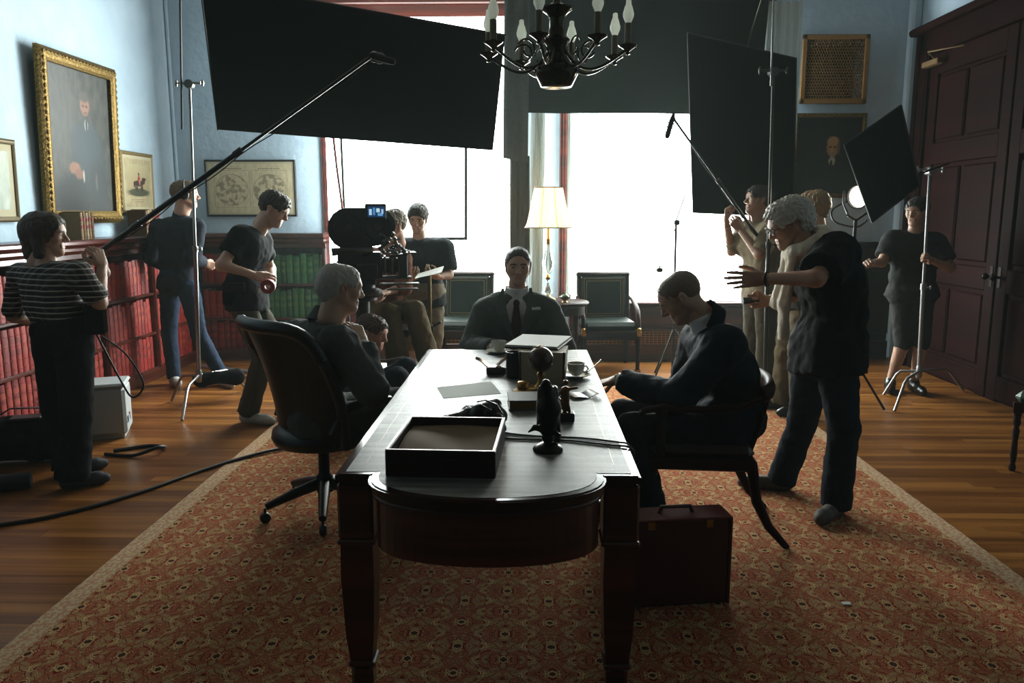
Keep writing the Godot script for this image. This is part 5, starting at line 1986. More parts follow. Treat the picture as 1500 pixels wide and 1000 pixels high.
	g.lathe(prof, Vector3.ZERO, 28)
	var mug := single("pen_tumbler", g, mat("gunmetal", Color(.055, .06, .06), .3, .6), "dark ribbed metal tumbler beside the document box", "tumbler")
	mug.position = Vector3(-.076, TT, -3.86)
	# bronze leaf pipe rest
	o = thing("pipe_rest", "bronze leaf-shaped pipe rest on a dark block", "ornament", Vector3(-.185, TT, -3.97))
	g = geo()
	g.rbox(Vector3(.02, .02, .02), Vector3(.10, .04, .07), .006)
	obj("base", g, mat("black_marble", Color(.03, .03, .03), .2), o)
	g = geo()
	g.sheet(func(u: float, v: float): return Vector3(lerpf(-.085, .075, u), .075 - .045 * sin(u * PI) + .02 * absf(v - .5) + .02 * sin(u * 9.0) * .4, lerpf(.035, -.035, v) * (.25 + sin(u * PI))), 18, 6, .005)
	obj("leaf", g, mat("polished_bronze", Color(.42, .27, .12), .28, .9), o)
	# brass inkstand with a globe
	o = thing("inkstand", "gilt brass inkstand topped by a dark globe", "inkstand", Vector3(.02, TT, -3.50))
	g = geo()
	g.lathe([[0, 0], [.085, 0], [.09, .008], [.085, .018], [.075, .022], [.07, .032], [.05, .036], [0, .036]], Vector3.ZERO, 28, Vector3.UP, 1.05, .7)
	obj("base", g, brass, o)
	g = geo()
	g.lathe([[0, .034], [.028, .034], [.03, .05], [.02, .06], [0, .062]], Vector3(-.045, 0, .01), 16)
	obj("ink_well", g, brass, o)
	g = geo()
	g.lathe([[0, .03], [.03, .036], [.018, .05], [.012, .075], [.02, .09], [.012, .10], [0, .105]], Vector3(.035, 0, 0), 16)
	g.tube([Vector3(.035, .1, 0), Vector3(.0, .12, 0), Vector3(-.012, .16, 0), Vector3(.0, .205, 0), Vector3(.035, .225, 0)], .004, 6)
	obj("meridian_stand", g, brass, o)
	g = geo()
	g.ball(Vector3(.035, .16, 0), .058, 24)
	var gm := tri_mat("globe_varnish", noise_tex(71, .02, [Color(.12, .06, .03), Color(.22, .12, .05), Color(.30, .18, .08)], 128, 3), Vector3.ONE * 5.0, .25, 0.0, false)
	obj("globe", g, gm, o)
	# thick book with gilt edge
	o = thing("desk_book", "thick grey-covered book with gilt edge before the inkstand", "book", Vector3(-.02, TT, -3.27), deg_to_rad(4))
	g = geo()
	g.rbox(Vector3(0, .004, 0), Vector3(.135, .006, .17), .001)
	g.rbox(Vector3(0, .041, 0), Vector3(.135, .006, .17), .001)
	obj("cover", g, mat("grey_cloth", Color(.30, .31, .28), .6), o)
	g = geo()
	g.box(Vector3(0, .0225, 0), Vector3(.127, .031, .162))
	obj("pages", g, mat("gilt_edge", Color(.50, .37, .16), .35, .7), o)
	# bronze eagle on a domed foot
	o = thing("eagle_statuette", "dark bronze eagle statuette on a round domed foot", "statuette", Vector3(.068, TT, -2.635))
	g = geo()
	g.lathe([[0, 0], [.052, 0], [.053, .006], [.048, .014], [.03, .024], [.014, .03], [0, .032]], Vector3.ZERO, 28)
	g.ball(Vector3(0, .046, 0), .022, 16)
	obj("foot", g, bronze, o)
	f = field(.0015, 60.0, 4)
	f.cap(Vector3(0, .07, 0), Vector3(.002, .15, -.005), .026, .040, .02)
	f.cap(Vector3(.002, .15, -.005), Vector3(-.004, .215, .002), .038, .020, .02)
	f.cap(Vector3(-.004, .215, .002), Vector3(-.008, .238, .006), .018, .016, .01)
	f.cap(Vector3(-.012, .238, .012), Vector3(-.030, .228, .020), .009, .003, .005)
	f.cap(Vector3(.022, .20, -.02), Vector3(.038, .07, -.015), .026, .010, .012, 0, false, Vector3(1, 0, .2), .9)
	f.cap(Vector3(-.024, .20, -.02), Vector3(-.034, .08, -.015), .026, .010, .012, 0, false, Vector3(1, 0, -.2), .9)
	f.cap(Vector3(0, .08, -.015), Vector3(.01, .02, -.045), .018, .012, .015, 0, false, Vector3(0, 0, 1), .6)
	f.cap(Vector3(-.01, .075, .01), Vector3(-.045, .085, .012), .012, .010, .01)
	f.cap(Vector3(-.045, .085, .012), Vector3(-.066, .070, .014), .009, .004, .006)
	f.cap(Vector3(.01, .075, .01), Vector3(.038, .058, .016), .011, .008, .01)
	from_jobs("eagle", [[job(f, .0042), Transform3D.IDENTITY]], bronze, o)
	g = geo()
	g.rbox(Vector3(.034, .10, -.03), Vector3(.022, .16, .012), .004)
	obj("back_plate", g, mat("red_bronze", Color(.30, .14, .07), .4, .6), o)
	# little gilt figure on a black block
	o = thing("figurine", "small gilt figure with outstretched arm on a black block", "figurine", Vector3(.150, TT, -3.03))
	g = geo()
	g.rbox(Vector3(0, .018, 0), Vector3(.065, .036, .05), .004)
	obj("block", g, mat("black_marble"), o)
	f = field()
	f.cap(Vector3(-.006, .04, 0), Vector3(-.006, .085, 0), .008, .010, .006)
	f.cap(Vector3(.012, .04, .004), Vector3(.0, .085, 0), .007, .010, .006)
	f.cap(Vector3(-.002, .088, 0), Vector3(-.004, .125, 0), .013, .015, .01)
	f.cap(Vector3(.006, .128, 0), Vector3(.042, .136, .004), .007, .005, .006)
	f.cap(Vector3(-.016, .128, 0), Vector3(-.03, .105, .006), .007, .005, .006)
	f.ball(Vector3(-.004, .155, 0), .012, .006)
	f.cap(Vector3(-.01, .11, -.01), Vector3(-.022, .055, -.012), .010, .012, .01)
	from_jobs("figure", [[job(f, .0035), Transform3D.IDENTITY]], mat("polished_bronze"), o)
	# open grey notebook
	o = thing("notebook", "small grey leather notebook lying open by the right cup", "notebook", Vector3(.255, TT, -3.46), deg_to_rad(18))
	for s: int in [-1, 1]:
		g = geo()
		g.sheet(func(u: float, v: float): return Vector3(s * .07 * u, .004 + .018 * sin(u * 2.2) * (.4 if s < 0 else 1.0), lerpf(.05, -.05, v) * s), 8, 2, .003)
		obj("cover", g, mat("grey_leather", Color(.20, .21, .20), .35), o)
	# cables over the table
	for k in 2:
		g = geo()
		var pts := []
		for q in 13:
			var u := q / 12.0
			pts.append(Vector3(lerpf(-.10, .350, u), TT + .0045, lerpf(-2.84 + k * .06, -2.72 + k * .035, u) + .012 * sin(u * 7.0 + k)))
		pts.append(Vector3(.372, .755, -2.70 + k * .03)); pts.append(Vector3(.376, .50, -2.70 + k * .03)); pts.append(Vector3(.40, .15, -2.75 + k * .03)); pts.append(Vector3(.45, .02, -2.9))
		g.tube(pts, .004, 6)
		single("table_cable", g, mat("cable_black", Color(.018, .018, .018), .5), ["upper black cable crossing the table and over its right edge", "lower black cable crossing the table nearest the statuette foot"][k], "cable")
	# spoon in the saucer, held by the right-hand man
	g = geo()
	g.tube([Vector3(.372, .845, -3.955), Vector3(.33, .812, -3.92), Vector3(.295, .790, -3.90)], .0026, 6)
	g.ball(Vector3(.290, .788, -3.897), .011, 10, Vector3(1.4, .4, .9))
	single("teaspoon", g, mat("silver", Color(.62, .62, .60), .2, 1.0), "silver teaspoon in the right man's fingers", "spoon")
	# briefcase by the table leg
	o = thing("briefcase", "red-brown leather briefcase standing on the carpet by the table leg", "briefcase", Vector3(.60, .009, -3.05), deg_to_rad(8))
	var ox := leather("briefcase_leather", Color(.27, .085, .065), .45)
	g = geo()
	g.rbox(Vector3(0, .185, 0), Vector3(.42, .37, .13), .012)
	obj("body", g, ox, o)
	g = geo()
	g.rbox(Vector3(0, .368, 0), Vector3(.43, .012, .14), .003)
	g.rbox(Vector3(.211, .185, 0), Vector3(.012, .37, .138), .003)
	g.rbox(Vector3(-.211, .185, 0), Vector3(.012, .37, .138), .003)
	obj("edge_binding", g, leather("briefcase_edge", Color(.36, .12, .085), .4), o)
	g = geo()
	g.tube([Vector3(-.07, .372, 0), Vector3(-.06, .40, 0), Vector3(.06, .40, 0), Vector3(.07, .372, 0)], .009, 6)
	obj("handle", g, ox, o)
	for s: int in [-1, 1]:
		g = geo()
		g.rbox(Vector3(s * .12, .35, .067), Vector3(.03, .035, .006), .002)
		obj("latch", g, brass, o)
	g = geo()
	g.box(Vector3(1.30, .011, -3.02), Vector3(.035, .004, .022))
	single("paper_scrap", g, mat("white_paper"), "tiny white scrap lying on the carpet", "paper")

# ---------------------------------------------------------------- film equipment
func black_cloth() -> StandardMaterial3D:
	if mats.has("black_duvetyne"): return mats["black_duvetyne"]
	var m := tri_mat("black_duvetyne", noise_tex(81, .15, [Color(.06, .064, .063), Color(.105, .11, .108)], 256, 3), Vector3.ONE * 2.0, 1.0)
	m.metallic_specular = .12
	return m

func quad_cloth(a: Vector3, b: Vector3, c: Vector3, d: Vector3, wave: float, ph: float) -> Geo:
	# a top-left, b top-right, c bottom-right, d bottom-left
	var g := geo()
	g.sheet(func(u: float, v: float):
		var p: Vector3 = a.lerp(b, u).lerp(d.lerp(c, u), v)
		return p + Vector3(0, 0, wave * sin(u * 9.0 + ph + v * 2.0) * v + wave * .5 * sin(u * 23.0 + ph) * v), 40, 16, .004)
	return g

func c_stand(called: String, label: String, base: Vector3, top: Vector3, feet: Array, m: Material) -> Node3D:
	var o := thing(called, label, "light stand", base)
	var t := top - base
	var g := geo()
	g.tube([Vector3(0, .20, 0).lerp(t, 0.0) * 1.0, t * .50], .0175, 10)
	obj("column", g, m, o)
	g = geo()
	g.tube([t * .48, t], .0125, 10)
	obj("riser", g, m, o)
	for k in [.49, .5]:
		pass
	g = geo()
	g.lathe([[.0, 0], [.024, 0], [.024, .05], [.0, .05]], t * .49, 12)
	g.tube([t * .5, t * .5 + Vector3(.05, 0, .01)], .006, 6)
	g.ball(t * .5 + Vector3(.055, 0, .01), .014, 8, Vector3(.6, 1.3, 1))
	obj("collar_knob", g, m, o)
	for f in feet:
		g = geo()
		var d: Vector3 = f - base
		d.y = 0
		g.tube([Vector3(0, .24, 0) + d * .02, Vector3(0, .23, 0) + d * .55, Vector3(0, .20, 0) + d * .66, Vector3(0, .012, 0) + d], .0125, 8)
		obj("leg", g, m, o)
	g = geo()
	g.lathe([[.0, .18], [.022, .18], [.026, .20], [.026, .27], [.02, .29], [0, .29]], Vector3.ZERO, 12)
	obj("leg_hub", g, m, o)
	# grip head with knob
	g = geo()
	g.lathe([[0, -.035], [.034, -.035], [.036, 0], [.034, .035], [0, .035]], t, 16, Vector3(.15, 0, 1).normalized())
	g.tube([t + Vector3(-.09, .01, 0), t + Vector3(.09, .01, 0)], .010, 8)
	g.ball(t + Vector3(-.105, .01, 0), .022, 8, Vector3(.6, 1.5, .8))
	g.ball(t + Vector3(.105, .01, 0), .022, 8, Vector3(.6, 1.3, .8))
	obj("grip_head", g, m, o)
	return o

func rod(a: Vector3, b: Vector3, r: float, sides := 8) -> Geo:
	return geo().tube([a, b], r, sides)

func film_gear() -> void:
	var steel := mat("chromed_steel", Color(.55, .55, .54), .28, .9)
	var dsteel := mat("dull_steel", Color(.26, .26, .25), .4, .8)
	var blk := mat("black_metal", Color(.10, .10, .102), .42, .2)
	var plastic := mat("black_plastic", Color(.115, .117, .12), .45)
	var cloth := black_cloth()
	var g: Geo
	var o: Node3D
	mat("black_nylon", Color(.06, .06, .065), .85).metallic_specular = .15
	# --- left C-stand with its arm and the great black flag
	var st := c_stand("grip_stand", "chromed grip stand holding up the large black flag", Vector3(-2.775, 0, -6.42), Vector3(-2.69, 2.59, -6.40), [Vector3(-3.03, 0, -6.44), Vector3(-2.66, 0, -5.80), Vector3(-2.55, 0, -6.9)], steel)
	st.get_node("grip_head")
	o = thing("extension_rod", "thin steel grip arm clamped upright on the left stand", "rod", Vector3(-2.755, 2.24, -6.36))
	obj("rod", rod(Vector3.ZERO, Vector3(.07, 1.36, 0), .0085), dsteel, o)
	g = geo()
	g.lathe([[0, -.03], [.033, -.03], [.033, .03], [0, .03]], Vector3(.07, 1.36, 0), 14, Vector3.BACK)
	obj("knuckle", g, dsteel, o)
	obj("cross_rod", rod(Vector3(.07, 1.36, .02), Vector3(1.1, 1.12, .03), .0085), dsteel, o)
	o = thing("black_flag", "huge slanting black cloth flag shading the left window", "flag", Vector3(0, 0, -6.35))
	g = quad_cloth(Vector3(-2.53, 3.345, 0), Vector3(-.19, 2.93, 0), Vector3(-.287, 2.074, 0), Vector3(-2.46, 2.236, 0), .006, .4)
	obj("cloth", g, cloth, o)
	g = geo()
	g.tube([Vector3(-2.54, 3.35, 0), Vector3(-.18, 2.935, 0)], .010, 8)
	g.tube([Vector3(-2.54, 3.35, 0), Vector3(-2.465, 2.23, .0)], .006, 8)
	obj("frame_rod", g, blk, o)
	# --- sandbag on the stand's leg
	var f := field(.006, 18.0, 12)
	f.cap(Vector3(-.13, .09, 0), Vector3(-.02, .10, .01), .07, .05, .03)
	f.cap(Vector3(.02, .10, .01), Vector3(.15, .09, -.02), .05, .075, .03)
	o = thing("sandbag", "black sandbag slung over the chromed stand's leg", "sandbag", Vector3(-2.66, .10, -6.52), .35)
	from_jobs("bag", [[job(f, .011), Transform3D.IDENTITY]], mat("black_nylon", Color(.06, .06, .065), .8), o)
	g = geo()
	g.tube([Vector3(-.03, .14, .03), Vector3(0, .19, .02), Vector3(.03, .14, .03)], .008, 6, true, .4)
	obj("handle", g, mat("black_nylon"), o)
	# --- aluminium track lengths by the bookcase
	for k in 2:
		g = geo()
		g.tube([Vector3(-3.35 + k * .06, .05 + k * .03, -7.78 + k * .18), Vector3(-2.42 + k * .05, .05 + k * .03, -7.35 + k * .18)], .02, 10)
		single("track_rail", g, mat("aluminium", Color(.58, .58, .57), .35, .85), ["aluminium dolly track rail lying against the bookcase", "aluminium dolly track rail nearest the man in black T-shirt"][k], "track")
	# --- black cloth over the right window, grey drape between the windows
	o = thing("black_drape", "wide black cloth hung over the top of the right window", "drape", Vector3(0, 0, -8.30))
	obj("cloth", quad_cloth(Vector3(-.10, 4.15, 0), Vector3(2.40, 4.15, 0), Vector3(2.335, 2.575, 0), Vector3(-.094, 2.60, 0), .02, 1.2), cloth, o)
	obj("pole", rod(Vector3(-.2, 4.15, 0), Vector3(2.5, 4.15, 0), .015), blk, o)
	o = thing("grey_drape", "narrow grey cloth hanging between the two windows", "drape", Vector3(-.11, 0, -8.2))
	var grey := tri_mat("grey_felt", noise_tex(84, .1, [Color(.14, .155, .15), Color(.21, .225, .215)], 128, 3), Vector3.ONE * 2.0, .95)
	g = geo()
	g.sheet(func(u: float, v: float): return Vector3(lerpf(-.135, .115, u) - .02 * v, lerpf(3.95, 2.14, v) - .05 * u, .012 * sin(u * 11.0)), 14, 10, .006)
	obj("upper_cloth", g, grey, o)
	g = geo()
	g.sheet(func(u: float, v: float): return Vector3(lerpf(-.085, .115, u), lerpf(2.22, 1.02, v) - .06 * u, -.03 + .018 * sin(u * 14.0 + v)), 14, 10, .006)
	obj("lower_cloth", g, mat("dark_grey_felt", Color(.17, .17, .155), .95), o)
	obj("hanging_rod", rod(Vector3(-.2, 3.95, 0), Vector3(.2, 3.95, 0), .012), blk, o)
	# --- gathered white sheers beside the right window
	var sheer := mat("white_sheer", Color(.80, .83, .82), .7)
	sheer.backlight_enabled = true
	sheer.backlight = Color(.55, .58, .57)
	for k in 2:
		g = geo()
		var x0: float = [.02, .40][k]
		var x1: float = [.17, .66][k]
		g.sheet(func(u: float, v: float): return Vector3(lerpf(x0, x1, u) + (.10 * sin(v * 2.0) * u if k == 1 else -.02 * v), lerpf(3.4, .72 - .0 * u, v), -8.45 + .025 * sin(u * 26.0 + v * 3.0) + .01 * sin(u * 61.0 - v * 8.0) + .10 * v * u * k), 48, 24)
		single("sheer_curtain", g, sheer, ["narrow gathered white sheer between grey drape and lamp", "gathered white sheer at the left of the right window"][k], "curtain")
	# another sheer, high at the right of the right window
	g = geo()
	g.sheet(func(u: float, v: float): return Vector3(lerpf(2.38, 2.80, u), lerpf(3.72, 2.2, v), -8.52 + .02 * sin(u * 30.0)), 40, 8)
	single("sheer_curtain", g, sheer, "short white sheer beside the lattice ventilation grille", "curtain")
	obj("curtain_rod", rod(Vector3(2.2, 3.74, -8.52), Vector3(2.95, 3.76, -8.52), .014), dark_mahogany())
	tag(get_node("curtain_rod"), "dark curtain rod at the top beside the grille", "curtain rod")
	# --- thin diffusion frame in front of the left window, red cord beside it
	o = thing("diffusion_frame", "thin dark steel frame before the left window", "frame", Vector3(0, 0, -8.22))
	var fr := mat("frame_black", Color(.09, .09, .09), .7)
	obj("rod", rod(Vector3(-.646, 2.30, 0), Vector3(-.656, 1.325, 0), .017), fr, o)
	obj("rod", rod(Vector3(-1.70, 1.325, 0), Vector3(-.640, 1.325, 0), .017), fr, o)
	obj("rod", rod(Vector3(-1.925, 2.36, 0), Vector3(-1.90, .0, 0), .013), fr, o)
	obj("rod", rod(Vector3(-1.925, 2.36, 0), Vector3(-.646, 2.30, 0), .013), fr, o)
	single("red_cord", geo().tube([Vector3(-2.09, 3.60, -8.60), Vector3(-2.05, 3.0, -8.4), Vector3(-1.995, 2.36, -8.18), Vector3(-1.97, 2.05, -8.18), Vector3(-1.925, 1.62, -8.18)], .013, 6), mat("red_cord", Color(.36, .05, .07), .7), "red cord hanging at the left edge of the left window", "cord")
	# --- right grip stand and its flag
	c_stand("grip_stand", "tall grip stand in front of the right-hand black flag", Vector3(1.955, 0, -6.40), Vector3(1.90, 2.67, -6.42), [Vector3(2.27, 0, -6.28), Vector3(1.68, 0, -6.20), Vector3(2.25, 0, -6.75)], dsteel)
	o = thing("extension_rod", "steel grip arm rising above the right stand", "rod", Vector3(1.875, 2.56, -6.38))
	obj("rod", rod(Vector3.ZERO, Vector3(-.02, 1.0, 0), .0085), steel, o)
	obj("cross_rod", rod(Vector3(-.02, .95, 0), Vector3(-.02, .42, -.68), .008), dsteel, o)
	o = thing("black_flag", "upright black cloth flag behind the boom operator in beige", "flag", Vector3(0, 0, -7.08))
	obj("cloth", quad_cloth(Vector3(1.35, 3.106, 0), Vector3(2.284, 2.893, 0), Vector3(2.336, 1.55, 0), Vector3(1.455, 1.586, 0), .005, 2.0), cloth, o)
	g = geo()
	g.tube([Vector3(1.35, 3.106, 0), Vector3(2.284, 2.893, 0), Vector3(2.336, 1.55, 0)], .009, 8)
	g.tube([Vector3(1.35, 3.106, 0), Vector3(1.455, 1.586, 0)], .007, 8)
	obj("frame_rod", g, blk, o)
	# black cloth returning from the flag to the wall, keeping window light off the right side of the room
	o = thing("black_sider", "black side cloth running from the window wall to the upright flag", "flag", Vector3(0, 0, 0))
	obj("cloth", quad_cloth(Vector3(2.31, 2.93, -8.22), Vector3(2.22, 2.86, -7.12), Vector3(2.25, 1.60, -7.12), Vector3(2.33, 1.60, -8.22), .004, .7), cloth, o)
	obj("pole", rod(Vector3(2.31, 2.95, -8.28), Vector3(2.22, 2.875, -7.1), .010), blk, o)
	# --- left boom pole with microphone
	boom("boom_pole", "long black boom pole held by the woman in stripes", Vector3(-2.70, 1.25, -4.62), Vector3(-.905, 2.475, -4.70), .016, Vector3(.06, -.02, .03), false)
	boom("boom_pole", "boom pole raised by the man in the beige shirt", Vector3(2.02, 1.24, -6.62), Vector3(1.10, 2.31, -6.25), .014, Vector3(-.035, -.12, .02), true)
	movie_camera()
	# --- brass coloured light stand before the assistant
	o = thing("monitor_stand", "thin brass-toned stand in front of the man reading papers", "light stand", Vector3(-.855, 0, -6.72))
	var gold := mat("worn_brass_tube", Color(.36, .31, .15), .4, .7)
	obj("pole", rod(Vector3(0, .1, 0), Vector3(0, 1.12, 0), .018), gold, o)
	g = geo()
	g.rbox(Vector3(0, .60, .02), Vector3(.07, .06, .05), .01)
	g.tube([Vector3(-.09, .55, .02), Vector3(.10, .66, .02)], .012, 6)
	obj("clamp", g, blk, o)
	for k in 3:
		var a := TAU * k / 3 + .5
		obj("leg", rod(Vector3(0, .45, 0), Vector3(cos(a) * .32, .012, sin(a) * .32), .010), dsteel, o)
	single("script_pages", quad_cloth(Vector3(-.94, 1.075, -6.66), Vector3(-.72, 1.14, -6.66), Vector3(-.72, 1.10, -6.46), Vector3(-.94, 1.05, -6.46), .01, .2), mat("white_paper"), "white script pages held by the man behind the camera", "papers")
	# --- thin stand with hanging arms before the right window
	o = thing("light_stand", "thin light stand with wire arms before the right window", "light stand", Vector3(1.375, 0, -7.4))
	obj("pole", rod(Vector3(0, .1, 0), Vector3(-.01, 1.52, 0), .011), dsteel, o)
	g = geo()
	g.tube([Vector3(-.01, 1.52, 0), Vector3(.06, 1.74, 0)], .006, 6)
	g.tube([Vector3(-.15, 1.08, .0), Vector3(-.015, 1.45, 0)], .005, 6)
	g.tube([Vector3(-.135, 1.85, 0), Vector3(-.155, 1.05, .0)], .005, 6)
	obj("wire_arm", g, dsteel, o)
	g = geo()
	g.rbox(Vector3(-.15, 1.06, 0), Vector3(.06, .04, .04), .01)
	g.rbox(Vector3(-.005, 1.50, 0), Vector3(.05, .05, .05), .01)
	obj("clamp", g, dsteel, o)
	for k in 3:
		var a := TAU * k / 3 + .2
		obj("leg", rod(Vector3(0, .5, 0), Vector3(cos(a) * .35, .012, sin(a) * .35), .009), dsteel, o)
	# --- lit lamp with flag on the right
	film_lamp()
	# --- odds on the floor at the left
	o = thing("equipment_case", "white equipment case on the floor beside the striped woman", "case", Vector3(-3.10, 0, -5.42), deg_to_rad(20))
	g = geo()
	g.rbox(Vector3(0, .20, 0), Vector3(.42, .34, .30), .02)
	g.rbox(Vector3(0, .02, 0), Vector3(.38, .04, .26), .005)
	obj("body", g, mat("case_white", Color(.66, .68, .68), .5), o)
	g = geo()
	g.rbox(Vector3(0, .385, 0), Vector3(.43, .03, .31), .012)
	obj("lid", g, mat("case_white"), o)
	g = geo()
	g.box(Vector3(.212, .13, -.02), Vector3(.003, .05, .012)); g.box(Vector3(.212, .155, .0), Vector3(.003, .012, .04))
	obj("red_mark", g, mat("red_print", Color(.5, .06, .05), .6), o)
	g = geo()
	for k in 2: g.box(Vector3(.212, .13, .07 + k * .035), Vector3(.003, .045, .010))
	g.box(Vector3(.212, .112, .09), Vector3(.003, .010, .06))
	obj("blue_mark", g, mat("blue_print", Color(.10, .16, .36), .6), o)
	f = field(.012, 9.0, 21)
	f.cap(Vector3(-.25, .13, 0), Vector3(.22, .13, .02), .12, .13, .05)
	f.cap(Vector3(-.2, .2, .02), Vector3(.15, .2, -.02), .1, .1, .05)
	f.cap(Vector3(-1, -.5, 0), Vector3(1, -.5, 0), .5, .5, .01, 1)
	o = thing("equipment_bag", "black nylon sound bag on the floor at the left edge", "bag", Vector3(-3.22, 0, -4.86), .35)
	from_jobs("bag", [[job(f, .014), Transform3D.IDENTITY]], mat("black_nylon"), o)
	g = geo()
	g.tube([Vector3(-.22, .28, .06), Vector3(-.08, .37, .10), Vector3(.12, .36, .09), Vector3(.20, .27, .05)], .014, 6, true, .35)
	obj("strap", g, mat("grey_webbing", Color(.20, .21, .22), .5), o)
	g = geo()
	g.rbox(Vector3(.0, .30, .08), Vector3(.18, .02, .12), .006)
	obj("zip_pocket", g, mat("pocket_grey", Color(.07, .075, .08), .4), o)
	# tool roll with yellow edge, and headphones on the bag
	o = thing("tool_roll", "dark tool roll with yellow trim on the floor at left", "tool roll", Vector3(-3.02, 0, -4.30), .5)
	g = geo()
	g.tube([Vector3(-.28, .05, 0), Vector3(.12, .05, .03)], .05, 12)
	obj("roll", g, mat("roll_grey", Color(.08, .085, .09), .6), o)
	obj("trim", rod(Vector3(-.28, .10, .01), Vector3(-.05, .103, .02), .008), mat("yellow_trim", Color(.55, .46, .08), .6), o)
	# cables
	var cb := mat("cable_black")
	single("floor_cable", geo().tube(curve([Vector3(-3.4, .012, -3.45), Vector3(-2.7, .010, -3.756), Vector3(-2.448, .010, -3.929), Vector3(-2.227, .010, -4.224), Vector3(-2.02, .010, -4.639), Vector3(-1.78, .021, -4.95), Vector3(-1.5, .021, -5.2)]), .011, 8), cb, "thick black cable snaking from the left edge to the carpet", "cable")
	single("cable_loop", geo().tube(curve([Vector3(-2.78, .012, -5.02), Vector3(-2.60, .012, -5.14), Vector3(-2.47, .016, -5.10), Vector3(-2.46, .05, -4.98), Vector3(-2.60, .012, -4.92), Vector3(-2.80, .012, -4.95)]), .012, 8), cb, "black cable loop on the floor behind the striped woman", "cable")
	single("headphone_cable", geo().tube(curve([Vector3(-2.50, .92, -4.42), Vector3(-2.42, .62, -4.5), Vector3(-2.36, .50, -4.52), Vector3(-2.30, .58, -4.54), Vector3(-2.38, .76, -4.52), Vector3(-2.48, .88, -4.45)]), .006, 6), cb, "coiled black cable hanging from the striped woman's hip", "cable")
	# recorder pouch at her hip
	o = thing("sound_recorder", "black sound recorder pouch on the striped woman's hip", "recorder", Vector3(-2.50, .98, -4.44), .5)
	g = geo()
	g.rbox(Vector3(0, 0, 0), Vector3(.12, .16, .20), .02)
	obj("pouch", g, mat("black_nylon"), o)
	g = geo()
	g.rbox(Vector3(-.02, .085, .02), Vector3(.08, .03, .12), .006)
	obj("control_panel", g, mat("panel_grey", Color(.10, .105, .11), .35), o)
	for k in 3:
		g = geo()
		g.lathe([[0, 0], [.012, 0], [.010, .018], [0, .018]], Vector3(-.02, .10, -.02 + k * .04), 10)
		obj("knob", g, blk, o)
	chandelier(Vector3(.134, 0, -4.1))

func curve(pts: Array) -> Array:
	var c := Curve3D.new()
	for k in pts.size():
		var t := Vector3.ZERO
		if k > 0 and k < pts.size() - 1: t = (pts[k + 1] - pts[k - 1]) / 6.0
		c.add_point(pts[k], -t, t)
	var out := []
	for k in (pts.size() - 1) * 8 + 1: out.append(c.samplef(k / 8.0))
	return out

func boom(called: String, label: String, a: Vector3, b: Vector3, r: float, mic_dir: Vector3, cable: bool) -> void:
	var o := thing(called, label, "boom pole", a)
	var d := b - a
	var blk := mat("carbon_black", Color(.03, .03, .032), .35, .1)
	obj("lower_section", rod(Vector3.ZERO, d * .55, r, 10), blk, o)
	obj("upper_section", rod(d * .53, d, r * .62, 10), blk, o)
	var g := geo()
	g.tube([d * .545, d * .57], r * 1.35, 12)
	g.tube([d * .2, d * .225], r * 1.3, 12)
	obj("locking_collar", g, mat("black_plastic"), o)
	g = geo()
	var pts := []
	for k in 17:
		var u := k / 16.0
		pts.append(d * lerpf(.15, .98, u) + Vector3(0, -.018 - .022 * absf(sin(u * 12.0)), .012))
	g.tube(pts, .0035, 5)
	obj("cable", g, mat("pale_cable", Color(.35, .36, .35), .4) if cable else mat("cable_black"), o)
	# shock mount and microphone
	g = geo()
	for k in 2:
		var ring := []
		for q in 13:
			var an := TAU * q / 12
			ring.append(d + mic_dir * (.2 + .6 * k) + Vector3(cos(an) * .03, sin(an) * .03, 0))
		g.tube(ring, .004, 5, false)
	g.tube([d, d + mic_dir * .6], .008, 6)
	obj("shock_mount", g, mat("black_plastic"), o)
	g = geo()
	var m := mic_dir.normalized()
	g.tube([d - m * .03, d + m * .03, d + m * .15], [.011, .020, .019], 12)
	g.ball(d + m * .15, .019, 10)
	obj("microphone", g, mat("mic_foam", Color(.02, .02, .02), .95), o)

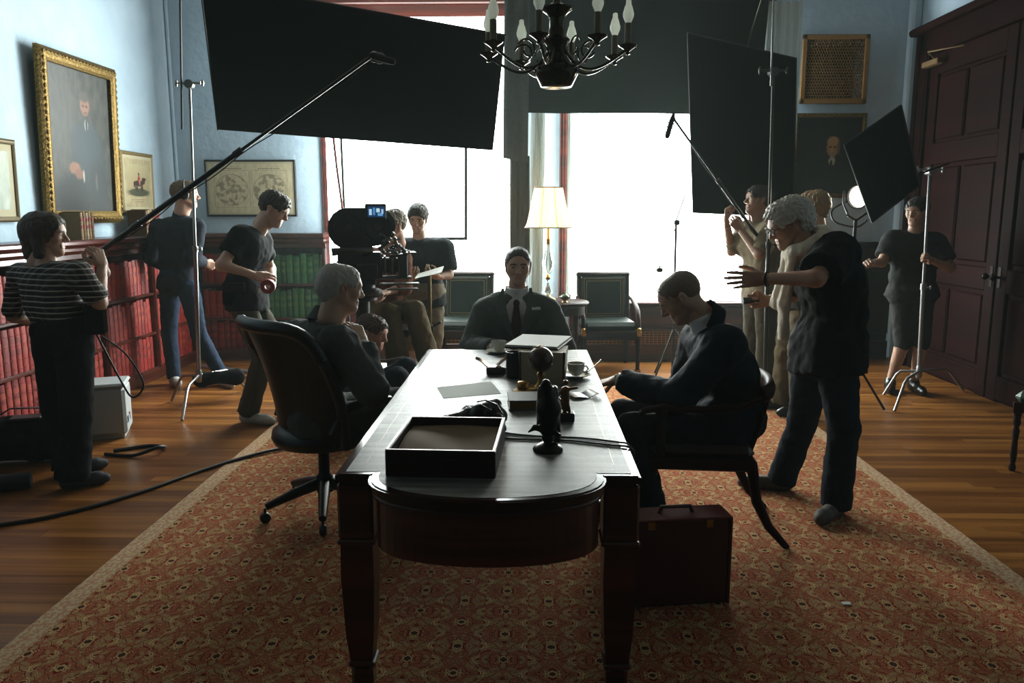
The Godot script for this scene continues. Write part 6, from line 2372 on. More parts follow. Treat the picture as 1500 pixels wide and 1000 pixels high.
func movie_camera() -> void:
	var blk := mat("black_metal")
	var plastic := mat("black_plastic")
	var silver := mat("worn_silver", Color(.42, .43, .42), .35, .8)
	# dolly first: platform, wheels, column
	var d := thing("camera_dolly", "black camera dolly with pedestal column behind the left seated man", "dolly", Vector3(-1.27, 0, -5.95), deg_to_rad(12))
	var g := geo()
	g.rbox(Vector3(.1, .27, -.25), Vector3(.95, .06, .95), .015)
	obj("platform", g, blk, d)
	for sx: int in [-1, 1]:
		for sz: int in [-1, 1]:
			g = geo()
			g.lathe([[0, -.03], [.09, -.03], [.1, -.02], [.1, .02], [.09, .03], [0, .03]], Vector3(.1 + sx * .42, .11, -.25 + sz * .45), 20, Vector3.BACK)
			obj("wheel", g, mat("tyre_black", Color(.02, .02, .02), .7), d)
	g = geo()
	g.lathe([[.10, .28], [.10, .34], [.07, .36], [.07, .60], [.055, .61], [.055, .92], [.11, .93], [.11, .955], [0, .955]], Vector3.ZERO, 20)
	obj("column", g, blk, d)
	g = geo()
	g.rbox(Vector3(.22, .62, -.36), Vector3(.30, .06, .26), .02)
	g.tube([Vector3(.22, .28, -.36), Vector3(.22, .60, -.36)], .025, 10)
	obj("operator_seat", g, blk, d)
	g = geo()
	g.tube([Vector3(-.05, .50, .12), Vector3(.16, .48, .16), Vector3(.30, .50, .14)], .012, 8)
	g.tube([Vector3(.30, .50, .14), Vector3(.31, .30, .14)], .012, 8)
	obj("push_bar", g, silver, d)
	# the camera: body, magazine, matte box, lens, viewfinder, small lit monitor
	var o := thing("movie_camera", "large black film camera with round magazine on the dolly", "camera", Vector3(-1.26, .955, -5.95), deg_to_rad(12))
	g = geo()
	g.lathe([[.0, 0], [.12, 0], [.14, .02], [.14, .05], [.09, .07], [.09, .10]], Vector3.ZERO, 20)
	g.rbox(Vector3(0, .12, 0), Vector3(.20, .05, .16), .01)
	g.tube([Vector3(-.16, .07, .07), Vector3(-.16, .07, -.07)], .045, 16)
	obj("tripod_head", g, blk, o)
	g = geo()
	g.rbox(Vector3(-.02, .24, 0), Vector3(.33, .20, .18), .015)
	g.rbox(Vector3(.03, .20, .10), Vector3(.16, .11, .03), .008)
	obj("body", g, plastic, o)
	g = geo()
	# magazine: two joined drums
	var prof := []
	for k in 9:
		var a := PI / 2 + PI * k / 8.0
		prof.append(Vector2(-.10 + cos(a) * .15, .515 + sin(a) * .155))
	for k in 9:
		var a := -PI / 2 + PI * k / 8.0
		prof.append(Vector2(.12 + cos(a) * .13, .53 + sin(a) * .14))
	g.prism(prof, -.075, .075)
	for c in [Vector2(-.10, .515), Vector2(.12, .53)]:
		g.lathe([[.105, 0], [.10, .012], [.04, .014], [.035, .024], [0, .024]], Vector3(c.x, c.y, .075), 22, Vector3.BACK)
	obj("magazine", g, plastic, o)
	g = geo()
	g.rbox(Vector3(.0, .355, .0), Vector3(.16, .06, .10), .01)
	obj("magazine_throat", g, blk, o)
	g = geo()
	g.tube([Vector3(.14, .24, 0), Vector3(.20, .24, 0)], .06, 18)
	g.tube([Vector3(.20, .24, 0), Vector3(.25, .24, 0)], .072, 18)
	g.tube([Vector3(.25, .24, 0), Vector3(.28, .24, 0)], .055, 18)
	obj("lens", g, blk, o)
	g = geo()
	g.rbox(Vector3(.30, .24, 0), Vector3(.07, .17, .22), .01)
	g.rbox(Vector3(.35, .335, 0), Vector3(.10, .006, .22), .002)
	obj("matte_box", g, plastic, o)
	g = geo()
	g.box(Vector3(.30, .3265, .0), Vector3(.075, .002, .225))
	obj("bright_edge", g, silver, o)
	g = geo()
	g.tube([Vector3(.10, .145, .05), Vector3(.36, .145, .05)], .009, 8)
	g.tube([Vector3(.10, .145, -.05), Vector3(.36, .145, -.05)], .009, 8)
	obj("support_rod", g, silver, o)
	g = geo()
	g.rbox(Vector3(.27, .10, .05), Vector3(.30, .012, .10), .004)
	g.rbox(Vector3(.29, .06, .07), Vector3(.24, .010, .08), .004)
	obj("tray_plate", g, silver, o)
	# viewfinder and small fittings
	g = geo()
	g.tube([Vector3(.02, .33, .08), Vector3(.06, .36, .15), Vector3(-.10, .36, .19), Vector3(-.22, .35, .19)], [.025, .025, .022, .032], 10)
	obj("viewfinder", g, plastic, o)
	for k in 6:
		g = geo()
		var p := Vector3([.16, .20, .24, .13, .27, .21][k], [.42, .36, .44, .37, .39, .31][k], .10 + .012 * (k % 3))
		g.tube([p, p + Vector3([.05, .06, .02, .07, .05, .08][k], [.03, -.03, -.05, .05, -.045, .01][k], .01)], .010, 8)
		g.ball(p, .017, 8)
		obj("fitting", g, silver if k % 2 == 0 else blk, o)
	var rng := RandomNumberGenerator.new()
	rng.seed = 17
	for k in 12:
		g = geo()
		var p := Vector3(rng.randf_range(.14, .33), rng.randf_range(.33, .50), rng.randf_range(.07, .13))
		var q := p + Vector3(rng.randf_range(-.06, .07), rng.randf_range(-.05, .05), rng.randf_range(-.02, .03))
		g.tube([p, (p + q) / 2 + Vector3(0, .012, .01), q], rng.randf_range(.005, .010), 7)
		g.lathe([[0, -.006], [.014, -.006], [.016, 0], [.014, .006], [0, .006]], q, 12, (q - p).normalized())
		obj("fitting", g, silver if k % 3 else blk, o)
	for k in 2:
		g = geo()
		g.lathe([[.060, 0], [.075, .003], [.075, .017], [.060, .020]], Vector3(.155 + k * .055, .24, 0), 22, Vector3.RIGHT)
		obj("lens_ring", g, silver, o)
	for k in 3:
		g = geo()
		g.tube(curve([Vector3(-.16, .30 - k * .05, .09), Vector3(-.23, .20 - k * .03, .10), Vector3(-.18, .08, .11 + k * .01), Vector3(-.08, .06 - k * .04, .12)]), .006, 6)
		obj("cable", g, mat("cable_black"), o)
	g = geo()
	g.tube([Vector3(-.235, .26, .05), Vector3(-.245, .06, .06)], .022, 10)
	obj("handle_grip", g, mat("grip_rubber", Color(.025, .025, .028), .8), o)
	g = geo()
	g.rbox(Vector3(.105, .64, .10), Vector3(.155, .115, .02), .006)
	g.tube([Vector3(.05, .60, .05), Vector3(.06, .62, .09)], .008, 6)
	obj("monitor_housing", g, plastic, o)
	var im := Image.create(48, 32, false, Image.FORMAT_RGB8)
	im.fill(Color(.10, .22, .38))
	im.fill_rect(Rect2i(4, 8, 8, 18), Color(.75, .9, 1.0))
	im.fill_rect(Rect2i(15, 4, 6, 22), Color(.35, .6, .85))
	im.fill_rect(Rect2i(24, 6, 10, 12), Color(.8, .95, 1.0))
	im.fill_rect(Rect2i(28, 20, 14, 8), Color(.45, .7, .9))
	im.fill_rect(Rect2i(38, 8, 6, 14), Color(.7, .85, 1.0))
	var sm := mat("monitor_screen", Color(.02, .03, .04), .3)
	sm.emission_enabled = true
	sm.emission_texture = ImageTexture.create_from_image(im)
	sm.emission = Color.BLACK
	sm.emission_energy_multiplier = .75
	g = geo()
	g.quad(Vector3(.045, .60, .1108), Vector3(.172, .60, .1108), Vector3(.172, .68, .1108), Vector3(.045, .68, .1108))
	obj("monitor_screen", g, sm, o, "small lit blue monitor screen")

func film_lamp() -> void:
	var blk := mat("black_metal")
	var dsteel := mat("dull_steel")
	var o := thing("film_lamp", "small lit film lamp with round face before the dark portrait", "lamp", Vector3(2.64, 0, -6.45))
	# local aim: towards the camera and a little left
	var aim := Vector3(-.80, -.10, .60).normalized()
	var c := Vector3(0, 1.715, 0)
	var g := geo()
	g.lathe([[0, -.20], [.06, -.20], [.085, -.16], [.09, -.02], [.098, 0], [.098, .02], [.088, .02], [.085, -.005]], c, 24, aim)
	obj("housing", g, blk, o)
	g = geo()
	g.lathe([[0, .008], [.05, .006], [.086, -.004]], c, 24, aim)
	var m := mat("lamp_face", Color(.9, .9, .88), .5)
	m.emission_enabled = true
	m.emission = Color(1.0, .97, .90)
	m.emission_energy_multiplier = 3.0
	obj("lamp_lens", g, m, o, "glowing round lens")
	g = geo()
	g.tube([c + Vector3(-.06, -.16, -.02), c + Vector3(-.10, -.05, -.05), c + Vector3(-.10, .05, -.05)], .008, 6)
	g.tube([c + Vector3(.08, -.13, -.02), c + Vector3(0, -.19, -.02), c + Vector3(-.08, -.14, -.02)], .009, 6)
	obj("yoke", g, blk, o)
	obj("pole", rod(Vector3(0, .15, -.05), Vector3(0, 1.54, -.03), .014), blk, o)
	g = geo()
	g.tube(curve([c + Vector3(0, -.02, -.15), c + Vector3(-.14, -.10, -.16), c + Vector3(-.13, -.2, -.12), c + Vector3(.02, -.24, -.05), c + Vector3(.09, -.18, -.02)]), .007, 6)
	obj("cable", g, mat("cable_black"), o)
	for k in 3:
		var a := TAU * k / 3 + .8
		obj("leg", rod(Vector3(0, .5, -.05), Vector3(cos(a) * .35, .012, sin(a) * .35 - .05), .010), blk, o)
	var s := SpotLight3D.new()
	s.name = "film_lamp_beam"
	s.light_energy = LAMP_ENERGY
	s.light_color = Color(1.0, .95, .86)
	s.light_size = .08
	s.spot_angle = 55.0
	s.spot_angle_attenuation = .7
	s.spot_range = 25.0
	s.spot_attenuation = 2.0
	s.shadow_enabled = true
	o.add_child(s)
	s.position = c + aim * .05
	s.look_at_from_position(o.position + s.position, o.position + s.position + aim, Vector3.UP)
	# tilted square flag beside it
	o = thing("black_flag", "tilted square black flag beside the lit film lamp", "flag", Vector3(2.75, 1.96, -6.28))
	var p := [Vector3(-.295, .15, -.06), Vector3(.092, .44, .0), Vector3(.255, -.165, .06), Vector3(-.062, -.445, 0)]
	obj("cloth", quad_cloth(p[0], p[1], p[2], p[3], .003, 0.0), black_cloth(), o)
	g = geo()
	for k in 4: g.tube([p[k], p[(k + 1) % 4]], .007, 6)
	obj("frame_rod", g, blk, o)
	# stand held by the man at the far right
	var st := c_stand("grip_stand", "pale grip stand steadied by the man in dark T-shirt", Vector3(3.37, 0, -6.72), Vector3(3.32, 1.93, -6.72), [Vector3(3.12, 0, -6.80), Vector3(2.95, 0, -6.22), Vector3(3.92, 0, -7.0)], mat("pale_steel", Color(.6, .6, .6), .4, .6))
	o = thing("extension_rod", "grip arm from the far right stand to the square flag", "rod", Vector3(3.30, 1.95, -6.66))
	obj("rod", rod(Vector3(.15, .04, -.02), Vector3(-.36, -.10, .36), .008), dsteel, o)

const LAMP_ENERGY := .6

func chandelier(where: Vector3) -> void:
	var o := thing("chandelier", "brass chandelier with candle bulbs above the table", "chandelier", where)
	var br := mat("chandelier_brass", Color(.20, .175, .13), .18, .95)
	var g := geo()
	g.lathe([[0, 2.205], [.070, 2.205], [.078, 2.210], [.108, 2.268], [.112, 2.282], [.108, 2.296], [.085, 2.318], [.055, 2.332], [.045, 2.345], [.045, 2.40], [.062, 2.42], [.066, 2.435], [.045, 2.455], [.036, 2.49], [.034, 2.53], [.05, 2.555], [.078, 2.575], [.08, 2.585], [.045, 2.595], [.02, 2.61], [.012, 2.64], [0, 2.64]], Vector3.ZERO, 28)
	obj("bowl_stem", g, br, o)
	g = geo()
	var hoop := []
	for k in 33: hoop.append(Vector3(cos(TAU * k / 32) * .05, 2.685 + sin(TAU * k / 32) * .05, 0))
	g.tube(hoop, .006, 6, false)
	obj("hanging_ring", g, br, o)
	for k in 42:
		g = geo()
		var y := 2.75 + k * .036
		var ring := []
		for q in 13:
			var a := TAU * q / 12
			ring.append(Vector3(cos(a) * .012, y + sin(a) * .023, 0) if k % 2 else Vector3(0, y + sin(a) * .023, cos(a) * .012))
		g.tube(ring, .0035, 5, false)
		obj("chain_link", g, br, o)
	g = geo()
	g.lathe([[0, 4.24], [.05, 4.25], [.07, 4.28], [.07, 4.30], [0, 4.30]], Vector3.ZERO, 20)
	obj("ceiling_rose", g, br, o)
	var wax := mat("candle_sleeve", Color(.42, .39, .31), .7)
	var bulb := mat("frosted_bulb", Color(.95, .96, .93), .35)
	bulb.backlight_enabled = true
	bulb.backlight = Color(.95, .96, .93)
	for k in 8:
		var a := deg_to_rad(15.0 + 45.0 * k)
		var r := .355
		var y0 := 2.36
		var dir := Vector3(cos(a), 0, sin(a))
		g = geo()
		var pts := []
		for q in 19:
			var u := q / 18.0
			pts.append(dir * lerpf(.03, r, u) + Vector3(0, y0 + .05 * (1.0 - u) - .115 * sin(pow(u, .8) * PI) * (1.0 - .15 * u) + .012 * u, 0))
		g.tube(pts, .0075, 7)
		# scroll over the arm
		var sc := []
		for q in 16:
			var u := q / 15.0
			var an := u * 5.6 + .4
			sc.append(dir * (r * .47 + cos(an) * .055 * (1.0 - u * .6)) + Vector3(0, y0 + .012 + sin(an) * .055 * (1.0 - u * .6), 0))
		g.tube(sc, .005, 6)
		var arm := obj("arm", g, br, o)
		var e: Vector3 = dir * r + Vector3(0, pts[18].y, 0)
		g = geo()
		g.lathe([[0, -.03], [.012, -.026], [.008, -.014], [.02, -.004], [.044, .010], [.047, .016], [.024, .014], [.018, .026], [0, .026]], e, 18)
		obj("drip_pan", g, br, arm)
		g = geo()
		g.lathe([[0, .02], [.0165, .02], [.0165, .118], [0, .118]], e, 12)
		obj("candle_sleeve", g, wax, arm)
		g = geo()
		g.lathe([[.010, .116], [.015, .122], [.026, .148], [.027, .162], [.019, .192], [.0135, .205], [.012, .226], [.006, .230], [0, .230]], e, 16)
		obj("bulb", g, bulb, arm)

# ---------------------------------------------------------------- people
func fabric(called: String, c: Color, rough := .9, weave := .35) -> StandardMaterial3D:
	if mats.has(called): return mats[called]
	var m := mat(called, c.linear_to_srgb(), rough)
	m.normal_enabled = true
	m.normal_texture = noise_tex(90, .3, [], 128, 2, true)
	m.normal_scale = weave
	m.metallic_specular = .2
	m.uv1_triplanar = true
	m.uv1_scale = Vector3.ONE * 7.0
	return m

func hair_mat(called: String, c: Color) -> StandardMaterial3D:
	if mats.has(called): return mats[called]
	var m := mat(called, c.linear_to_srgb(), .55)
	m.normal_enabled = true
	m.normal_texture = noise_tex(93, .25, [], 128, 2, true)
	m.normal_scale = .7
	m.uv1_triplanar = true
	m.uv1_scale = Vector3(14, 5, 14)
	return m

func stripes() -> StandardMaterial3D:
	var im := Image.create(8, 64, false, Image.FORMAT_RGB8)
	for y in 64:
		var c := Color(.075, .055, .06)
		if y % 16 < 4: c = Color(.70, .67, .63)
		elif y % 16 < 9: c = Color(.16, .105, .11)
		for x in 8: im.set_pixel(x, y, c)
	var m := mat("striped_knit", Color.WHITE, .9)
	m.albedo_texture = ImageTexture.create_from_image(im)
	m.uv1_triplanar = true
	m.uv1_scale = Vector3(8, 8, 8)
	return m

func people() -> void:
	head_job = job(head_field(), .0034)
	hands["relaxed"] = job(hand_field([18, 26, 14]), .0034)
	hands["grip"] = job(hand_field([62, 78, 40], .03, .9), .0034)
	hands["open"] = job(hand_field([12, 18, 10], .085, .2), .0034)
	hands["pinch"] = job(hand_field([42, 46, 22], .04, .95), .0034)
	var black := fabric("black_cotton", Color(.011, .0115, .0125))
	var charcoal := fabric("charcoal_wool", Color(.070, .075, .073), .8)
	var navy := fabric("navy_wool", Color(.012, .014, .022), .75)
	var grey_suit := fabric("grey_flannel", Color(.095, .110, .103), .8)
	var white := fabric("white_shirt", Color(.66, .66, .64), .8, .1)
	var denim := fabric("blue_denim", Color(.024, .036, .064))
	var dkdenim := fabric("dark_denim", Color(.012, .015, .022))
	var sneaker := fabric("grey_sneaker", Color(.40, .39, .36), .7)
	var black_shoe := mat("black_shoe", Color(.02, .02, .02), .3)
	var khaki := fabric("khaki_twill", Color(.12, .095, .058))
	var olive := fabric("olive_twill", Color(.075, .065, .047))

	# --- woman with the boom, seen from behind, face in profile to the window
	figure("boom_woman", {"label": "woman in a striped top holding a boom pole, back turned", "look": Vector3(.96, -.06, -.22), "build": .92, "cell": .012, "seed": 2, "skin": Color(.50, .30, .21),
		"r_hand": ["grip", Vector3(-.1, .8, .3), Vector3(-.9, -.2, -.5)], "l_hand": ["grip", Vector3(.7, .3, -.6), Vector3(.1, .9, .1)],
		"hair": {"mat": hair_mat("brown_hair", Color(.055, .035, .025)), "bob": .105, "grow": .018, "amp": .006, "freq": 42.0, "line": .085},
		"clothes": [
			{"called": "striped_top", "kind": "top", "mat": stripes(), "sleeve": .95, "grow": .012},
			{"called": "trousers", "kind": "legs", "mat": black, "grow": .026, "cuff": .07, "length": 2.0},
			{"called": "shoes", "kind": "shoes", "mat": fabric("dark_sneaker", Color(.06, .06, .07), .6), "amp": .002}]})
	figure("sweater_man", {"label": "fair-haired man in a navy sweater facing the bookcase", "look": Vector3(.93, -.02, -.36), "build": 1.0, "seed": 4,
		"r_hand": ["grip", Vector3(.5, -.3, -.4), Vector3(-.6, 0, -.6)], "l_hand": ["relaxed"],
		"hair": {"mat": hair_mat("fair_hair", Color(.15, .10, .05)), "grow": .013, "amp": .008, "freq": 60.0, "quiff": 1, "cell": .006},
		"clothes": [
			{"called": "sweater", "kind": "top", "mat": fabric("navy_knit", Color(.022, .026, .036)), "sleeve": 1.8, "hem": .05, "grow": .016, "collar": true},
			{"called": "jeans", "kind": "legs", "mat": denim, "grow": .010, "cuff": .052},
			{"called": "shoes", "kind": "shoes", "mat": sneaker, "amp": .002}]})
	figure("tee_man", {"label": "young man in a black T-shirt looking down at his hands", "look": Vector3(.86, -.48, .08), "build": .95, "seed": 6, "skin": Color(.52, .32, .23),
		"r_hand": ["pinch", Vector3(.85, -.2, -.1), Vector3(.1, -.4, -.9)], "l_hand": ["pinch", Vector3(.2, -.1, .8), Vector3(-.9, -.1, 0)],
		"hair": {"mat": hair_mat("dark_hair", Color(.028, .022, .018)), "grow": .015, "amp": .010, "freq": 50.0, "quiff": 1},
		"clothes": [
			{"called": "tshirt", "kind": "top", "mat": black, "sleeve": .6, "hem": .08, "grow": .018, "arm": .008, "collar": false},
			{"called": "trousers", "kind": "legs", "mat": olive, "grow": .018, "cuff": .062},
			{"called": "shoes", "kind": "shoes", "mat": sneaker, "amp": .002}]})
	# --- the three men at the table
	var lm := figure("left_man", {"label": "grey-haired man in a charcoal suit, hand at chin", "look": Vector3(.86, -.14, -.44), "build": 1.06, "cell": .011, "seed": 8, "skin": Color(.52, .32, .22), "brow": Color(.3, .28, .26),
		"r_hand": ["pinch", Vector3(-.42, .75, -.35), Vector3(-.5, -.35, -.5)], "l_hand": ["relaxed", Vector3(.9, -.1, 0), Vector3(0, -1, 0)],
		"hair": {"mat": hair_mat("silver_hair", Color(.42, .40, .36)), "grow": .010, "amp": .005, "freq": 70.0, "line": .10, "nape": .035, "cell": .0045},
		"clothes": [
			{"called": "jacket", "kind": "top", "mat": charcoal, "sleeve": 1.9, "hem": .08, "grow": .020, "amp": .010, "freq": 11.0, "arm": .008},
			{"called": "shirt", "kind": "top", "mat": white, "sleeve": 1.98, "grow": .002, "amp": .001, "collar": true},
			{"called": "trousers", "kind": "legs", "mat": charcoal, "grow": .016, "cuff": .062},
			{"called": "shoes", "kind": "shoes", "mat": black_shoe, "amp": .0}]})
	suit_collar(lm, POSES.left_man, charcoal, 1.06)
	var fm := figure("facing_man", {"label": "man in a grey suit and dark tie facing the camera", "look": Vector3(.03, -.06, 1.0), "build": 1.06, "cell": .010, "seed": 10, "skin": Color(.50, .31, .22),
		"r_hand": ["relaxed", Vector3(.6, -.05, .5), Vector3(0, -1, 0)], "l_hand": ["relaxed", Vector3(-.6, -.05, .5), Vector3(0, -1, 0)],
		"hair": {"mat": hair_mat("grey_brown_hair", Color(.055, .045, .036)), "grow": .007, "amp": .005, "freq": 60.0, "line": .095, "cell": .0045},
		"clothes": [
			{"called": "jacket", "kind": "top", "mat": grey_suit, "sleeve": 1.88, "hem": .06, "grow": .014, "amp": .006, "arm": .012,
				"opening": [Vector3(.073, 1.13, .165), Vector3(.073, .78, .185), .118, .050]},
			{"called": "shirt", "kind": "top", "mat": white, "sleeve": 1.97, "grow": .004, "amp": .001, "collar": true},
			{"called": "trousers", "kind": "legs", "mat": grey_suit, "grow": .016},
			{"called": "shoes", "kind": "shoes", "mat": black_shoe, "amp": .0}]})
	suit_front(fm, POSES.facing_man, grey_suit, white)
	var rm := figure("right_man", {"label": "balding man in a navy suit bent over the table", "look": Vector3(-.80, -.58, -.05), "crown": Vector3(-.3, 1, 0), "build": 1.06, "cell": .011, "seed": 12, "skin": Color(.50, .30, .21), "brow": Color(.2, .18, .16),
		"l_hand": ["pinch", Vector3(-.93, -.25, -.1), Vector3(-.1, -.95, -.1)], "r_hand": ["relaxed", Vector3(-.9, -.3, .1), Vector3(0, -1, 0)],
		"hair": {"mat": hair_mat("cropped_grey_hair", Color(.20, .145, .105)), "grow": .004, "amp": .003, "freq": 80.0, "line": .105, "cell": .0045},
		"clothes": [
			{"called": "jacket", "kind": "top", "mat": navy, "sleeve": 1.88, "hem": .08, "grow": .021, "amp": .009, "freq": 11.0, "arm": .010},
			{"called": "shirt", "kind": "top", "mat": white, "sleeve": 1.98, "grow": .002, "amp": .001, "collar": true},
			{"called": "trousers", "kind": "legs", "mat": navy, "grow": .018, "cuff": .064},
			{"called": "shoes", "kind": "shoes", "mat": black_shoe, "amp": .0}]})
	suit_collar(rm, POSES.right_man, navy, 1.06)
	# --- director
	var di := figure("director", {"label": "white-haired man in black T-shirt and cream scarf, gesturing", "look": Vector3(-.90, -.40, .06), "crown": Vector3(-.25, 1, 0), "build": 1.10, "cell": .012, "seed": 14, "skin": Color(.42, .23, .15), "brow": Color(.3, .28, .25),
		"l_hand": ["open", Vector3(-.96, -.05, -.06), Vector3(.1, -.15, -1)], "r_hand": ["grip", Vector3(-.92, -.02, .05), Vector3(.1, .2, 1)],
		"hair": {"mat": hair_mat("white_curls", Color(.50, .47, .41)), "grow": .026, "amp": .013, "freq": 42.0, "squash": Vector3.ONE, "nape": .05, "line": .09, "quiff": 1},
		"clothes": [
			{"called": "tshirt", "kind": "top", "mat": black, "sleeve": .82, "hem": .14, "grow": .026, "arm": .016, "amp": .010},
			{"called": "jeans", "kind": "legs", "mat": dkdenim, "grow": .018, "cuff": .062},
			{"called": "shoes", "kind": "shoes", "mat": fabric("walking_shoe", Color(.10, .09, .085), .6), "amp": .002}]})
	director_extras(di)
	# --- crew on the right
	figure("boom_man", {"label": "man in a beige shirt raising a boom before the black flag", "look": Vector3(-.97, .10, .18), "build": .96, "seed": 16, "skin": Color(.34, .20, .14),
		"r_hand": ["grip", Vector3(-.1, .95, .1), Vector3(.9, 0, .3)], "l_hand": ["grip", Vector3(-.6, .7, .1), Vector3(.2, .1, -.9)],
		"hair": {"mat": hair_mat("dark_hair", Color(.028, .022, .018)), "grow": .015, "amp": .010, "freq": 60.0},
		"clothes": [
			{"called": "shirt", "kind": "top", "mat": fabric("beige_cotton", Color(.17, .14, .09)), "sleeve": .95, "hem": .10, "grow": .018, "arm": .008},
			{"called": "trousers", "kind": "legs", "mat": olive, "grow": .018},
			{"called": "shoes", "kind": "shoes", "mat": black_shoe, "amp": .0}]})
	figure("hidden_woman", {"label": "light-haired crew member standing behind the director", "look": Vector3(-.75, -.05, -.6), "build": .92, "seed": 18,
		"hair": {"mat": hair_mat("light_brown_hair", Color(.26, .17, .09)), "grow": .016, "amp": .010, "nape": .06},
		"clothes": [
			{"called": "jacket", "kind": "top", "mat": fabric("dark_jacket", Color(.05, .05, .045)), "sleeve": 1.9, "hem": .10, "grow": .02},
			{"called": "trousers", "kind": "legs", "mat": khaki, "grow": .03, "cuff": .066, "amp": .012},
			{"called": "shoes", "kind": "shoes", "mat": black_shoe, "amp": .0}]})
	figure("grip_man", {"label": "man in dark T-shirt and shorts steadying a stand by the door", "look": Vector3(-.72, -.12, .62), "build": 1.06, "seed": 20, "skin": Color(.40, .24, .17),
		"l_hand": ["grip", Vector3(-.8, .2, .3), Vector3(-.1, .3, .95)], "r_hand": ["grip", Vector3(-.5, .2, .7), Vector3(.4, -.6, .3)],
		"hair": {"mat": hair_mat("dark_hair", Color(.028, .022, .018)), "grow": .013, "amp": .010, "freq": 60.0},
		"clothes": [
			{"called": "tshirt", "kind": "top", "mat": fabric("dark_tee", Color(.028, .029, .029)), "sleeve": .75, "hem": .03, "grow": .012, "arm": .010},
			{"called": "shorts", "kind": "legs", "mat": fabric("dark_shorts", Color(.035, .035, .035)), "grow": .010, "length": 1.0},
			{"called": "shoes", "kind": "shoes", "mat": black_shoe, "amp": .002}]})
	# --- round the camera
	figure("operator", {"label": "camera operator in khaki trousers seated on the dolly", "look": Vector3(-.55, -.15, .8), "build": 1.0, "seed": 22,
		"hair": {"mat": hair_mat("grey_curls", Color(.26, .23, .18)), "grow": .018, "amp": .012, "freq": 45.0, "squash": Vector3.ONE},
		"r_hand": ["grip", Vector3(-.2, -.1, .9), Vector3(0, -.9, 0)], "l_hand": ["grip", Vector3(-.5, -.1, .8), Vector3(0, -.9, 0)],
		"clothes": [
			{"called": "shirt", "kind": "top", "mat": fabric("rust_shirt", Color(.16, .07, .05)), "sleeve": 1.5, "hem": .04, "grow": .018},
			{"called": "trousers", "kind": "legs", "mat": khaki, "grow": .026, "cuff": .07, "amp": .010},
			{"called": "shoes", "kind": "shoes", "mat": black_shoe, "amp": .0}]})
	var asst := figure("assistant", {"label": "man in grey T-shirt reading papers before the left window", "look": Vector3(-.04, -.30, 1.0), "build": .98, "seed": 24, "skin": Color(.40, .26, .19),
		"r_hand": ["pinch", Vector3(.5, .2, .6), Vector3(.3, .8, -.2)], "l_hand": ["pinch", Vector3(-.5, .2, .6), Vector3(-.3, .8, -.2)],
		"hair": {"mat": hair_mat("dark_hair", Color(.028, .022, .018)), "grow": .015, "amp": .010, "freq": 60.0, "line": .07},
		"clothes": [
			{"called": "tshirt", "kind": "top", "mat": fabric("slate_tee", Color(.028, .037, .043)), "sleeve": .85, "hem": .10, "grow": .022, "arm": .014},
			{"called": "shorts", "kind": "legs", "mat": fabric("sand_shorts", Color(.17, .15, .11)), "grow": .034, "length": 1.0, "amp": .010},
			{"called": "shoes", "kind": "shoes", "mat": black_shoe, "amp": .002}]})
	figure("crouching_man", {"label": "dark-haired crew member crouching low behind the left seated man", "look": Vector3(.9, -.25, .3), "build": .98, "seed": 26, "skin": Color(.40, .22, .16),
		"l_hand": ["relaxed", Vector3(.9, -.2, 0), Vector3(0, -1, 0)], "r_hand": ["relaxed", Vector3(.9, -.2, 0), Vector3(0, -1, 0)],
		"hair": {"mat": hair_mat("chestnut_hair", Color(.055, .028, .020)), "grow": .012, "amp": .010, "freq": 60.0},
		"clothes": [
			{"called": "shirt", "kind": "top", "mat": fabric("teal_shirt", Color(.08, .115, .12)), "sleeve": 1.8, "hem": .02, "grow": .018},
			{"called": "trousers", "kind": "legs", "mat": dkdenim, "grow": .018},
			{"called": "shoes", "kind": "shoes", "mat": black_shoe, "amp": .0}]})
	worn_and_held()

func suit_collar(who: Node3D, j: Dictionary, m: Material, b: float) -> void:
	# turned-down jacket collar round the back of the neck
	var g := geo()
	var sx: Vector3 = (j.ls - j.rs).normalized()
	var up: Vector3 = (j.head - j.neck).normalized()
	var fw := sx.cross(up).normalized()
	up = (up + Vector3.UP * .5).normalized()
	g.sheet(func(u: float, v: float):
		var a := lerpf(-2.0, 2.0, u)
		var r := lerpf(.082, .112, v)
		return j.neck + sx * sin(a) * r * 1.08 - fw * cos(a) * r + up * lerpf(.045, -.03, v) - up * .03 * (1.0 - cos(a)), 24, 5, .008)
	obj("collar", g, m, who)

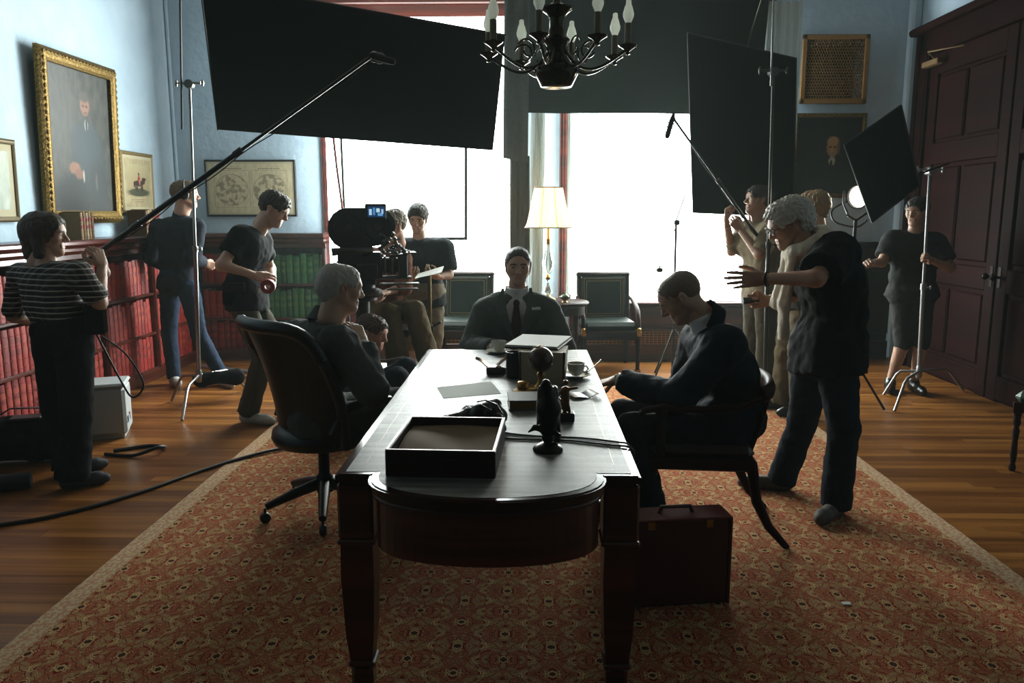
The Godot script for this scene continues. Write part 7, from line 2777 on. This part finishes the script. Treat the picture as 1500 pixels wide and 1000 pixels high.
func suit_front(who: Node3D, j: Dictionary, m: Material, white: Material) -> void:
	var nb: Vector3 = j.neck
	var y1: float = nb.y - .035
	var y0 := .80
	# tie: knot and blade
	var tm := fabric("dark_tie", Color(.055, .030, .030), .55, .1)
	var g := geo()
	g.sheet(func(u: float, v: float):
		var y := lerpf(y1 - .03, y0 - .02, v)
		var w := lerpf(.016, .038, minf(1.0, v * 1.4))
		var z := lerpf(.122, .162, minf(1.0, v * 1.9))
		return Vector3(nb.x + (u - .5) * 2.0 * w, y, nb.z + z + .006 * (1.0 - pow(absf(u - .5) * 2.0, 2.0))), 8, 16, -.004)
	g.ball(Vector3(nb.x, y1 - .022, nb.z + .118), .021, 12, Vector3(1.0, 1.15, .7))
	obj("tie", g, tm, who)
	# lapels lying on the chest either side of the opening
	for s: int in [-1, 1]:
		g = geo()
		g.sheet(func(u: float, v: float):
			var y := lerpf(nb.y + .03, y0 - .01, v)
			var xi := lerpf(.080, .010, pow(v, 1.25))
			var xo := lerpf(.098, .016, pow(v, 1.2)) + .056 * sin(PI * clampf(v * 1.05, 0, 1)) * (1.0 if v > .12 else v / .12)
			var x := lerpf(xi, xo, u)
			var z := lerpf(.050, .166, pow(minf(1.0, v * 2.1), .75)) - .22 * x * x * 6.0 * .4 + .012
			return Vector3(nb.x + s * x, y, nb.z + z), 6, 18, .006 * s)
		obj("lapel", g, m, who)
		# shirt collar points
		g = geo()
		g.sheet(func(u: float, v: float):
			var a := lerpf(.15, 2.6, u)
			var r := lerpf(.071, .084, v)
			return Vector3(nb.x + s * sin(a) * r, nb.y + lerpf(.040, -.012 - .03 * maxf(0.0, cos(a)), v) - .02 * maxf(0.0, cos(a)), nb.z + .005 + cos(a) * r), 16, 3, .004 * s)
		obj("shirt_collar", g, white, who)
	# pocket square
	g = geo()
	g.prism([Vector2(-.028, 0), Vector2(.028, 0), Vector2(.028, .016), Vector2(.010, .020), Vector2(-.006, .016), Vector2(-.028, .018)], -.003, .003)
	var sq := obj("pocket_square", g, white, who)
	sq.position = Vector3(nb.x + .125, .985, nb.z + .162)
	sq.rotation = Vector3(-.1, .35, 0)
	g = geo()
	g.ball(Vector3(nb.x + .004, y0 - .03, nb.z + .172), .009, 10, Vector3(1, 1, .4))
	obj("button", g, mat("horn_button", Color(.06, .05, .04), .4), who)

func director_extras(who: Node3D) -> void:
	var j: Dictionary = POSES.director
	# scarf: a loop round the neck and two hanging ends
	var scarf := fabric("cream_scarf", Color(.62, .56, .45), .95, .5)
	var f := field(.012, 24.0, 31)
	f.squash = Vector3(1, .5, 1)
	var c: Vector3 = j.neck + Vector3(-.015, .03, 0)
	var ring := []
	for k in 13:
		var a := TAU * k / 12
		ring.append(c + Vector3(cos(a) * .085 - .01, .055 * cos(a) + .005, sin(a) * .092))
	for k in 12: f.cap(ring[k], ring[k + 1], .036, .036, .02)
	f.cap(c + Vector3(-.10, -.07, .05), c + Vector3(-.135, -.30, .06), .04, .045, .03, 0, false, Vector3(1, 0, 0), .5)
	f.cap(c + Vector3(-.135, -.30, .06), c + Vector3(-.125, -.50, .05), .045, .050, .02, 0, true, Vector3(1, 0, 0), .8)
	f.cap(c + Vector3(-.10, -.07, -.04), c + Vector3(-.15, -.34, -.04), .036, .045, .03, 0, true, Vector3(1, 0, 0), .5)
	from_jobs("scarf", [[job(f, .010), Transform3D.IDENTITY]], scarf, who, "crumpled cream scarf")

func worn_and_held() -> void:
	var wire := mat("spectacle_wire", Color(.35, .33, .28), .3, .8)
	# director's spectacles pushed towards the brow
	var d: Dictionary = POSES.director
	var look := Vector3(-.90, -.40, .06).normalized()
	var side := Vector3(-.25, 1, 0).cross(look).normalized()
	var b := Basis(side, look.cross(side), look)
	var o := thing("spectacles", "round wire spectacles on the white-haired man's face", "spectacles", d.at + d.head)
	o.basis = b
	for s: int in [-1, 1]:
		var g := geo()
		var ring := []
		for k in 21: ring.append(Vector3(s * .033 + cos(TAU * k / 20) * .023, .012 + sin(TAU * k / 20) * .020, .106))
		g.tube(ring, .0018, 5, false)
		obj("rim", g, wire, o)
		g = geo()
		g.lathe([[0, 0], [.022, .0]], Vector3(s * .033, .012, .106), 16, Vector3.BACK)
		var lens := mat("lens_glass", Color(.9, .95, .95, .12), .02)
		lens.transparency = BaseMaterial3D.TRANSPARENCY_ALPHA
		obj("lens", g, lens, o)
		g = geo()
		g.tube([Vector3(s * .056, .016, .104), Vector3(s * .078, .016, .05), Vector3(s * .084, .012, -.012)], .0016, 5)
		obj("temple", g, wire, o)
	var g2 := geo()
	g2.tube([Vector3(-.011, .014, .107), Vector3(0, .019, .110), Vector3(.011, .014, .107)], .0018, 5)
	obj("bridge", g2, wire, o)
	# bracelet and small viewfinder
	var dir: Vector3 = (d.lw - d.le).normalized()
	var g := geo()
	var pts := []
	var u := dir.cross(Vector3.UP).normalized()
	var w := dir.cross(u)
	for k in 17: pts.append(d.at + d.lw - dir * .02 + u * cos(TAU * k / 16) * .031 + w * sin(TAU * k / 16) * .036)
	g.tube(pts, .006, 6, false)
	single("bracelet", g, mat("dark_beads", Color(.05, .04, .03), .4), "dark bead bracelet on the white-haired man's wrist", "bracelet")
	g = geo()
	var hp: Vector3 = d.at + d.rw + Vector3(-.085, .012, .045)
	g.tube([hp + Vector3(.03, 0, 0), hp + Vector3(-.06, -.005, .01)], [.016, .019], 14)
	single("director_viewfinder", g, mat("black_plastic"), "small black viewfinder in the white-haired man's far hand", "viewfinder")
	# headphones on the man in the sweater
	var sm: Dictionary = POSES.sweater_man
	look = Vector3(.93, -.02, -.36).normalized()
	side = Vector3.UP.cross(look).normalized()
	o = thing("headphones", "black headphones worn by the fair-haired man", "headphones", sm.at + sm.head)
	o.basis = Basis(side, look.cross(side), look)
	g = geo()
	pts = []
	for k in 13:
		var a := PI * k / 12
		pts.append(Vector3(cos(a) * .10, .02 + sin(a) * .118, -.012))
	g.tube(pts, .008, 6, true, 1.6)
	obj("headband", g, mat("black_plastic"), o)
	for s: int in [-1, 1]:
		g = geo()
		g.lathe([[0, -.02], [.036, -.02], [.042, -.008], [.040, .014], [.03, .022], [0, .022]], Vector3(s * .098, .0, -.008), 18, Vector3(s, 0, 0))
		obj("ear_cup", g, mat("black_plastic"), o)
	# utility belt pack and red tape roll of the man in the black T-shirt
	var tm: Dictionary = POSES.tee_man
	o = thing("belt_pack", "black tool pouch on the black T-shirt man's belt", "pouch", tm.at + tm.pelvis + Vector3(-.03, .06, .17), .2)
	g = geo()
	g.rbox(Vector3.ZERO, Vector3(.17, .19, .07), .02)
	obj("pouch", g, mat("black_nylon"), o)
	g = geo()
	g.rbox(Vector3(0, .05, .038), Vector3(.16, .07, .012), .005)
	obj("flap", g, mat("pocket_grey", Color(.07, .075, .08), .4), o)
	g = geo()
	g.lathe([[.022, -.022], [.05, -.022], [.052, -.018], [.052, .018], [.05, .022], [.022, .022], [.022, -.022]], Vector3.ZERO, 24, Vector3(.1, -.1, 1).normalized())
	var tape := thing("tape_roll", "red roll of tape in the black T-shirt man's hands", "tape", tm.at + tm.rw + Vector3(.10, -.07, .06))
	obj("roll", g, mat("red_tape", Color(.52, .05, .06), .45), tape)
	g = geo()
	g.lathe([[.020, -.018], [.024, -.024], [.024, .024], [.020, .018]], Vector3.ZERO, 20, Vector3(.1, -.1, 1).normalized())
	obj("core", g, mat("tan_cloth", Color(.46, .43, .38), .9), tape)
	# wristwatch of the man on the right
	var rj: Dictionary = POSES.right_man
	dir = (rj.lw - rj.le).normalized()
	u = dir.cross(Vector3.UP).normalized()
	w = dir.cross(u)
	g = geo()
	pts = []
	for k in 17: pts.append(rj.at + rj.lw - dir * .004 + u * cos(TAU * k / 16) * .029 + w * sin(TAU * k / 16) * .031)
	g.tube(pts, .006, 6, false)
	single("wrist_watch", g, mat("silver"), "steel watch at the navy-suited man's cuff", "watch")
